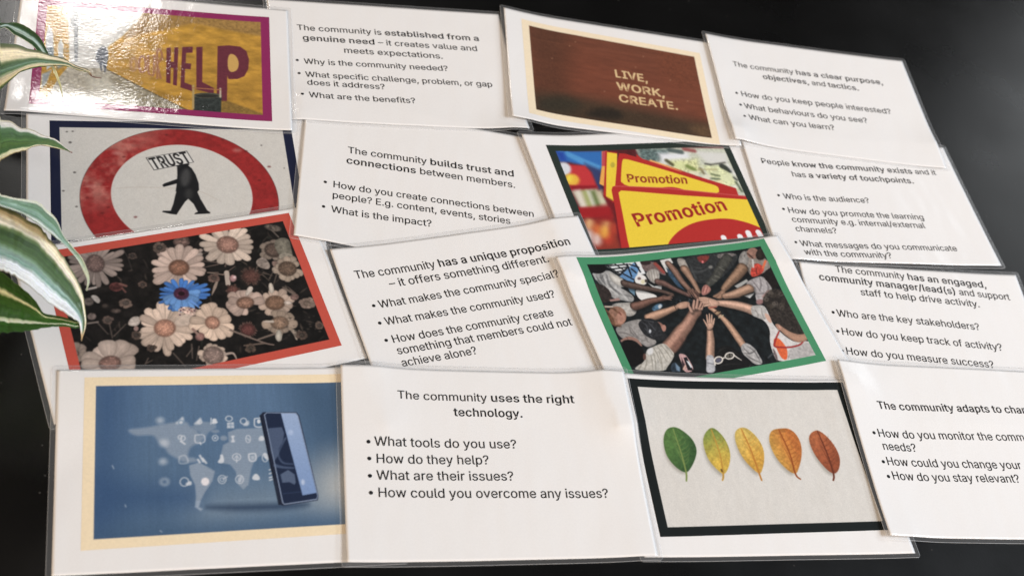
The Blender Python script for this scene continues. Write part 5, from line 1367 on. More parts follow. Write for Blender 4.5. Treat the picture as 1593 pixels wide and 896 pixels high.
S([1632,823,1614,752,1545,706],[.53,1.6,.53],(98,92,94),s=.7,al=.7),
S([1478,734,1554,723],[.52,1.57,.52],(98,92,94),s=.7,al=.7),
P([1449,675,1528,672,1494,623,1434,627],(150,110,108),s=.7,n=.1,sm=1),
S([1613,733,1537,689],[2.65],(190,120,112),s=1,al=.7),
S([1448,773,1368,757,1280,738,1179,730],[8.39,8.22,7.52,5.42],(8,9,10),s=1.3,al=.55),
S([1445,794,1366,778,1277,758,1177,750],[8.4,8.23,7.53,5.43],(182,142,116),n=.08,ed=.55),
S([1452,768,1372,753,1283,736,1181,734],[3.78,3.7,3.38,2.44],(112,88,71),s=1,n=.08,al=.4),
S([1442,808,1363,792,1274,771,1175,759],[2.86,2.8,2.56,1.85],(215,169,140),s=.9,n=.08,al=.5),
S([1169,751,1310,717],[.86],(120,84,68),s=.8,al=.6),
S([1390,551,1316,598,1245,631,1169,655,1101,674],[11,9.63,8.94,7.56,5.67],(8,9,10),s=1.3,al=.55),
S([1388,571,1314,618,1242,651,1167,675,1098,694],[11.01,9.64,8.95,7.57,5.68],(214,168,143),n=.07,ed=.5),
S([1396,538,1321,589,1249,624,1173,653,1102,677],[4.95,4.33,4.02,3.4,2.55],(132,104,88),s=1,n=.07,al=.4),
S([1384,590,1310,635,1239,666,1164,688,1096,704],[3.75,3.28,3.04,2.58,1.93],(251,199,171),s=.9,n=.07,al=.5),
P([1100,716,1102,685,1054,656,996,661,958,688,926,737,935,767,979,779,1033,757],(212,166,142),n=.07,ed=.3,sm=1),
S([1011,747,940,768],[2.2,1.52],(214,170,146),ed=.35),
S([1003,731,929,750],[2.19,1.52],(214,170,146),ed=.35),
S([1000,713,930,728],[2.19,1.52],(214,170,146),ed=.35),
S([1004,695,948,685],[2.19,1.52],(214,170,146),ed=.35),
S([999,740,935,758],[.42],(140,98,82),s=.3),
S([992,723,934,737],[.42],(140,98,82),s=.3),
S([998,700,943,702],[.42],(140,98,82),s=.3),
P([75,587,150,617,231,643,362,652,358,568,349,493,404,417,291,378,249,426,207,475,101,483],(152,147,143),n=.15,ed=.1,sm=1),
S([216,607,208,533,239,478],[.47,1.26,.47],(92,86,84),s=.6,al=.7),
S([98,550,168,531,209,499],[.47,1.25,.47],(92,86,84),s=.6,al=.7),
S([330,614,311,533,314,432],[.48,1.27,.48],(92,86,84),s=.6,al=.7),
S([221,581,243,485],[.47,1.26,.47],(92,86,84),s=.6,al=.7),
P([229,685,209,652,179,626,145,611,111,609,83,621,65,644,59,675,67,710,87,743,117,769,151,785,185,787,214,775,232,752,238,720],(146,104,84),n=.15),
P([181,748,223,716,217,666,157,616,127,638,143,694],(176,126,106),s=.8,n=.12,sm=1),
S([76,797,143,770,171,724],[1.26,2.05,.95],(98,66,46),s=.6,n=.3),
S([82,754,99,684,95,617],[1.26,2.05,.94],(98,66,46),s=.6,n=.3),
S([80,712,84,628,143,602],[1.26,2.04,.94],(98,66,46),s=.6,n=.3),
S([77,780,84,703],[1.26,2.05,.95],(98,66,46),s=.6,n=.3),
S([82,792,142,787],[1.26],(206,190,176),s=.5),
S([181,731,188,708],[1.11],(110,60,50),s=.5),
S([155,845,225,852],[1.59],(160,120,112),s=.6),
S([414,634,483,645,555,659,627,674,692,691],[6.74,7.86,7.06,5.45,4.49],(8,9,10),s=1.3,al=.55),
S([411,653,480,664,552,679,624,694,689,710],[6.74,7.87,7.06,5.46,4.5],(197,152,124),n=.08,ed=.55),
S([417,632,487,639,558,657,629,677,693,696],[3.03,3.54,3.18,2.45,2.02],(122,94,76),s=1,n=.08,al=.4),
S([408,665,477,678,549,691,622,704,687,718],[2.29,2.68,2.4,1.86,1.53],(232,181,149),s=.9,n=.08,al=.5),
P([689,728,751,754,817,753,837,732,818,700,771,689,713,689],(204,158,132),n=.08,ed=.3,sm=1),
S([775,734,827,729],[.41],(150,106,88),s=.3),
S([768,719,821,715],[.41],(150,106,88),s=.3),
S([761,704,814,700],[.41],(150,106,88),s=.3),
S([687,732,688,697],[.66],(60,44,40),s=.3),
P([439,606,488,607,527,550,506,502,460,509],(158,112,96),n=.1,ed=.2,sm=1),
P([525,537,518,526,510,518,502,513,494,512,488,515,485,522,485,532,488,543,495,554,503,562,511,568,519,569,525,566,528,558,528,548],(176,124,108)),
P([297,611,360,648,439,644,488,590,479,515,503,477,489,429,396,435,320,481,299,543],(42,43,46),n=.3,ed=.2,sm=1),
S([333,622,365,584,349,510],[.32,.8,.32],(92,94,100),s=.5,al=.7),
S([370,634,439,606],[.32,.8,.32],(92,94,100),s=.5,al=.7),
S([393,613,422,532],[.32,.8,.32],(92,94,100),s=.5,al=.7),
S([339,562,368,482],[.32,.79,.32],(92,94,100),s=.5,al=.7),
P([384,526,380,519,376,514,371,511,366,510,363,512,361,516,361,522,363,529,367,535,372,541,377,544,381,545,385,543,386,538,386,532],(190,194,200),s=.4),
S([96,472,165,488,218,464,242,411],[2.32,3.1,3.1,1.55],(152,112,98),s=.5),
S([479,345,549,392,638,462,721,517,805,591,859,635],[12.67,12.04,11.56,9.98,8.87,9.98],(8,9,10),s=1.3,al=.55),
S([476,363,546,411,635,481,718,537,802,611,856,655],[12.68,12.05,11.57,9.99,8.88,9.99],(176,130,110),n=.1,ed=.55),
S([487,324,556,373,645,445,727,505,810,582,865,623],[5.7,5.41,5.2,4.49,3.99,4.49],(109,80,68),s=1,n=.1,al=.4),
S([471,386,541,432,630,502,714,555,798,627,852,673],[4.32,4.1,3.94,3.4,3.02,3.4],(208,156,133),s=.9,n=.1,al=.5),
P([495,369,602,427,671,433,563,341,508,308],(120,82,70),s=2,n=.2,al=.7,sm=1),
S([843,655,886,730],[3.49,1.99],(8,9,10),s=1.3,al=.55),
S([840,675,883,749],[3.49,1.99],(190,146,126),ed=.5),
S([843,664,885,743],[1.57,.9],(117,90,78),s=1,al=.4),
S([839,681,882,753],[1.19,.68],(224,174,151),s=.9,al=.5),
S([874,659,922,735],[3.5,2],(8,9,10),s=1.3,al=.55),
S([872,679,919,755],[3.5,2],(190,146,126),ed=.5),
S([874,668,921,749],[1.57,.9],(117,90,78),s=1,al=.4),
S([870,685,919,758],[1.19,.68],(224,174,151),s=.9,al=.5),
S([895,667,938,722],[3.34,1.83],(190,146,126),ed=.4),
S([816,633,817,698],[3.47,1.99],(8,9,10),s=1.3,al=.55),
S([813,653,814,718],[3.48,1.99],(190,146,126),ed=.5),
S([816,642,816,712],[1.56,.89],(117,90,78),s=1,al=.4),
S([812,659,813,722],[1.18,.68],(224,174,151),s=.9,al=.5),
S([911,664,952,707],[2.84,1.34],(190,146,126),ed=.4),
S([862,689,894,737],[.5],(66,44,38),s=.3),
S([891,685,928,732],[.5],(66,44,38),s=.3),
S([911,673,942,704],[.5],(66,44,38),s=.3),
S([836,684,840,710],[.5],(66,44,38),s=.3),
P([263,364,344,390,449,411,477,347,497,293,432,229,385,196,343,155,75,202,137,240,215,275],(196,191,180),n=.12,ed=.1,sm=1),
S([338,378,343,302,337,229],[.39,.94,.47],(128,122,110),s=.5,al=.75),
S([375,389,391,311,395,236],[.39,.95,.47],(128,122,110),s=.5,al=.75),
S([410,395,434,327,446,260],[.4,.95,.47],(128,122,110),s=.5,al=.75),
S([442,394,466,336,479,279],[.4,.95,.48],(128,122,110),s=.5,al=.75),
S([295,369,275,273,244,180],[.39,.94,.47],(128,122,110),s=.5,al=.75),
S([318,332,298,253,266,176],[.39,.94,.47],(128,122,110),s=.5,al=.75),
S([233,280,208,235,171,193],[.39,.93,.46],(128,122,110),s=.5,al=.75),
S([369,340,353,251,324,166],[.39,.94,.47],(128,122,110),s=.5,al=.75),
S([173,250,152,225,121,202],[.38,.92,.46],(128,122,110),s=.5,al=.75),
P([263,364,334,387,318,332,261,308],(222,222,222),s=.8,al=.8,sm=1),
P([80,462,139,481,200,459,239,386,239,312,190,255,119,235,66,236,65,325],(15,13,14),n=.25,sm=1),
P([237,304,231,292,224,283,217,277,211,276,207,279,206,286,207,297,211,308,217,320,224,329,232,335,238,337,242,334,243,326,242,316],(96,66,58),s=.5),
P([458,233,474,181,476,131,393,142,407,192],(40,52,64),n=.3,sm=1),
P([464,220,486,171,470,136,446,153],(110,136,160),s=.8),
P([523,297,584,280,596,218,599,126,524,114,505,142,518,215],(194,152,150),n=.1,sm=1),
P([554,250,584,253,586,124,542,136],(26,24,28),s=.3),
P([566,223,585,211,591,152,575,155],(216,222,226),s=.5),
P([539,253,537,211,542,169,505,142,511,191],(60,44,48),s=.6),
S([509,150,538,178],[1.57],(206,166,150)),
S([780,185,818,263,859,341,886,405,905,454],[7.71,7.55,7.07,6.1,4.98],(8,9,10),s=1.3,al=.55),
S([777,204,816,282,857,360,883,425,902,473],[7.72,7.56,7.07,6.11,4.98],(200,156,131),n=.08,ed=.55),
S([783,180,822,258,863,338,888,405,906,458],[3.47,3.4,3.18,2.75,2.24],(124,96,81),s=1,n=.08,al=.4),
S([774,217,812,295,854,373,881,435,900,482],[2.63,2.57,2.41,2.08,1.7],(235,185,157),s=.9,n=.08,al=.5),
P([873,474,893,527,920,556,971,548,964,516,928,465],(205,160,136),n=.07,ed=.3,sm=1),
S([911,533,933,601],[1.99,1.24],(208,164,140),ed=.4),
S([927,530,961,606],[1.99,1.24],(208,164,140),ed=.4),
S([945,528,978,594],[1.99,1.25],(208,164,140),ed=.4),
S([950,509,985,556],[1.99,1.24],(208,164,140),ed=.4),
S([890,501,885,561],[1.98,1.24],(208,164,140),ed=.4),
S([869,470,895,459,927,464],[.74],(50,40,38),s=.3),
P([754,235,788,240,822,225,799,149,766,72,682,86,726,162],(186,187,192),n=.12,ed=.15,sm=1),
S([732,174,787,151],[.64],(110,110,116)),
S([1128,245,1116,325,1091,451,1067,524,1049,558,1026,601,994,641],[7.12,7.45,6.62,5.13,4.3,4.8,3.81],(8,9,10),s=1.3,al=.55),
S([1126,264,1114,344,1089,470,1064,544,1046,578,1024,621,992,661],[7.13,7.46,6.63,5.14,4.31,4.81,3.81],(201,156,127),n=.08,ed=.55),
S([1132,243,1119,321,1094,450,1069,528,1050,564,1028,606,995,649],[3.2,3.35,2.98,2.31,1.94,2.16,1.71],(124,96,78),s=1,n=.08,al=.4),
S([1123,277,1111,357,1086,482,1062,553,1044,585,1022,629,990,668],[2.42,2.54,2.26,1.75,1.47,1.63,1.3],(237,185,152),s=.9,n=.08,al=.5),
S([1016,613,1056,625],[1.01],(70,52,40),s=.3),
S([1020,595,1066,610],[1.01],(150,124,90),s=.3),
S([1024,581,1072,596],[1.01],(60,46,38),s=.3),
S([1028,558,1079,575],[1],(176,160,130),s=.3),
S([984,662,1052,661],[1.17],(160,80,66),s=.5),
P([1094,270,1169,299,1220,227,1222,179,1230,75,1145,77,1107,156,1083,194],(178,175,173),n=.15,ed=.1,sm=1),
S([1095,201,1158,190,1222,214],[.49,1.32,.49],(88,86,86),s=.5,al=.8),
S([1158,259,1198,201,1206,113],[.5,1.33,.5],(88,86,86),s=.5,al=.8),
S([1111,181,1142,141,1210,87],[.49,1.32,.49],(88,86,86),s=.5,al=.8),
S([1118,248,1142,193],[.5,1.32,.5],(88,86,86),s=.5,al=.8),
P([791,151,833,228,890,286,949,304,1015,283,1071,205,1107,122,1119,77,928,51,790,59],(20,20,20),n=.3,sm=1),
S([867,239,906,267,960,275],[.24,.65,.24],(58,56,54),s=.5,al=.7),
S([838,126,923,128,1017,112],[.24,.64,.24],(58,56,54),s=.5,al=.7),
S([1000,251,1040,193],[.25,.66,.25],(58,56,54),s=.5,al=.7),
S([884,185,881,176,874,167,865,160,854,154,841,151,830,150,819,152,811,157,806,164,805,172,808,181,815,190,824,197,835,203,848,207,860,207,870,205,878,200,883,194,884,185],[1.21],(228,220,210),s=.3),
S([1002,201,997,192,989,185,978,178,966,174,952,173,940,173,929,177,921,183,917,190,918,198,922,207,930,214,941,221,954,225,967,227,980,226,990,222,998,217,1002,209,1002,201],[1.14],(228,220,210),s=.3),
P([874,183,870,175,863,168,854,162,842,158,831,158,822,161,817,166,816,174,819,182,826,189,835,195,847,199,858,199,867,196,872,191],(86,86,104),s=.4),
P([992,201,987,194,979,187,967,183,955,181,943,182,934,186,928,192,928,199,932,206,941,212,952,216,965,218,977,217,986,213,991,208],(96,92,84),s=.4),
S([884,185,915,194],[1.13],(228,220,210)),
S([1000,200,1020,171,1045,143],[1.31,1.14,.65],(222,214,204)),
S([803,165,796,142],[1.29],(222,214,204)),
S([965,214,954,182],[.82],(30,26,26)),
P([1373,622,1427,623,1503,614,1505,530,1492,434,1516,359,1557,281,1614,219,1706,221,1773,193,1771,69,1745,21,1354,62,1359,174,1384,274,1442,371,1436,465,1385,504,1338,533],(206,202,199),n=.08,sm=1),
P([1518,173,1698,205,1782,191,1762,53,1460,61],(176,172,170),s=1.5,n=.1,sm=1),
P([1373,622,1427,623,1499,614,1497,532,1436,465,1385,504,1338,533],(192,188,184),n=.1,ed=.15,sm=1),
S([1398,583,1402,537,1385,504],[.43,1.03,.43],(120,114,110),s=.5,al=.7),
S([1464,591,1443,531,1442,477],[.43,1.04,.43],(120,114,110),s=.5,al=.7),
S([1361,597,1398,565],[.43,1.03,.43],(120,114,110),s=.5,al=.7),
P([1421,286,1481,292,1502,228,1512,174,1457,68,1411,95,1412,191],(228,96,50),n=.08,sm=1),
P([1383,222,1391,151,1367,68,1351,106],(110,96,96),s=.6,n=.3,sm=1),
P([1500,415,1546,425,1572,381,1616,325,1686,287,1763,293,1765,230,1679,204,1609,227,1561,289,1535,342],(182,137,112),n=.08,ed=.2,sm=1),
P([1468,545,1505,512,1496,442,1473,432,1455,484],(206,164,144),s=.6,sm=1),
P([1498,649,1566,721,1677,761,1758,722,1747,613,1762,464,1762,284,1684,283,1616,325,1572,381,1542,426,1496,442,1509,521,1514,583],(48,42,38),n=.35,sm=1),
S([1634,618,1631,620,1630,624,1630,629,1632,635,1635,641,1640,647,1646,652,1651,655,1657,657,1661,656,1664,654,1666,650,1665,645,1663,639,1660,633,1655,627,1649,622,1644,619,1639,618,1634,618],[.79],(34,29,27),s=.5,al=.75),
S([1721,604,1723,607,1727,610,1732,612,1737,613,1743,614,1749,614,1754,613,1758,611,1760,608,1760,606,1758,603,1754,600,1749,598,1744,597,1737,596,1732,596,1727,598,1723,599,1721,602,1721,604],[.8],(66,58,50),s=.5,al=.75),
S([1584,655,1579,652,1573,651,1568,652,1564,654,1562,658,1561,663,1562,668,1564,673,1568,677,1573,681,1579,683,1584,684,1589,683,1593,681,1596,677,1597,673,1596,668,1593,663,1589,658,1584,655],[.79],(34,29,27),s=.5,al=.75),
S([1568,585,1567,587,1567,591,1569,595,1572,600,1576,605,1581,609,1587,612,1591,614,1596,615,1598,614,1600,611,1599,608,1598,603,1594,598,1590,594,1585,590,1580,586,1575,584,1571,584,1568,585],[.79],(88,80,72),s=.5,al=.75),
S([1678,579,1674,579,1669,581,1666,585,1665,590,1665,596,1666,603,1670,609,1674,614,1679,618,1684,620,1689,620,1693,618,1696,614,1698,609,1698,603,1696,596,1693,590,1689,585,1684,581,1678,579],[.79],(66,58,50),s=.5,al=.75),
S([1568,547,1563,543,1557,541,1551,540,1545,541,1541,544,1538,548,1537,553,1538,559,1541,564,1545,569,1550,573,1556,575,1562,575,1568,574,1572,571,1575,567,1576,562,1575,557,1572,551,1568,547],[.78],(66,58,50),s=.5,al=.75),
S([1585,581,1582,581,1579,583,1577,586,1576,590,1576,594,1578,599,1580,604,1584,607,1587,610,1591,611,1595,611,1598,609,1600,606,1601,602,1600,598,1599,593,1596,589,1593,585,1589,582,1585,581],[.79],(88,80,72),s=.5,al=.75),
S([1758,546,1753,541,1748,538,1742,536,1736,536,1730,537,1726,540,1723,544,1722,548,1723,554,1726,559,1730,563,1736,566,1742,568,1748,569,1754,568,1758,565,1761,561,1762,556,1760,551,1758,546],[.79],(66,58,50),s=.5,al=.75),
S([1628,599,1624,598,1619,599,1615,601,1612,606,1610,611,1609,617,1610,623,1612,629,1615,633,1619,636,1623,637,1628,636,1632,634,1635,629,1637,624,1638,618,1638,612,1636,606,1632,602,1628,599],[.79],(110,100,92),s=.5,al=.75),
S([1615,702,1616,706,1618,710,1621,714,1625,718,1630,720,1635,721,1639,721,1643,720,1646,717,1647,714,1646,710,1644,706,1641,702,1637,699,1632,696,1627,695,1623,695,1619,697,1616,699,1615,702],[.79],(66,58,50),s=.5,al=.75),
S([1636,707,1632,705,1628,705,1624,706,1621,708,1618,712,1617,716,1616,721,1617,725,1619,729,1622,731,1626,733,1630,733,1634,732,1637,729,1640,726,1641,722,1642,717,1641,713,1639,709,1636,707],[.79],(110,100,92),s=.5,al=.75),
S([1752,712,1749,715,1748,718,1748,723,1749,727,1752,731,1756,735,1761,738,1766,739,1770,739,1774,738,1777,735,1779,732,1779,728,1777,723,1775,719,1771,716,1766,713,1761,711,1756,711,1752,712],[.8],(88,80,72),s=.5,al=.75),
S([1611,601,1606,599,1602,598,1597,599,1593,601,1590,604,1588,608,1588,613,1590,618,1593,622,1596,626,1601,628,1606,629,1611,628,1615,626,1618,622,1619,618,1619,613,1618,609,1615,604,1611,601],[.79],(110,100,92),s=.5,al=.75),
S([1754,687,1750,685,1745,685,1740,686,1734,689,1729,693,1725,698,1722,703,1721,708,1722,712,1724,716,1727,717,1732,718,1738,716,1743,714,1748,710,1752,705,1755,700,1756,695,1756,690,1754,687],[.8],(66,58,50),s=.5,al=.75),
S([1541,657,1542,660,1546,663,1552,665,1559,667,1566,669,1573,669,1579,668,1583,666,1586,664,1586,661,1584,658,1580,655,1575,652,1568,650,1561,649,1554,649,1548,650,1543,652,1541,654,1541,657],[.79],(66,58,50),s=.5,al=.75),
S([1692,690,1694,694,1698,698,1704,702,1711,705,1718,706,1725,706,1731,705,1735,703,1737,699,1737,695,1735,691,1731,687,1725,683,1719,681,1712,679,1705,679,1699,680,1695,682,1692,686,1692,690],[.8],(110,100,92),s=.5,al=.75),
S([1552,674,1547,670,1542,667,1537,666,1532,666,1528,668,1526,671,1525,675,1525,680,1528,685,1531,689,1536,693,1541,696,1547,697,1551,697,1555,695,1558,692,1559,688,1558,684,1556,679,1552,674],[.79],(110,100,92),s=.5,al=.75),
S([1744,695,1739,691,1734,688,1729,686,1724,685,1720,686,1717,689,1716,692,1716,697,1718,702,1722,707,1726,711,1731,714,1736,716,1741,717,1745,716,1748,714,1749,710,1749,705,1747,700,1744,695],[.8],(66,58,50),s=.5,al=.75),
S([1598,585,1599,588,1601,592,1604,595,1609,599,1614,601,1619,603,1624,603,1628,603,1631,601,1632,599,1632,595,1630,592,1626,588,1622,585,1617,583,1611,581,1607,581,1602,581,1600,583,1598,585],[.79],(88,80,72),s=.5,al=.75),
S([1634,551,1634,555,1636,560,1640,565,1645,569,1651,572,1657,574,1663,575,1668,574,1672,572,1674,568,1674,564,1672,559,1668,554,1663,550,1657,547,1651,544,1645,544,1640,545,1636,547,1634,551],[.79],(88,80,72),s=.5,al=.75),
S([1608,640,1607,644,1607,649,1609,654,1613,659,1619,664,1624,668,1631,670,1636,670,1641,669,1644,667,1646,663,1645,658,1643,653,1639,648,1634,643,1628,639,1622,637,1616,637,1611,638,1608,640],[.79],(34,29,27),s=.5,al=.75),
S([1676,527,1672,527,1669,529,1666,532,1665,536,1665,541,1666,546,1669,552,1672,556,1676,559,1680,560,1684,560,1687,559,1689,556,1691,551,1691,546,1689,541,1687,536,1684,532,1680,529,1676,527],[.79],(34,29,27),s=.5,al=.75),
S([1639,548,1638,552,1639,558,1643,563,1648,569,1654,573,1660,576,1667,577,1673,577,1677,575,1680,572,1681,567,1680,562,1677,556,1672,551,1666,547,1659,543,1652,542,1647,542,1642,544,1639,548],[.79],(88,80,72),s=.5,al=.75),
S([1547,568,1545,570,1544,574,1545,578,1547,584,1551,589,1556,594,1561,598,1566,601,1570,602,1574,601,1576,599,1577,596,1576,591,1573,586,1570,580,1565,575,1560,571,1555,568,1550,567,1547,568],[.78],(66,58,50),s=.5,al=.75),
S([1634,670,1629,669,1624,671,1620,673,1618,678,1617,683,1619,688,1622,694,1626,698,1631,702,1636,704,1642,705,1647,704,1650,701,1652,697,1653,691,1652,686,1649,680,1645,676,1640,672,1634,670],[.79],(66,58,50),s=.5,al=.75),
S([1598,703,1594,700,1588,698,1583,697,1577,698,1573,700,1569,704,1567,709,1567,713,1569,718,1572,723,1577,726,1582,728,1588,729,1593,728,1598,726,1601,722,1603,718,1603,713,1602,708,1598,703],[.79],(88,80,72),s=.5,al=.75),
S([1671,582,1667,578,1662,575,1656,573,1651,573,1647,575,1645,577,1643,581,1643,585,1645,590,1649,595,1653,599,1658,602,1663,604,1668,604,1672,602,1675,600,1676,596,1676,592,1674,587,1671,582],[.79],(88,80,72),s=.5,al=.75),
S([1649,550,1645,547,1639,546,1634,546,1630,548,1627,551,1625,556,1624,560,1626,565,1628,570,1632,573,1637,576,1642,577,1647,577,1652,575,1655,572,1657,568,1657,563,1656,558,1653,553,1649,550],[.79],(66,58,50),s=.5,al=.75),
S([1608,711,1607,714,1608,718,1610,724,1615,730,1621,735,1628,740,1634,744,1640,747,1645,747,1648,746,1650,743,1649,738,1646,733,1641,727,1635,721,1629,716,1622,712,1616,710,1611,709,1608,711],[.79],(66,58,50),s=.5,al=.75),
S([1657,636,1652,633,1647,633,1642,633,1638,636,1634,640,1632,644,1632,649,1633,655,1635,659,1639,663,1644,665,1649,666,1654,665,1658,662,1662,659,1664,654,1664,649,1663,644,1661,639,1657,636],[.79],(34,29,27),s=.5,al=.75),
S([1564,528,1560,529,1558,533,1557,537,1558,543,1560,550,1564,556,1569,561,1574,565,1579,567,1584,567,1588,566,1590,562,1591,558,1590,552,1587,545,1584,539,1579,534,1574,530,1568,528,1564,528],[.78],(34,29,27),s=.5,al=.75),
S([1681,527,1677,529,1674,532,1673,536,1674,541,1676,546,1680,550,1684,553,1690,556,1695,556,1700,556,1703,554,1706,551,1707,547,1706,542,1704,537,1700,533,1696,530,1690,527,1685,527,1681,527],[.79],(34,29,27),s=.5,al=.75),
S([1532,592,1534,595,1538,599,1544,602,1551,605,1559,606,1566,606,1573,606,1578,604,1580,601,1581,598,1579,594,1575,590,1569,587,1562,585,1554,583,1547,583,1540,584,1536,586,1533,588,1532,592],[.78],(66,58,50),s=.5,al=.75),
S([1717,617,1717,620,1719,624,1722,628,1727,631,1731,633,1736,634,1741,634,1744,632,1746,630,1747,627,1747,623,1745,619,1741,615,1737,612,1732,610,1728,609,1723,609,1720,611,1717,613,1717,617],[.8],(34,29,27),s=.5,al=.75),
S([1687,714,1683,710,1678,708,1673,707,1669,707,1665,709,1663,711,1662,715,1662,719,1664,724,1668,728,1672,731,1677,734,1682,735,1686,735,1690,733,1692,731,1693,727,1692,722,1690,718,1687,714],[.8],(34,29,27),s=.5,al=.75),
S([1588,731,1590,736,1594,740,1598,744,1603,746,1608,747,1613,747,1617,745,1619,742,1621,739,1620,734,1618,729,1615,725,1610,721,1606,718,1600,717,1596,718,1592,719,1589,722,1588,726,1588,731],[.79],(110,100,92),s=.5,al=.75),
S([1638,724,1634,719,1629,716,1623,713,1618,713,1613,714,1609,716,1606,719,1605,724,1606,729,1609,734,1613,739,1618,742,1623,744,1629,745,1634,744,1638,742,1641,738,1641,734,1640,729,1638,724],[.8],(88,80,72),s=.5,al=.75),
S([1612,639,1608,636,1602,635,1596,636,1591,639,1586,642,1582,647,1580,653,1580,658,1582,663,1585,667,1589,670,1595,671,1601,670,1606,667,1611,664,1615,659,1617,653,1617,648,1615,643,1612,639],[.79],(34,29,27),s=.5,al=.75),
S([1659,689,1657,692,1658,697,1660,702,1664,708,1670,714,1676,719,1683,722,1689,725,1694,725,1697,724,1699,721,1698,716,1695,711,1691,705,1686,699,1679,694,1673,690,1667,688,1662,688,1659,689],[.8],(66,58,50),s=.5,al=.75),
S([1683,613,1679,615,1675,618,1674,623,1674,629,1676,635,1680,641,1685,647,1691,651,1697,653,1702,654,1707,652,1710,649,1712,644,1712,638,1710,632,1706,626,1701,620,1695,616,1689,614,1683,613],[.79],(34,29,27),s=.5,al=.75),
S([1673,590,1671,593,1671,597,1674,603,1678,609,1683,614,1689,620,1695,624,1701,626,1706,627,1710,626,1711,623,1711,618,1709,613,1705,607,1700,601,1693,596,1687,592,1681,590,1676,589,1673,590],[.79],(66,58,50),s=.5,al=.75),
S([1566,661,1562,656,1557,652,1551,650,1546,649,1541,650,1537,652,1534,655,1534,660,1535,665,1537,670,1541,675,1546,679,1552,682,1557,683,1562,682,1566,680,1569,676,1570,672,1569,666,1566,661],[.79],(110,100,92),s=.5,al=.75),
S([1649,725,1648,730,1649,735,1652,741,1657,747,1664,753,1671,757,1679,760,1685,761,1691,760,1694,757,1695,753,1694,747,1691,741,1686,735,1679,730,1672,725,1664,723,1658,722,1652,723,1649,725],[.8],(34,29,27),s=.5,al=.75),
S([1706,557,1702,559,1699,563,1698,567,1698,573,1701,579,1705,585,1710,590,1716,594,1722,596,1727,596,1732,594,1735,590,1736,586,1735,580,1733,574,1729,568,1724,563,1718,559,1712,557,1706,557],[.79],(34,29,27),s=.5,al=.75),
S([1681,524,1676,520,1670,518,1663,517,1657,518,1652,521,1648,525,1645,530,1645,536,1647,541,1650,546,1655,549,1661,552,1667,552,1674,551,1679,548,1683,544,1685,539,1686,534,1684,528,1681,524],[.79],(66,58,50),s=.5,al=.75),
S([1724,695,1723,697,1723,701,1725,707,1728,713,1733,719,1739,724,1745,728,1750,731,1755,732,1759,732,1760,729,1760,725,1758,720,1755,714,1750,708,1744,702,1738,698,1733,695,1728,694,1724,695],[.8],(34,29,27),s=.5,al=.75),
S([1651,458,1657,416],[.7,.26],(36,31,29),s=.5,al=.6),
S([1662,512,1668,470],[.7,.26],(74,66,60),s=.5,al=.6),
S([1750,478,1755,435],[.7,.26],(36,31,29),s=.5,al=.6),
S([1748,420,1753,378],[.7,.26],(74,66,60),s=.5,al=.6),
S([1660,440,1666,398],[.7,.26],(62,55,50),s=.5,al=.6),
S([1689,504,1694,462],[.7,.26],(62,55,50),s=.5,al=.6),
S([1718,495,1723,452],[.7,.26],(62,55,50),s=.5,al=.6),
S([1708,538,1714,495],[.7,.26],(62,55,50),s=.5,al=.6),
S([1723,474,1728,432],[.7,.26],(74,66,60),s=.5,al=.6),
S([1638,545,1644,503],[.7,.26],(36,31,29),s=.5,al=.6),
S([1621,521,1626,479],[.7,.26],(36,31,29),s=.5,al=.6),
S([1661,548,1667,505],[.7,.26],(62,55,50),s=.5,al=.6),
S([1745,493,1751,450],[.7,.26],(62,55,50),s=.5,al=.6),
S([1692,404,1697,362],[.7,.26],(36,31,29),s=.5,al=.6),
S([1732,401,1737,359],[.7,.26],(74,66,60),s=.5,al=.6),
S([1732,423,1737,381],[.7,.26],(62,55,50),s=.5,al=.6),
S([1651,468,1656,425],[.7,.26],(62,55,50),s=.5,al=.6),
S([1727,394,1732,352],[.7,.26],(74,66,60),s=.5,al=.6),
S([1578,540,1583,497],[.7,.26],(74,66,60),s=.5,al=.6),
S([1690,376,1695,333],[.7,.26],(62,55,50),s=.5,al=.6),
S([1672,487,1677,445],[.7,.26],(62,55,50),s=.5,al=.6),
S([1603,522,1608,480],[.7,.26],(74,66,60),s=.5,al=.6),
S([1691,485,1697,442],[.7,.26],(36,31,29),s=.5,al=.6),
S([1610,534,1615,492],[.7,.26],(74,66,60),s=.5,al=.6),
S([1747,440,1752,398],[.7,.26],(74,66,60),s=.5,al=.6),
P([1510,409,1550,416,1570,377,1545,345,1512,359],(208,156,132),n=.05,ed=.3,sm=1),
S([1527,397,1537,364],[.86],(160,106,88),s=.5),
S([1516,345,1443,273,1406,218,1460,198,1542,185,1635,189,1687,211],[1.2,1.54,1.71,1.54,1.54,1.37,1.03],(178,46,44),ed=.3),
S([1294,124,1359,156],[1],(76,80,84),s=.6),
P([1278,417,1277,416,1276,416,1275,415,1274,415,1273,416,1272,416,1271,417,1272,418,1272,419,1273,420,1275,420,1276,420,1277,420,1278,419,1278,418],(60,66,66),s=.4,al=.7),
P([1203,407,1202,407,1201,406,1200,406,1198,406,1197,406,1196,407,1196,408,1196,409,1197,409,1198,410,1199,410,1201,410,1202,410,1203,409,1203,408],(60,66,66),s=.4,al=.7),
P([951,284,950,284,949,283,948,283,947,283,946,283,945,284,945,285,945,285,945,286,946,287,948,287,949,287,950,287,951,286,951,285],(60,66,66),s=.4,al=.7),
P([1334,393,1333,392,1332,391,1331,391,1330,391,1328,391,1328,392,1327,393,1328,394,1328,394,1329,395,1331,396,1332,395,1333,395,1334,394,1334,394],(60,66,66),s=.4,al=.7),
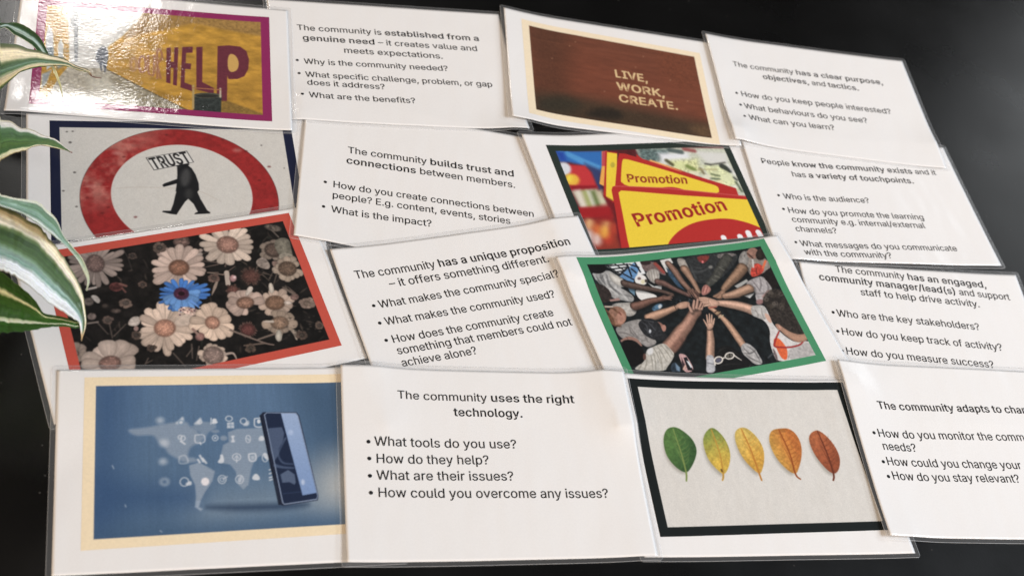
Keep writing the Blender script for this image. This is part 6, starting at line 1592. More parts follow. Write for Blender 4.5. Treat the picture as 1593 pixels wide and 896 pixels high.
P([1150,307,1149,306,1148,305,1147,305,1146,305,1145,305,1144,306,1143,307,1144,308,1144,308,1145,309,1147,309,1148,309,1149,309,1150,308,1150,307],(60,66,66),s=.4,al=.7),
P([916,192,915,191,914,190,913,190,912,190,911,190,910,191,910,192,910,193,910,194,911,194,913,195,914,195,915,194,916,194,916,193],(60,66,66),s=.4,al=.7),
P([1025,181,1024,180,1023,179,1022,179,1021,179,1020,179,1019,180,1019,181,1019,182,1019,183,1020,183,1022,184,1023,184,1024,183,1025,182,1025,182],(60,66,66),s=.4,al=.7),
P([1127,260,1127,259,1126,259,1124,258,1123,258,1122,259,1121,259,1121,260,1121,261,1122,262,1123,263,1124,263,1125,263,1126,263,1127,262,1128,261],(60,66,66),s=.4,al=.7),
P([1224,254,1223,254,1222,253,1221,253,1219,253,1218,253,1217,254,1217,254,1217,255,1218,256,1219,257,1220,257,1222,257,1223,257,1224,256,1224,255],(60,66,66),s=.4,al=.7),
P([1089,406,1088,406,1087,405,1086,405,1084,405,1083,405,1083,406,1082,406,1082,407,1083,408,1084,409,1086,409,1087,409,1088,409,1089,408,1089,407],(60,66,66),s=.4,al=.7),
P([1255,463,1254,463,1253,462,1252,461,1251,461,1250,462,1249,463,1248,463,1249,464,1249,465,1251,466,1252,466,1253,466,1254,466,1255,465,1255,464],(60,66,66),s=.4,al=.7),
P([1186,245,1185,244,1184,243,1183,243,1181,243,1180,243,1180,244,1179,245,1179,246,1180,247,1181,248,1182,248,1184,248,1185,247,1186,247,1186,246],(60,66,66),s=.4,al=.7),
P([1072,418,1071,417,1070,417,1069,416,1068,416,1067,417,1066,417,1065,418,1066,419,1066,420,1067,421,1069,421,1070,421,1071,421,1072,420,1072,419],(60,66,66),s=.4,al=.7),
P([984,206,984,205,983,204,981,204,980,204,979,204,978,205,978,206,978,207,979,207,980,208,981,208,982,208,983,208,984,207,984,206],(60,66,66),s=.4,al=.7),
P([1040,412,1039,412,1038,411,1037,411,1036,411,1034,411,1034,412,1033,413,1034,413,1034,414,1035,415,1037,415,1038,415,1039,415,1040,414,1040,413],(60,66,66),s=.4,al=.7),
P([1236,326,1236,325,1235,324,1233,324,1232,324,1231,324,1230,325,1230,326,1230,327,1231,328,1232,328,1233,329,1234,329,1236,328,1236,328,1237,327],(60,66,66),s=.4,al=.7),
P([1030,460,1029,459,1028,459,1027,458,1025,458,1024,459,1024,459,1023,460,1023,461,1024,462,1025,463,1027,463,1028,463,1029,463,1030,462,1030,461],(60,66,66),s=.4,al=.7),
P([1238,421,1237,420,1236,419,1234,419,1233,419,1232,419,1231,420,1231,421,1231,422,1232,423,1233,423,1234,424,1236,424,1237,423,1237,423,1238,422],(60,66,66),s=.4,al=.7),
S([16,426,8,432,5,438],[.28,.89,.28],(40,38,38),al=.35),
S([1518,1121,1510,1106,1501,1090],[.32,1.04,.32],(40,38,38),al=.35),
S([1876,772,1883,747,1884,722],[.33,1.04,.33],(120,114,110),al=.35),
S([-72,435,-65,450,-68,467],[.28,.88,.28],(120,114,110),al=.35),
S([95,323,101,338,108,352],[.28,.89,.28],(20,20,22),al=.35),
S([29,843,18,843,-3,844],[.28,.91,.28],(20,20,22),al=.35),
S([1429,228,1434,219,1435,211],[.31,.98,.31],(120,114,110),al=.35),
S([1621,215,1616,200,1618,183],[.31,.99,.31],(120,114,110),al=.35),
S([315,236,325,255,326,276],[.28,.9,.28],(20,20,22),al=.35),
S([800,167,791,157,780,147],[.29,.93,.29],(120,114,110),al=.35),
S([371,323,391,318,416,312],[.28,.91,.28],(120,114,110),al=.35),
S([365,1071,367,1049,366,1028],[.3,.95,.3],(80,70,66),al=.35),
S([-61,758,-81,770,-97,782],[.28,.9,.28],(80,70,66),al=.35),
S([271,1137,284,1160,294,1183],[.3,.95,.3],(40,38,38),al=.35),
S([101,1193,89,1172,88,1151],[.29,.94,.29],(40,38,38),al=.35),
S([-101,443,-87,443,-79,443],[.27,.88,.27],(20,20,22),al=.35),
S([0,733,12,755,34,775],[.28,.9,.28],(120,114,110),al=.35),
S([219,377,235,372,257,367],[.28,.9,.28],(20,20,22),al=.35),
S([624,1122,621,1101,610,1081],[.3,.97,.3],(80,70,66),al=.35),
S([203,964,192,963,174,964],[.29,.93,.29],(80,70,66),al=.35),
S([831,196,850,196,869,196],[.29,.93,.29],(120,114,110),al=.35),
S([845,1199,852,1194,861,1190],[.31,.99,.31],(20,20,22),al=.35),
S([-84,448,-96,425,-112,403],[.28,.88,.28],(120,114,110),al=.35),
S([-104,402,-94,408,-84,414],[.27,.88,.27],(40,38,38),al=.35),
S([90,223,95,245,94,267],[.28,.88,.28],(20,20,22),al=.35),
S([1762,348,1750,323,1742,297],[.32,1.01,.32],(120,114,110),al=.35),
S([1220,148,1213,142,1197,138],[.3,.96,.3],(40,38,38),al=.35),
S([1295,1140,1275,1155,1260,1169],[.32,1.02,.32],(120,114,110),al=.35),
S([1296,1147,1311,1137,1331,1127],[.32,1.02,.32],(20,20,22),al=.35),
S([1632,150,1617,157,1612,162],[.31,.99,.31],(80,70,66),al=.35),
S([1648,1089,1672,1115,1689,1142],[.33,1.04,.33],(40,38,38),al=.35),
S([184,1078,165,1062,155,1044],[.29,.94,.29],(40,38,38),al=.35),
S([1091,1145,1092,1172,1101,1198],[.31,1.01,.31],(40,38,38),al=.35),
S([2145,1007,2130,988,2105,971],[.34,1.08,.34],(120,114,110),al=.35),
S([157,1053,135,1051,112,1050],[.29,.93,.29],(40,38,38),al=.35),
S([1596,1103,1615,1096,1634,1090],[.33,1.04,.33],(40,38,38),al=.35),
S([1961,866,1969,890,1989,912],[.33,1.05,.33],(120,114,110),al=.35),
S([1418,154,1430,173,1438,192],[.3,.97,.3],(120,114,110),al=.35),
S([689,1146,689,1170,697,1194],[.31,.98,.31],(40,38,38),al=.35),
S([1542,1099,1551,1114,1562,1128],[.32,1.04,.32],(40,38,38),al=.35),
S([2045,842,2068,853,2090,864],[.33,1.06,.33],(20,20,22),al=.35),
S([313,1043,323,1039,328,1036],[.29,.94,.29],(40,38,38),al=.35),
S([34,1023,37,1009,50,994],[.29,.92,.29],(80,70,66),al=.35),
S([1512,124,1486,102,1470,79],[.31,.98,.31],(80,70,66),al=.35),
S([487,1198,491,1220,492,1242],[.3,.96,.3],(40,38,38),al=.35),
S([-196,340,-208,348,-223,357],[.27,.87,.27],(120,114,110),al=.35),
S([153,478,153,495,144,514],[.28,.9,.28],(40,38,38),al=.35),
S([13,941,34,953,63,964],[.29,.92,.29],(20,20,22),al=.35),
S([316,1180,292,1170,275,1159],[.3,.95,.3],(20,20,22),al=.35),
S([1741,917,1748,941,1760,964],[.33,1.04,.33],(40,38,38),al=.35),
S([118,948,137,966,147,986],[.29,.92,.29],(120,114,110),al=.35),
S([1108,91,1086,72,1064,52],[.3,.95,.3],(120,114,110),al=.35),
S([-187,353,-172,351,-167,350],[.27,.87,.27],(120,114,110),al=.35),
S([1665,370,1645,360,1627,349],[.31,1,.31],(120,114,110),al=.35),
S([1217,20,1214,44,1220,67],[.3,.95,.3],(120,114,110),al=.35),
S([-133,264,-141,271,-146,278],[.27,.87,.27],(40,38,38),al=.35),
S([2143,995,2152,1007,2155,1021],[.34,1.08,.34],(120,114,110),al=.35),
S([1601,-43,1602,-31,1593,-17],[.3,.98,.3],(40,38,38),al=.35),
S([1911,817,1897,833,1894,848],[.33,1.05,.33],(80,70,66),al=.35),
S([1232,161,1252,179,1278,196],[.3,.96,.3],(20,20,22),al=.35),
S([-34,347,-28,334,-24,321],[.27,.88,.27],(80,70,66),al=.35),
S([38,442,57,441,80,439],[.28,.89,.28],(80,70,66),al=.35),
S([710,1205,693,1194,681,1181],[.31,.98,.31],(20,20,22),al=.35),
S([2107,883,2090,880,2076,876],[.33,1.07,.33],(20,20,22),al=.35)]},
{"id":"P_phone","label":"laminated picture card of a phone and dotted world map on blue, in a cream border","cen":[-0.2637,-0.1952],"th":0.047,"quad":[[-0.37284,-0.127],[-0.16306,-0.11774],[-0.15439,-0.26436],[-0.36453,-0.27275]],"pq":[[16.97,141.76],[198.29,142.38],[197.34,20.14],[16.19,15.86]],"ops":[
F((243,222,184)),
B((86,117,152),.02,(1.4,30),c2=(76,106,138),ax=[521,1184,501,105]),
P([43,1212,250,1208,168,63,46,39],(44,76,122),s=22,al=.7),
P([1287,1251,1828,1243,1750,529,1459,543],(58,86,116),s=20,al=.8),
P([1387,454,1627,611,1915,522,1871,153,1396,183],(176,178,176),s=22,al=.95,sm=1),
P([679,332,1227,408,1405,289,1238,140,643,95],(128,148,166),s=24,al=.8,sm=1),
P([53,505,681,367,648,264,57,234],(48,80,124),s=16,al=.7),
P([58,136,1706,127,1691,-13,60,38],(58,88,122),s=10,al=.6),
P([736,259,1184,245,1400,236,1289,204,940,208,735,238],(34,54,84),s=4,al=.85,sm=1),
P([250,844,367,850,475,873,559,889,632,890,643,852,691,828,702,790,726,774,764,810,724,730,651,703,632,660,625,617,672,614,689,585,647,579,600,582,553,620,507,651,484,710,443,748,426,793,367,795,308,790],(172,186,204),s=1.4,al=.62,sm=1),
P([655,852,730,887,809,877,814,839,764,803,720,782,697,820],(172,186,204),s=.8,al=.5),
P([635,558,695,577,742,546,792,507,774,437,749,395,723,354,698,300,685,252,708,237,695,224,661,254,670,329,666,414,639,486],(172,186,204),s=.6,al=.7),
P([852,702,889,723,887,798,944,823,1038,823,1127,828,1159,728,1127,624,1075,604,1042,568,1020,510,996,396,963,362,935,399,922,501,888,553,846,563,829,607],(172,186,204),s=.6,al=.62),
P([879,754,877,746,872,740,865,736,856,735,848,737,841,741,836,748,835,755,837,763,842,769,849,773,858,774,866,772,873,768,878,761],(172,186,204),s=.8,al=.6),
P([831,808,829,803,824,799,816,796,806,795,797,797,789,800,784,804,782,810,784,815,790,819,798,822,807,822,817,821,825,818,830,813],(172,186,204),s=.8,al=.5),
O('hat',al=.13),
P([487,902,485,893,480,886,472,881,463,879,454,881,446,887,441,895,439,904,441,913,447,921,454,926,464,927,473,925,480,920,486,912],(206,212,220),s=2.2,al=.6),
P([514,731,512,720,505,710,495,704,484,703,473,705,463,712,457,722,455,733,457,744,464,754,473,760,485,761,496,759,506,752,512,742],(206,212,220),s=2.2,al=.6),
P([501,593,499,584,493,577,485,572,476,570,466,573,459,578,453,586,452,596,454,605,459,612,467,617,477,619,486,616,494,611,499,603],(206,212,220),s=2.2,al=.6),
S([503,444,502,437,499,432,494,427,489,425,482,424,476,425,470,429,465,434,462,440,462,446,463,453,466,458,470,463,476,465,483,466,489,465,495,461,500,457,502,451,503,444],[1.15],(206,212,220),s=1.6,al=.6),
P([550,873,580,903,610,939,611,870],(206,212,220),s=.9,al=.85,sm=1),
S([608,883,607,878,605,874,601,870,597,868,592,867,587,868,583,871,579,875,577,879,577,884,578,889,580,894,583,898,588,900,593,900,598,899,602,897,605,893,608,889,608,883],[.61],(110,140,170)),
P([665,866,693,894,721,927,722,864],(206,212,220),s=.9,al=.85,sm=1),
S([723,883,723,879,721,875,718,873,715,871,711,870,707,871,704,873,701,876,699,880,699,884,700,888,702,892,704,895,708,897,712,897,715,897,719,895,721,891,723,888,723,883],[.55],(206,212,220)),
P([819,892,817,885,814,880,809,877,803,875,798,877,793,881,790,886,789,893,790,899,794,904,799,908,805,909,810,907,815,904,818,898],(206,212,220),s=.4),
S([783,912,781,866],[.62],(206,212,220)),
P([784,866,822,869,825,888,791,889],(206,212,220),s=.4,sm=1),
S([919,904,918,898,914,892,909,888,903,885,897,885,890,886,885,889,880,893,877,899,877,905,878,911,881,917,886,921,892,924,899,924,905,923,911,920,915,916,918,910,919,904],[.62],(206,212,220)),
P([884,874,928,877,928,829,882,830],(206,212,220),s=.3,al=.8),
S([892,855,923,854],[.48],(120,145,175)),
S([907,870,906,832],[.48],(120,145,175)),
S([1011,882,1010,875,1006,868,1002,863,996,860,990,859,983,861,978,864,974,869,971,876,971,883,972,890,975,896,980,901,986,904,992,905,998,904,1004,901,1008,895,1010,889,1011,882],[.63],(206,212,220)),
P([981,845,1004,867,1026,892,1026,843],(206,212,220),s=.9,al=.85,sm=1),
S([1064,899,1122,899,1118,840,1064,839,1064,899],[.77],(206,212,220),s=.3),
P([1102,876,1101,870,1098,865,1094,861,1089,860,1085,861,1082,865,1079,871,1079,877,1080,884,1083,889,1087,893,1091,894,1096,892,1099,889,1101,883],(206,212,220),s=.4),
S([596,772,595,767,593,763,590,760,587,758,583,757,580,758,576,761,574,764,572,768,572,773,572,777,574,781,577,784,580,786,584,787,588,786,591,784,594,781,595,776,596,772],[.6],(206,212,220)),
S([615,764,614,758,612,753,609,750,605,747,601,746,597,747,593,750,591,754,589,759,588,765,589,770,591,775,594,779,598,781,602,782,606,781,610,778,612,774,614,769,615,764],[.6],(206,212,220)),
S([586,743,612,719],[1.06],(206,212,220)),
S([678,784,732,782,733,729,679,728,678,784],[.6],(206,212,220),s=.4),
S([706,727,712,712],[.8],(206,212,220)),
S([821,757,820,751,817,745,813,741,808,738,803,737,797,738,793,741,789,746,787,752,786,759,787,765,790,771,794,775,799,778,804,779,810,778,814,774,818,770,820,764,821,757],[.54],(206,212,220)),
P([810,758,809,755,808,752,806,751,803,750,801,751,799,753,798,755,797,758,798,761,799,763,801,765,804,765,806,765,808,763,809,761],(206,212,220),s=.4),
P([901,771,932,774,918,748,933,721,898,719,914,745],(206,212,220),s=.5,al=.9,sm=1),
S([1028,742,1027,733,1025,725,1021,719,1017,715,1012,714,1007,715,1003,720,1000,726,999,734,998,743,1000,752,1002,760,1006,766,1010,770,1015,771,1019,769,1023,765,1026,759,1028,751,1028,742],[.48],(206,212,220)),
S([1006,749,1020,733],[.55],(206,212,220)),
P([1081,746,1098,768,1122,752,1120,725,1082,723],(206,212,220),s=.6,al=.9,sm=1),
S([577,626,613,632,627,580,576,579,577,626],[.59],(206,212,220),s=.6,al=.7),
S([690,599,701,577],[1.19],(206,212,220),s=.5),
S([703,628,722,583],[1.19],(206,212,220),s=.5),
S([720,605,740,571],[1.19],(206,212,220),s=.5),
P([805,568,832,607,827,629,849,632,855,562],(206,212,220),s=.4,al=.95,sm=1),
S([959,605,957,597,953,590,947,584,940,581,932,580,924,582,917,586,912,592,908,599,907,607,909,616,913,623,919,628,926,632,934,633,942,631,949,627,955,621,958,613,959,605],[.54],(206,212,220)),
S([934,617,931,566],[.54],(206,212,220)),
S([921,600,934,617,945,598],[.47],(206,212,220)),
S([1011,625,1052,627,1052,577,1015,577,1011,625],[.88],(206,212,220),s=.4),
P([1023,610,1045,612,1046,586,1025,585],(206,212,220),s=.8,al=.6),
P([1102,625,1121,631,1135,601,1130,571,1106,595],(206,212,220),s=.5,al=.9,sm=1),
S([1134,594,1133,584,1129,575,1125,569,1119,565,1113,563,1108,565,1103,570,1099,577,1097,586,1097,595,1098,605,1101,613,1106,620,1111,624,1117,626,1123,624,1128,619,1132,612,1134,603,1134,594],[.55],(206,212,220)),
S([628,437,626,428,623,419,617,413,609,409,601,408,593,410,586,414,581,422,577,430,576,440,578,450,582,458,588,465,595,469,603,470,611,468,618,463,624,456,627,447,628,437],[.58],(206,212,220)),
P([596,418,644,451,648,408],(206,212,220),s=.5,al=.9,sm=1),
P([754,433,752,421,746,412,738,406,728,404,719,407,711,414,706,424,704,435,707,447,712,456,721,462,730,464,740,461,748,454,753,444],(228,224,228),s=.5),
S([858,443,857,434,853,425,847,419,841,415,833,414,826,416,819,421,814,427,811,436,810,445,812,455,816,463,821,469,828,473,836,474,843,472,850,468,855,461,858,452,858,443],[.53],(206,212,220)),
S([846,443,846,439,844,435,841,432,838,430,834,430,830,431,827,433,824,436,823,440,822,445,823,449,825,453,828,456,831,458,835,458,839,457,842,455,844,452,846,448,846,443],[.46],(206,212,220)),
S([838,447,868,464],[.53],(206,212,220)),
S([967,437,966,428,962,420,956,413,949,409,942,408,934,410,928,415,923,422,920,430,919,440,920,449,924,457,930,463,937,467,945,469,952,467,959,462,964,455,967,446,967,437],[.53],(206,212,220)),
P([928,436,963,477,954,420,936,414],(206,212,220),s=.6,al=.6,sm=1),
P([1019,431,1030,466,1053,480,1072,450,1071,424],(206,212,220),s=.4,al=.95,sm=1),
S([1137,500,1158,507],[.81],(206,212,220),s=.3),
S([1135,471,1156,478],[.81],(206,212,220),s=.3),
S([1133,442,1154,448],[.8],(206,212,220),s=.3),
S([1132,423,1153,429],[.8],(206,212,220),s=.3),
S([172,581,182,556],[.47],(200,210,220),s=.25,al=.8),
S([248,296,253,279],[.46],(200,210,220),s=.25,al=.8),
S([450,103,461,92],[.46],(200,210,220),s=.25,al=.8),
S([-208,317,-203,307],[.45],(200,210,220),s=.25,al=.8),
P([1100,924,1123,949,1347,943,1362,916,1439,289,1431,256,1209,230,1185,238,1168,406,1145,509,1123,744],(26,34,56),s=.3),
P([1128,930,1146,946,1344,939,1357,913,1436,290,1427,261,1214,236,1202,251],(150,168,196),s=.2),
P([1134,928,1149,941,1342,933,1352,911,1431,290,1424,268,1216,243,1208,255],(25,39,68),s=.2),
P([1241,937,1342,933,1352,911,1428,312,1336,298],(150,174,212),s=.3,c2=(122,152,202),ax=[1289,934,1378,317]),
P([1149,820,1239,827,1252,780,1240,719,1210,660,1198,601,1170,562,1154,643],(104,122,154),s=.5,al=.6),
S([1258,739,1218,660,1202,610,1228,550,1294,537],[1.3,.74,.93,1.3,.74],(104,122,154),s=.5,al=.55),
S([1176,532,1225,515,1292,507],[2.35,1.81,1.09],(104,122,154),s=.5,al=.55),
P([1205,462,1257,494,1297,458,1300,399,1291,380,1259,401,1213,399],(112,130,160),s=.4,al=.65),
P([1358,396,1357,388,1353,381,1349,376,1345,375,1340,377,1337,382,1335,389,1335,397,1336,405,1339,412,1343,416,1348,418,1352,416,1356,411,1358,404],(190,206,232),s=.8,al=.8),
P([1313,783,1311,775,1307,769,1301,764,1294,763,1288,765,1282,770,1279,776,1278,784,1280,792,1285,799,1290,803,1297,804,1304,802,1309,798,1312,791],(176,196,230),s=1,al=.7),
S([1104,921,1181,241],[.84],(16,22,38),s=.3),
S([1211,317,1328,325],[.27],(60,80,120),s=.3)]},
{"id":"P_leaves","label":"laminated picture card of five leaves turning green to brown in a thick black border","cen":[0.1116,-0.1913],"th":0.0073,"quad":[[0.00781,-0.11887],[0.21362,-0.11758],[0.21485,-0.26461],[0.00902,-0.26535]],"pq":[[16.0,143.54],[198.68,145.6],[200.1,18.98],[15.22,15.2]],"ops":[
F((17,24,24)),
B((214,210,203),.01,(3,8)),
P([233,819,291,829,347,784,389,724,399,645,365,567,317,499,284,467,248,481,205,530,171,607,174,705,195,775],(150,144,132),s=2.2,al=.7,sm=1),
P([244,844,309,854,372,808,420,746,432,664,395,583,344,514,307,481,267,495,218,545,179,626,180,727,203,798],(84,124,58),s=.3,n=.14,ed=.1,c2=(56,94,48),ax=[213,705,381,625],sm=1),
S([292,731,325,751,349,783],[.77,.58,.29],(120,140,70),s=.25,al=.45),
S([292,731,275,771,268,811],[.77,.58,.29],(120,140,70),s=.25,al=.45),
S([296,696,336,716,363,748],[.77,.58,.29],(120,140,70),s=.25,al=.45),
S([296,696,273,736,262,776],[.77,.58,.29],(120,140,70),s=.25,al=.45),
S([300,662,346,682,377,713],[.77,.57,.29],(120,140,70),s=.25,al=.45),
S([300,662,271,702,257,742],[.77,.57,.29],(120,140,70),s=.25,al=.45),
S([302,631,348,650,379,681],[.76,.57,.29],(120,140,70),s=.25,al=.45),
S([302,631,273,670,259,710],[.76,.57,.29],(120,140,70),s=.25,al=.45),
S([302,602,342,621,369,652],[.76,.57,.29],(120,140,70),s=.25,al=.45),
S([302,602,279,641,269,680],[.76,.57,.29],(120,140,70),s=.25,al=.45),
S([302,573,335,592,359,623],[.76,.57,.28],(120,140,70),s=.25,al=.45),
S([302,573,285,612,279,651],[.76,.57,.28],(120,140,70),s=.25,al=.45),
S([302,544,329,563,349,594],[.76,.57,.28],(120,140,70),s=.25,al=.45),
S([302,544,292,583,289,622],[.76,.57,.28],(120,140,70),s=.25,al=.45),
S([280,835,301,645,303,486,289,418],[.78,.98,1.37,1.17],(120,140,70),s=.25),
P([571,828,609,804,649,733,660,642,643,563,603,486,565,448,535,477,489,555,477,644,486,723,518,784],(150,144,132),s=2.2,al=.7,sm=1),
P([588,854,631,829,676,755,690,662,673,581,630,500,589,461,555,491,502,572,488,664,495,746,530,808],(132,150,64),s=.3,n=.14,ed=.1,c2=(222,182,66),ax=[586,804,620,564],sm=1),
S([594,729,629,749,654,781],[.78,.59,.29],(190,140,50),s=.25,al=.45),
S([594,729,578,770,572,810],[.78,.59,.29],(190,140,50),s=.25,al=.45),
S([598,695,639,714,668,746],[.78,.59,.29],(190,140,50),s=.25,al=.45),
S([598,695,575,735,565,775],[.78,.59,.29],(190,140,50),s=.25,al=.45),
S([601,660,649,680,681,712],[.78,.58,.29],(190,140,50),s=.25,al=.45),
S([601,660,572,700,559,740],[.78,.58,.29],(190,140,50),s=.25,al=.45),
S([601,627,649,646,681,678],[.78,.58,.29],(190,140,50),s=.25,al=.45),
S([601,627,572,667,559,707],[.78,.58,.29],(190,140,50),s=.25,al=.45),
S([598,594,639,614,667,645],[.77,.58,.29],(190,140,50),s=.25,al=.45),
S([598,594,575,634,566,674],[.77,.58,.29],(190,140,50),s=.25,al=.45),
S([594,562,629,582,653,613],[.77,.58,.29],(190,140,50),s=.25,al=.45),
S([594,562,578,602,572,641],[.77,.58,.29],(190,140,50),s=.25,al=.45),
S([591,530,619,549,640,581],[.77,.57,.29],(190,140,50),s=.25,al=.45),
S([591,530,581,570,579,609],[.77,.57,.29],(190,140,50),s=.25,al=.45),
S([584,834,602,643,585,467,567,419],[.79,.99,1.39,1.19],(190,140,50),s=.25),
P([820,828,865,813,913,741,932,650,910,561,884,502,849,447,811,483,759,572,741,682,749,762,775,807],(150,144,132),s=2.2,al=.7,sm=1),
P([835,854,886,839,941,764,964,670,942,577,914,516,876,460,833,497,774,589,751,703,758,786,786,832],(220,186,86),s=.3,n=.14,ed=.1,c2=(222,164,58),ax=[788,762,887,561],sm=1),
S([844,741,880,761,906,794],[.8,.6,.3],(190,120,40),s=.25,al=.45),
S([844,741,828,782,823,823],[.8,.6,.3],(190,120,40),s=.25,al=.45),
S([849,709,892,729,922,761],[.79,.59,.3],(190,120,40),s=.25,al=.45),
S([849,709,827,749,818,790],[.79,.59,.3],(190,120,40),s=.25,al=.45),
S([855,677,904,697,938,729],[.79,.59,.3],(190,120,40),s=.25,al=.45),
S([855,677,826,717,814,758],[.79,.59,.3],(190,120,40),s=.25,al=.45),
S([858,643,908,663,941,695],[.79,.59,.3],(190,120,40),s=.25,al=.45),
S([858,643,830,683,817,724],[.79,.59,.3],(190,120,40),s=.25,al=.45),
S([861,607,903,627,933,659],[.78,.59,.29],(190,120,40),s=.25,al=.45),
S([861,607,839,647,830,688],[.78,.59,.29],(190,120,40),s=.25,al=.45),
S([863,572,898,591,924,623],[.78,.59,.29],(190,120,40),s=.25,al=.45),
S([863,572,847,612,842,652],[.78,.59,.29],(190,120,40),s=.25,al=.45),
S([865,537,894,556,916,588],[.78,.58,.29],(190,120,40),s=.25,al=.45),
S([865,537,856,576,854,616],[.78,.58,.29],(190,120,40),s=.25,al=.45),
S([828,838,857,661,870,467,874,414],[.8,1,1.41,1.21],(190,120,40),s=.25),
P([1133,817,1194,819,1239,771,1250,678,1219,577,1174,498,1138,443,1087,469,1029,569,1013,680,1031,761,1070,807],(150,144,132),s=2.2,al=.7,sm=1),
P([1151,842,1219,844,1271,795,1285,699,1252,595,1205,513,1165,456,1108,483,1042,586,1021,701,1039,785,1082,832],(218,162,66),s=.3,n=.14,ed=.1,c2=(202,112,46),ax=[1027,639,1236,678],sm=1),
S([1151,726,1187,747,1215,780],[.81,.61,.3],(150,70,24),s=.25,al=.45),
S([1151,726,1135,767,1131,809],[.81,.61,.3],(150,70,24),s=.25,al=.45),
S([1156,691,1200,711,1231,744],[.8,.6,.3],(150,70,24),s=.25,al=.45),
S([1156,691,1134,732,1126,773],[.8,.6,.3],(150,70,24),s=.25,al=.45),
S([1162,656,1212,676,1248,708],[.8,.6,.3],(150,70,24),s=.25,al=.45),
S([1162,656,1134,697,1122,738],[.8,.6,.3],(150,70,24),s=.25,al=.45),
S([1164,622,1214,642,1250,674],[.8,.6,.3],(150,70,24),s=.25,al=.45),
S([1164,622,1136,663,1124,704],[.8,.6,.3],(150,70,24),s=.25,al=.45),
S([1163,590,1206,610,1238,642],[.8,.6,.3],(150,70,24),s=.25,al=.45),
S([1163,590,1141,630,1133,671],[.8,.6,.3],(150,70,24),s=.25,al=.45),
S([1162,558,1199,577,1226,609],[.79,.59,.3],(150,70,24),s=.25,al=.45),
S([1162,558,1147,598,1143,638],[.79,.59,.3],(150,70,24),s=.25,al=.45),
S([1161,526,1191,545,1214,577],[.79,.59,.3],(150,70,24),s=.25,al=.45),
S([1161,526,1152,566,1152,606],[.79,.59,.3],(150,70,24),s=.25,al=.45),
S([1134,833,1164,638,1159,463,1185,419],[.82,1.02,1.43,1.22],(150,70,24),s=.25),
P([1433,808,1482,770,1525,687,1539,594,1521,524,1487,464,1446,439,1404,475,1358,576,1344,678,1359,760],(150,144,132),s=2.2,al=.7,sm=1),
P([1449,835,1505,796,1556,709,1573,614,1555,541,1518,479,1473,453,1426,490,1372,595,1354,700,1368,785],(184,98,56),s=.3,n=.14,ed=.1,c2=(156,76,44),ax=[1390,718,1517,554],sm=1),
S([1465,720,1503,741,1532,774],[.82,.61,.31],(104,44,24),s=.25,al=.45),
S([1465,720,1450,762,1447,803],[.82,.61,.31],(104,44,24),s=.25,al=.45),
S([1468,686,1514,707,1546,740],[.82,.61,.31],(104,44,24),s=.25,al=.45),
S([1468,686,1447,728,1440,769],[.82,.61,.31],(104,44,24),s=.25,al=.45),
S([1472,652,1524,673,1561,705],[.81,.61,.31],(104,44,24),s=.25,al=.45),
S([1472,652,1444,694,1433,735],[.81,.61,.31],(104,44,24),s=.25,al=.45),
S([1473,619,1526,639,1562,672],[.81,.61,.3],(104,44,24),s=.25,al=.45),
S([1473,619,1446,661,1435,702],[.81,.61,.3],(104,44,24),s=.25,al=.45),
S([1473,587,1518,607,1550,639],[.81,.61,.3],(104,44,24),s=.25,al=.45),
S([1473,587,1452,628,1444,669],[.81,.61,.3],(104,44,24),s=.25,al=.45),
S([1472,554,1510,574,1539,607],[.81,.6,.3],(104,44,24),s=.25,al=.45),
S([1472,554,1458,595,1454,636],[.81,.6,.3],(104,44,24),s=.25,al=.45),
S([1472,522,1502,542,1527,574],[.8,.6,.3],(104,44,24),s=.25,al=.45),
S([1472,522,1464,563,1464,603],[.8,.6,.3],(104,44,24),s=.25,al=.45),
S([1454,822,1474,636,1471,458,1451,405],[.83,1.04,1.45,1.24],(104,44,24),s=.25),
S([581,502,582,490],[1.53],(110,80,30))]},
{"id":"T_tech","label":"laminated text card reading uses the right technology, between phone and leaves pictures","cen":[-0.0848,-0.1921],"th":-0.0003,"quad":[[-0.18762,-0.11897],[0.02104,-0.11741],[0.01827,-0.26478],[-0.19043,-0.26712]],"lines":[["h","The community **uses the right**",[39.1,122.3],[169.0,121.5],None,None],["h","**technology.**",[78.8,109.6],[128.9,109.3],None,None],["b","What tools do you use?",[21.4,84.7],[121.3,84.0],[17.3,87.7],None],["b","How do they help?",[21.9,71.7],[100.1,71.4],[17.4,75.0],None],["b","What are their issues?",[21.8,59.3],[116.3,58.8],[17.3,62.0],None],["b","How could you overcome any issues?",[22.0,46.4],[182.8,44.9],[17.4,49.5],None]]},
{"id":"T_adapts","label":"laminated text card reading adapts to change, cut off by the right photo edge","cen":[0.3047,-0.1787],"th":-0.019,"quad":[[0.20285,-0.1002],[0.41331,-0.10394],[0.40664,-0.25645],[0.19706,-0.25232]],"lines":[["h","**The community adapts to change.**",[24.9,106.4],[154.0,107.8],None,"The community adapts to cha"],["b","How do you monitor the community",[17.3,81.6],[139.3,83.0],[14.0,84.7],"How do you monitor the com"],["c","needs?",[18.1,70.7],[47.4,70.7],None,None],["b","How could you change your",[17.5,57.9],[134.6,58.6],[14.5,60.4],None],["b","How do you stay relevant?",[18.5,46.0],[128.8,46.9],[15.1,48.3],None]]}
]
PW, PH, MG = 210.0, 148.0, 3.4        # A5 sheet and film margin, mm
GU, GV = 85, 61
gu = np.linspace(-MG, PW + MG, GU)
gv = np.linspace(-MG, PH + MG, GV)
HC = 0.002
HX0, HY0, HNX, HNY = -0.75, -0.6, 750, 600
HT = np.full((HNY, HNX), TZ)          # height of what lies on the table so far
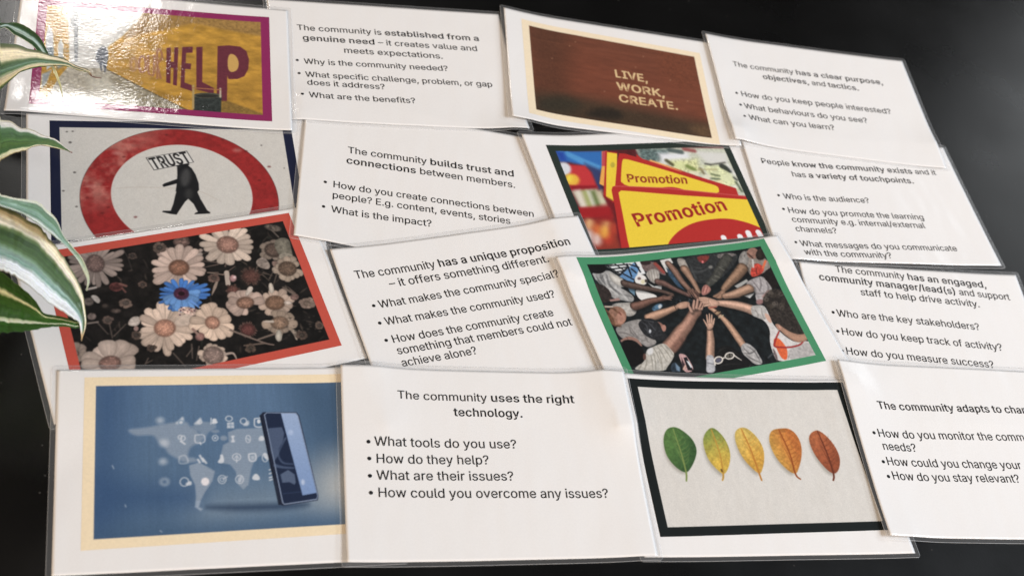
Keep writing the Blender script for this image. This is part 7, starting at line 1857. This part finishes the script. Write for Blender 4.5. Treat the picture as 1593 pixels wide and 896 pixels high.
CURL = {"P_live": (0.0032, 0, 0), "P_promo": (0.0030, 0, 0), "P_hands": (0.0034, 0, 0), "T_purpose": (0.0022, 0.001, 0),
        "T_unique": (0.0012, 0.0, 0), "T_tech": (0.0012, 0.0004, 0), "T_trust": (0.0010, 0, 0), "T_know": (0.0015, 0.0012, 0), "T_need": (0, 0, 0), "P_help": (0, .0, 0.001), "T_adapts": (0.0024, 0, 0.0006)}


def bil(A, fx, fy):
    ny, nx = A.shape
    fx = np.clip(fx, 0, nx - 1.0001)
    fy = np.clip(fy, 0, ny - 1.0001)
    i = fx.astype(int)
    j = fy.astype(int)
    a = fx - i
    b = fy - j
    return (A[j, i] * (1 - a) + A[j, i + 1] * a) * (1 - b) + (A[j + 1, i] * (1 - a) + A[j + 1, i + 1] * a) * b


def blur(z):
    p = np.pad(z, 1, mode='edge')
    # linear extrapolation at the free edges keeps the sheet from cupping
    p[0] = 2 * p[1] - p[2]
    p[-1] = 2 * p[-2] - p[-3]
    p[:, 0] = 2 * p[:, 1] - p[:, 2]
    p[:, -1] = 2 * p[:, -2] - p[:, -3]
    return (p[1:-1, 1:-1] * 4 + 2 * (p[:-2, 1:-1] + p[2:, 1:-1] + p[1:-1, :-2] + p[1:-1, 2:]) + p[:-2, :-2] + p[2:, 2:] + p[:-2, 2:] + p[2:, :-2]) / 16


def build_card(d, idx):
    global HT
    M = hom([(0, PH), (PW, PH), (PW, 0), (0, 0)], d['quad'])
    Mi = np.linalg.inv(M)
    U, V = np.meshgrid(gu, gv)
    xy = ap(M, np.c_[U.ravel(), V.ravel()])
    S = np.max([bil(HT, (xy[:, 0] - HX0) / HC + i, (xy[:, 1] - HY0) / HC + j) for i in (-1, 0, 1) for j in (-1, 0, 1)], axis=0).reshape(GV, GU)
    z = S.copy()
    for _ in range(90):
        z = np.maximum(S, blur(z))
    nz = Noise(100 + idx)
    z = blur(blur(z))
    z = np.maximum(z, S)
    z += 0.00012 + 0.0006 * np.maximum(0, nz.fbm(U / 60.0, V / 60.0) - .4)
    cl, cr_, cb = CURL.get(d['id'], (0, 0, 0))
    z += cl * np.clip(1 - U / 55.0, 0, 1) ** 2 + cr_ * np.clip(1 - (PW - U) / 55.0, 0, 1) ** 2 + cb * np.clip(1 - V / 40.0, 0, 1) ** 2
    rs = random.Random(50 + idx)
    for qx, qy in ((0, 0), (PW, 0), (0, PH), (PW, PH)):
        lift = rs.choice([0.0, 0.0002, 0.0006, 0.0009])
        if d['id'] in ("T_need", "T_trust"):
            lift = 0.0
        z += lift * np.clip(1 - np.hypot(U - qx, V - qy) / 48.0, 0, 1) ** 2
    # lay it on the pile
    x0, y0 = xy.min(0)
    x1, y1 = xy.max(0)
    i0, i1 = int((x0 - HX0) / HC), int((x1 - HX0) / HC) + 2
    j0, j1 = int((y0 - HY0) / HC), int((y1 - HY0) / HC) + 2
    XX, YY = np.meshgrid(HX0 + HC * np.arange(i0, i1), HY0 + HC * np.arange(j0, j1))
    uv = ap(Mi, np.c_[XX.ravel(), YY.ravel()])
    zz = bil(z, (uv[:, 0] + MG) / (PW + 2 * MG) * (GU - 1), (uv[:, 1] + MG) / (PH + 2 * MG) * (GV - 1)) + 0.00042
    ins = (uv[:, 0] > -MG - 1) & (uv[:, 0] < PW + MG + 1) & (uv[:, 1] > -MG - 1) & (uv[:, 1] < PH + MG + 1)
    sub = HT[j0:j1, i0:i1].ravel()
    sub = np.where(ins, np.maximum(sub, zz), sub)
    HT[j0:j1, i0:i1] = sub.reshape(j1 - j0, i1 - i0)

    root = bpy.data.objects.new("picture_card" if 'ops' in d else "text_card", None)
    COL.objects.link(root)
    cx, cy = d['cen']
    cz = float(z[GV // 2, GU // 2])
    root.location = (cx, cy, cz)
    root.rotation_euler = (0, 0, d['th'])
    root.empty_display_size = 0.02
    root['label'] = d['label']
    root['category'] = "picture card" if 'ops' in d else "text card"
    root['group'] = "laminated picture cards spread on the table" if 'ops' in d else "laminated text cards spread on the table"
    ct, stt = math.cos(-d['th']), math.sin(-d['th'])

    def place(mm, off):
        mm = np.asarray(mm, float)
        w = ap(M, mm)
        h = bil(z, (mm[:, 0] + MG) / (PW + 2 * MG) * (GU - 1), (mm[:, 1] + MG) / (PH + 2 * MG) * (GV - 1)) + off
        dx, dy = w[:, 0] - cx, w[:, 1] - cy
        return np.c_[dx * ct - dy * stt, dx * stt + dy * ct, h - cz]

    # film: pouch outline with rounded corners, thin slab, cut edge
    nE = []
    rr = 2.2
    for ccx, ccy, a0 in ((PW + MG - rr, PH + MG - rr, 0), (-MG + rr, PH + MG - rr, 90), (-MG + rr, -MG + rr, 180), (PW + MG - rr, -MG + rr, 270)):
        for k in range(5):
            a = math.radians(a0 + 22.5 * k)
            nE.append((ccx + rr * math.cos(a), ccy + rr * math.sin(a)))
    ring = []
    for k in range(len(nE)):
        a = np.array(nE[k])
        b = np.array(nE[(k + 1) % len(nE)])
        m = max(1, int(np.linalg.norm(b - a) / 3.0))
        for t in range(m):
            ring.append(a + (b - a) * t / m)
    ring = np.array(ring)
    n = len(ring)
    seal = np.c_[np.clip(ring[:, 0], -0.7, PW + 0.7), np.clip(ring[:, 1], -0.7, PH + 0.7)]
    lip = np.c_[np.clip(ring[:, 0], 0.05, PW - 0.05), np.clip(ring[:, 1], 0.05, PH - 0.05)]
    v0 = place(ring, 0.00004)
    v1 = place(ring, 0.00022)
    v2 = place(seal, 0.00022)
    v3 = place(lip, 0.00034)
    ver = np.concatenate([v1, v2, v3])
    fc = []
    for k in range(n):
        k2 = (k + 1) % n
        fc.append((k, k2, n + k2, n + k))
        fc.append((n + k, n + k2, 2 * n + k2, 2 * n + k))
    mesh_obj("film_border", ver, np.array(fc), M_FILM, root)
    ver = np.concatenate([v0, v1 + np.array([0, 0, 0.00002])])
    fc = [(k, (k + 1) % n, n + (k + 1) % n, n + k) for k in range(n)]
    inn = place(np.c_[np.clip(ring[:, 0], -MG + .28, PW + MG - .28), np.clip(ring[:, 1], -MG + .28, PH + MG - .28)], 0.00026)
    ver = np.concatenate([ver, inn])
    fc += [(n + k, n + (k + 1) % n, 2 * n + (k + 1) % n, 2 * n + k) for k in range(n)]
    mesh_obj("film_edge", ver, np.array(fc), M_EDGE, root)
    # paper
    pu, pv = 106, 75
    U2, V2 = np.meshgrid(np.linspace(0, PW, pu), np.linspace(0, PH, pv))
    mm = np.c_[U2.ravel(), V2.ravel()]
    top = place(mm, 0.00028)
    bor = np.concatenate([np.arange(pu), np.arange(1, pv) * pu + pu - 1, (pv - 1) * pu + np.arange(pu - 2, -1, -1), np.arange(pv - 2, 0, -1) * pu])
    low = place(mm[bor], 0.00006)
    F = [tuple(f) for f in grid_faces(pu, pv)]
    nb = len(bor)
    F += [(bor[(k + 1) % nb], bor[k], pu * pv + k, pu * pv + (k + 1) % nb) for k in range(nb)]
    mesh_obj("paper_sheet", np.concatenate([top, low]), np.array(F), M_PAPER, root)

    if 'ops' in d:
        cv = Canvas(idx * 7 + 3)
        col = cv.run(d['ops'])
        X, Y = np.meshgrid(cv.x, cv.y)
        NM = hom([(0, 125), (181, 125), (181, 0), (0, 0)], d['pq'])
        mm = ap(NM, np.c_[X.ravel(), Y.ravel()])
        mm = np.c_[np.clip(mm[:, 0], 0.3, PW - 0.3), np.clip(mm[:, 1], 0.3, PH - 0.3)]
        mesh_obj("printed_picture", place(mm, 0.00036), grid_faces(cv.nx, cv.ny), M_PRINT_B if d['id'] == 'P_help' else M_PRINT, root, cols=col.reshape(-1, 3))
    else:
        parts = {'h': ([], []), 'b': ([], [])}
        # one type size per block
        sizes = {'h': [], 'b': []}
        for k, t, a, b, bul, pre in d['lines']:
            _, wn = layout(pre or t)
            if pre and t.startswith('**'):
                _, wn = layout('**' + pre + '**')
            L = math.hypot(b[0] - a[0], b[1] - a[1])
            sizes['h' if k == 'h' else 'b'].append(L / (wn - 45.0))
        for k, t, a, b, bul, pre in d['lines']:
            key = 'h' if k == 'h' else 'b'
            sy = float(np.median(sizes[key])) * 1.05
            pt = ('**' + pre + '**') if (pre and t.startswith('**')) else (pre or t)
            lay, _ = layout(t)
            _, wn = layout(pt)
            A = np.array(a)
            ex = (np.array(b) - A) / (wn - 45.0)
            e1 = ex / np.linalg.norm(ex)
            ey = np.array([-e1[1], e1[0]]) * sy
            VV, FF = parts[key]
            for ch, bo, x in lay:
                _, gvts, tris, _l = glyph(ch, bo)
                if not len(gvts):
                    continue
                base = sum(len(q) for q in VV)
                VV.append(A + (gvts[:, :1] + x - 22) * ex + gvts[:, 1:] * ey)
                FF += [(base + i, base + j, base + kk) for i, j, kk in tris]
            if bul:
                base = sum(len(q) for q in VV)
                th = np.linspace(0, 2 * math.pi, 17)[:-1]
                r = sy * 105
                VV.append(np.c_[bul[0] + r * np.cos(th), bul[1] + r * np.sin(th)])
                FF += [(base, base + i, base + i + 1) for i in range(1, 15)]
        for key, nm in (('h', "heading_text"), ('b', "bullet_text")):
            VV, FF = parts[key]
            if not VV:
                continue
            mm = np.concatenate(VV)
            vis = np.array(FF)
            cen = mm[vis].mean(1)
            ok = (cen[:, 0] > 1) & (cen[:, 0] < PW - 1)
            P3 = place(mm, 0.00036)
            # all triangles face up
            v = P3[vis]
            up = np.cross(v[:, 1] - v[:, 0], v[:, 2] - v[:, 0])[:, 2] < 0
            vis[up] = vis[up][:, ::-1]
            mesh_obj(nm, P3, vis[ok], M_TEXT, root, smooth=False)
    return root


for i, d in enumerate(CARDS):
    build_card(d, i)

# =====================================================================
# the houseplant leaning in at the left
# =====================================================================
LEAVES = [
{"n":"A","pts":[[[-0.5342,-0.0483,0.07],[-0.534,-0.0493,0.07]],[[-0.5042,0.0069,0.0676],[-0.5037,0.0038,0.0676]],[[-0.4723,0.069,0.0626],[-0.4716,0.0634,0.0626]],[[-0.4368,0.1412,0.055],[-0.4359,0.1326,0.055]],[[-0.4327,0.1414,0.0545],[-0.432,0.1343,0.0545]],[[-0.4268,0.1433,0.0537],[-0.4286,0.1374,0.0537]],[[-0.4207,0.145,0.0522],[-0.4215,0.1316,0.0522]],[[-0.4151,0.1436,0.0505],[-0.4136,0.1279,0.0505]],[[-0.4093,0.1409,0.0489],[-0.4085,0.1247,0.0489]],[[-0.4043,0.1359,0.0474],[-0.4052,0.1218,0.0474]],[[-0.4003,0.1289,0.0458],[-0.4019,0.1188,0.0458]],[[-0.3973,0.1222,0.0443],[-0.3986,0.1166,0.0443]],[[-0.394,0.1148,0.0425],[-0.3953,0.113,0.0425]],[[-0.3908,0.1086,0.0407],[-0.3927,0.1078,0.0407]],[[-0.3876,0.0997,0.0378],[-0.3886,0.0988,0.0378]],[[-0.3855,0.0905,0.035],[-0.3859,0.09,0.035]]],"st":[[0,[58,70,40]],[0.12,[38,66,24]],[0.28,[50,72,52]],[0.36,[150,170,160]],[0.55,[178,192,180]],[0.64,[60,84,56]],[0.9,[38,66,24]],[1,[200,200,180]]],"tipc":[214,208,160],"tip":0.72,"seen":3},
{"n":"B","pts":[[[-0.5347,-0.0456,0.07],[-0.5335,-0.0519,0.07]],[[-0.5004,-0.0079,0.0778],[-0.4972,-0.0273,0.0778]],[[-0.4656,0.0345,0.0827],[-0.4611,0.0007,0.0827]],[[-0.4287,0.0834,0.085],[-0.4233,0.0332,0.085]],[[-0.425,0.0846,0.0837],[-0.4202,0.0388,0.0837]],[[-0.4159,0.0892,0.0798],[-0.4166,0.0507,0.0798]],[[-0.4066,0.0938,0.0741],[-0.4109,0.0688,0.0741]],[[-0.3992,0.0986,0.0683],[-0.4037,0.0811,0.0683]],[[-0.3916,0.1023,0.0625],[-0.3974,0.09,0.0625]],[[-0.3852,0.1062,0.0569],[-0.3908,0.0983,0.0569]],[[-0.3813,0.1081,0.0527],[-0.3851,0.104,0.0527]],[[-0.3765,0.109,0.0484],[-0.3809,0.107,0.0484]],[[-0.3712,0.1125,0.0433],[-0.3753,0.1105,0.0433]],[[-0.3679,0.1143,0.0391],[-0.3698,0.1134,0.0391]],[[-0.3656,0.1125,0.0359],[-0.3675,0.1139,0.0359]],[[-0.3603,0.1185,0.03],[-0.3603,0.1181,0.03]]],"st":[[0,[58,70,40]],[0.06,[92,92,60]],[0.1,[226,208,170]],[0.27,[224,206,168]],[0.32,[120,126,92]],[0.37,[66,84,52]],[0.5,[104,126,104]],[0.56,[74,96,62]],[0.62,[170,176,140]],[0.68,[226,208,170]],[0.86,[216,196,150]],[0.93,[110,116,60]],[1,[38,66,24]]],"tipc":[120,84,74],"tip":0.86,"seen":3},
{"n":"C","pts":[[[-0.5346,-0.0461,0.07],[-0.5336,-0.0514,0.07]],[[-0.4972,-0.0287,0.0761],[-0.4946,-0.0446,0.0761]],[[-0.4602,-0.0084,0.0794],[-0.4565,-0.0353,0.0794]],[[-0.4217,0.0156,0.08],[-0.4176,-0.0232,0.08]],[[-0.4182,0.0168,0.0783],[-0.4145,-0.019,0.0783]],[[-0.412,0.0208,0.074],[-0.4107,-0.0106,0.074]],[[-0.4065,0.0207,0.0695],[-0.4068,-0.0021,0.0695]],[[-0.4002,0.0258,0.0636],[-0.4022,0.0062,0.0636]],[[-0.3936,0.0281,0.0571],[-0.3977,0.0164,0.0571]],[[-0.3876,0.0324,0.0508],[-0.3934,0.0239,0.0508]],[[-0.3834,0.0353,0.0443],[-0.3875,0.0294,0.0443]],[[-0.38,0.0367,0.0382],[-0.3821,0.0341,0.0382]],[[-0.3771,0.0376,0.0336],[-0.3784,0.0373,0.0336]],[[-0.3752,0.0396,0.03],[-0.3753,0.0391,0.03]]],"st":[[0,[150,140,110]],[0.04,[232,222,204]],[0.12,[226,220,204]],[0.17,[84,110,76]],[0.3,[66,96,52]],[0.55,[80,104,54]],[0.78,[72,100,60]],[0.83,[200,196,150]],[0.95,[226,208,170]],[1,[150,130,80]]],"tipc":[150,110,100],"tip":0.93,"seen":3},
{"n":"F","pts":[[[-0.5348,-0.0449,0.07],[-0.5333,-0.0527,0.07]],[[-0.4924,-0.0637,0.0693],[-0.4888,-0.086,0.0693]],[[-0.4518,-0.0799,0.066],[-0.447,-0.1157,0.066]],[[-0.4113,-0.0942,0.06],[-0.406,-0.1432,0.06]],[[-0.4075,-0.0964,0.0596],[-0.4027,-0.1427,0.0596]],[[-0.4012,-0.1011,0.0584],[-0.3972,-0.1418,0.0584]],[[-0.395,-0.1053,0.057],[-0.3917,-0.1399,0.057]],[[-0.3888,-0.1094,0.0556],[-0.3868,-0.1376,0.0556]],[[-0.3835,-0.1158,0.054],[-0.3808,-0.134,0.054]],[[-0.3802,-0.1204,0.0528],[-0.3763,-0.1317,0.0528]],[[-0.3749,-0.1208,0.0513],[-0.3718,-0.1298,0.0513]],[[-0.3678,-0.1209,0.0492],[-0.3661,-0.1279,0.0492]],[[-0.3618,-0.1216,0.0473],[-0.3608,-0.1276,0.0473]],[[-0.3582,-0.1214,0.0463],[-0.3579,-0.1255,0.0463]],[[-0.3547,-0.1207,0.045],[-0.3545,-0.1222,0.045]]],"st":[[0,[60,96,34]],[0.2,[44,82,24]],[0.25,[216,220,180]],[0.29,[210,214,170]],[0.32,[56,92,30]],[0.66,[44,80,24]],[0.7,[200,206,170]],[0.76,[222,222,196]],[0.79,[44,78,26]],[1,[52,86,34]]],"tipc":[120,90,50],"tip":0.96,"seen":3},
{"n":"E","pts":[[[-0.5348,-0.0448,0.07],[-0.5333,-0.0527,0.07]],[[-0.4934,-0.0551,0.0812],[-0.4896,-0.078,0.0812]],[[-0.4541,-0.0627,0.0894],[-0.449,-0.0999,0.0894]],[[-0.4153,-0.0681,0.095],[-0.4096,-0.1194,0.095]],[[-0.4081,-0.0716,0.0926],[-0.4029,-0.1216,0.0926]],[[-0.4012,-0.0724,0.0899],[-0.3986,-0.1212,0.0899]],[[-0.3935,-0.0748,0.0866],[-0.3948,-0.121,0.0866]],[[-0.3847,-0.0769,0.0813],[-0.3875,-0.1233,0.0813]],[[-0.3798,-0.0806,0.0763],[-0.3805,-0.1264,0.0763]],[[-0.3748,-0.0846,0.0726],[-0.3772,-0.127,0.0726]],[[-0.3697,-0.09,0.0686],[-0.3738,-0.1271,0.0686]],[[-0.3646,-0.0953,0.0634],[-0.3681,-0.1276,0.0634]],[[-0.36,-0.1018,0.0587],[-0.3641,-0.1274,0.0587]],[[-0.3572,-0.1078,0.0552],[-0.3613,-0.1266,0.0552]],[[-0.3555,-0.1161,0.0514],[-0.3594,-0.1253,0.0514]],[[-0.3545,-0.1219,0.0487],[-0.3586,-0.1247,0.0487]],[[-0.3547,-0.1253,0.0458],[-0.3578,-0.127,0.0458]],[[-0.356,-0.1291,0.0423],[-0.3572,-0.1299,0.0423]],[[-0.3568,-0.1317,0.04],[-0.3571,-0.1317,0.04]]],"st":[[0,[84,90,60]],[0.03,[120,120,80]],[0.06,[226,208,170]],[0.2,[232,220,196]],[0.25,[90,104,64]],[0.3,[56,80,40]],[0.48,[78,100,64]],[0.6,[150,172,160]],[0.66,[120,148,132]],[0.72,[196,206,198]],[0.78,[236,236,230]],[0.96,[232,230,220]],[1,[170,160,140]]],"tipc":[196,164,120],"tip":0.9,"seen":3},
{"n":"D","pts":[[[-0.5342,-0.0481,0.07],[-0.5339,-0.0494,0.07]],[[-0.4908,-0.0597,0.0863],[-0.4902,-0.0636,0.0863]],[[-0.45,-0.0686,0.0995],[-0.4491,-0.075,0.0995]],[[-0.4101,-0.0753,0.11],[-0.4091,-0.0841,0.11]],[[-0.4067,-0.0749,0.109],[-0.4058,-0.0842,0.109]],[[-0.3996,-0.074,0.1059],[-0.4004,-0.0832,0.1059]],[[-0.3921,-0.0705,0.1008],[-0.392,-0.0836,0.1008]],[[-0.3861,-0.0679,0.0961],[-0.3851,-0.0849,0.0961]],[[-0.382,-0.0689,0.0919],[-0.3799,-0.0865,0.0919]],[[-0.3754,-0.0724,0.0861],[-0.3748,-0.087,0.0861]],[[-0.3701,-0.0805,0.08],[-0.3709,-0.0859,0.08]],[[-0.3639,-0.085,0.0739],[-0.3669,-0.086,0.0739]],[[-0.359,-0.0876,0.0675],[-0.362,-0.0886,0.0675]],[[-0.3552,-0.0925,0.0596],[-0.3576,-0.0928,0.0596]],[[-0.3544,-0.0955,0.0551],[-0.3557,-0.0959,0.0551]],[[-0.3555,-0.0992,0.05],[-0.3563,-0.0993,0.05]]],"st":[[0,[190,190,160]],[0.08,[214,212,190]],[0.16,[110,136,110]],[0.35,[96,124,96]],[0.5,[140,164,148]],[0.7,[110,138,116]],[0.86,[206,214,200]],[0.95,[216,218,200]],[1,[90,100,76]]],"tipc":[190,198,168],"tip":0.75,"seen":3}
]
STALK = [-0.5341,-0.0488,0.07]


def cr_interp(P, t):
    n = len(P)
    i = np.clip(t.astype(int), 0, n - 2)
    f = (t - i)[:, None]
    p0, p1, p2, p3 = P[np.maximum(i - 1, 0)], P[i], P[i + 1], P[np.minimum(i + 2, n - 1)]
    return 0.5 * (2 * p1 + (p2 - p0) * f + (2 * p0 - 5 * p1 + 4 * p2 - p3) * f ** 2 + (3 * p1 - p0 - 3 * p2 + p3) * f ** 3)


def build_plant():
    root = bpy.data.objects.new("potted_plant", None)
    COL.objects.link(root)
    root.location = (STALK[0], STALK[1], TZ)
    root['label'] = "striped green and cream houseplant with long arching leaves reaching over the cards"
    root['category'] = "plant"
    O = np.array([STALK[0], STALK[1], TZ])
    for li, L in enumerate(LEAVES):
        A = np.array([p[0] for p in L['pts']], float)
        B = np.array([p[1] for p in L['pts']], float)
        n = len(A)
        K, NW = 12, 88
        t = np.linspace(0, n - 1.0001, (n - 1) * K)
        a, b = cr_interp(A, t), cr_interp(B, t)
        u = np.linspace(0, 1, NW)
        ax_ = (b - a)
        ed1 = Noise(400 + li)(t * 3.1, t * 0 + 2) - .5
        ed2 = Noise(500 + li)(t * 2.7, t * 0 + 5) - .5
        a = a + ax_ * (0.030 * ed1)[:, None]
        b = b + ax_ * (0.030 * ed2)[:, None]
        wid = np.linalg.norm(b - a, axis=1)
        nz = Noise(300 + li)
        g = a[:, None, :] * (1 - u)[None, :, None] + b[:, None, :] * u[None, :, None]
        # channelled cross-section: a shallow gutter along the midrib
        g[..., 2] += (wid[:, None] * 0.16) * (np.abs(2 * u - 1)[None, :] ** 1.5 - 0.5) * (1 - .8 * (t / t[-1])[:, None])
        g[..., 2] += 0.0012 * (nz.fbm(t[:, None] * 1.7 + 0 * u[None, :], 4 * u[None, :] + 0 * t[:, None]) - .5)
        us = np.array([s[0] for s in L['st']])
        cs = np.array([s[1] for s in L['st']], float)
        seg = np.r_[0, np.cumsum(np.linalg.norm(np.diff((a + b) / 2, axis=0), axis=1))]
        seg /= seg[-1]
        uu = u[None, :] + 0.05 * (nz.fbm(t[:, None] * .5 + 3 + 0 * u, 6 * u[None, :] + 0 * t[:, None]) - .5)
        col = np.stack([np.interp(uu, us, cs[:, k]) for k in range(3)], -1)
        # fine parallel veins
        vein = 1 + 0.30 * (nz(62 * u[None, :] + 0 * t[:, None], 0.35 * t[:, None] + 0 * u[None, :]) - .5) + .20 * (nz(23 * u[None, :] + 0 * t[:, None], 0.2 * t[:, None] + 5 + 0 * u[None, :]) - .5)
        col = col * vein[..., None]
        # withered tip
        s3 = (t / t[-1])
        w = np.clip((s3 - L['tip']) / (1 - L['tip']) * 2.2, 0, 1)[:, None, None]
        col = col * (1 - w) + np.array(L['tipc'], float) * w
        lin = srgb(np.clip(col, 0, 255)) * LEAF_GAIN
        nu, nv = NW, len(t)
        top = g.reshape(-1, 3) - O
        bot = top - np.array([0, 0, 0.00035])
        F = grid_faces(nu, nv)
        bor = np.concatenate([np.arange(nu), np.arange(1, nv) * nu + nu - 1, (nv - 1) * nu + np.arange(nu - 2, -1, -1), np.arange(nv - 2, 0, -1) * nu])
        nb = len(bor)
        m = nu * nv
        side = np.array([(bor[k], bor[(k + 1) % nb], m + bor[(k + 1) % nb], m + bor[k]) for k in range(nb)])
        FF = np.concatenate([F[:, ::-1], F + m, side[:, ::-1]])
        mesh_obj("leaf", np.concatenate([top, bot]), FF, M_LEAF, root, cols=np.concatenate([lin.reshape(-1, 3)] * 2))
    # short cane the leaves spring from
    V, F = [], []
    hgt = STALK[2] + 0.012 - TZ
    for j in range(9):
        zz = hgt * j / 8.0
        r = 0.011 + 0.0018 * math.cos(j * 2.6) + (0.004 if j == 0 else 0)
        for k in range(16):
            an = k * math.pi / 8
            V.append((r * math.cos(an), r * math.sin(an), zz))
    for j in range(8):
        for k in range(16):
            F.append((j * 16 + k, j * 16 + (k + 1) % 16, (j + 1) * 16 + (k + 1) % 16, (j + 1) * 16 + k))
    F.append(tuple(range(8 * 16, 9 * 16)))
    mesh_obj("stem", V, F, M_LEAF, root, cols=np.tile(srgb((120, 110, 70)) * LEAF_GAIN, (len(V), 1)))


LEAF_GAIN = 1.1
build_plant()
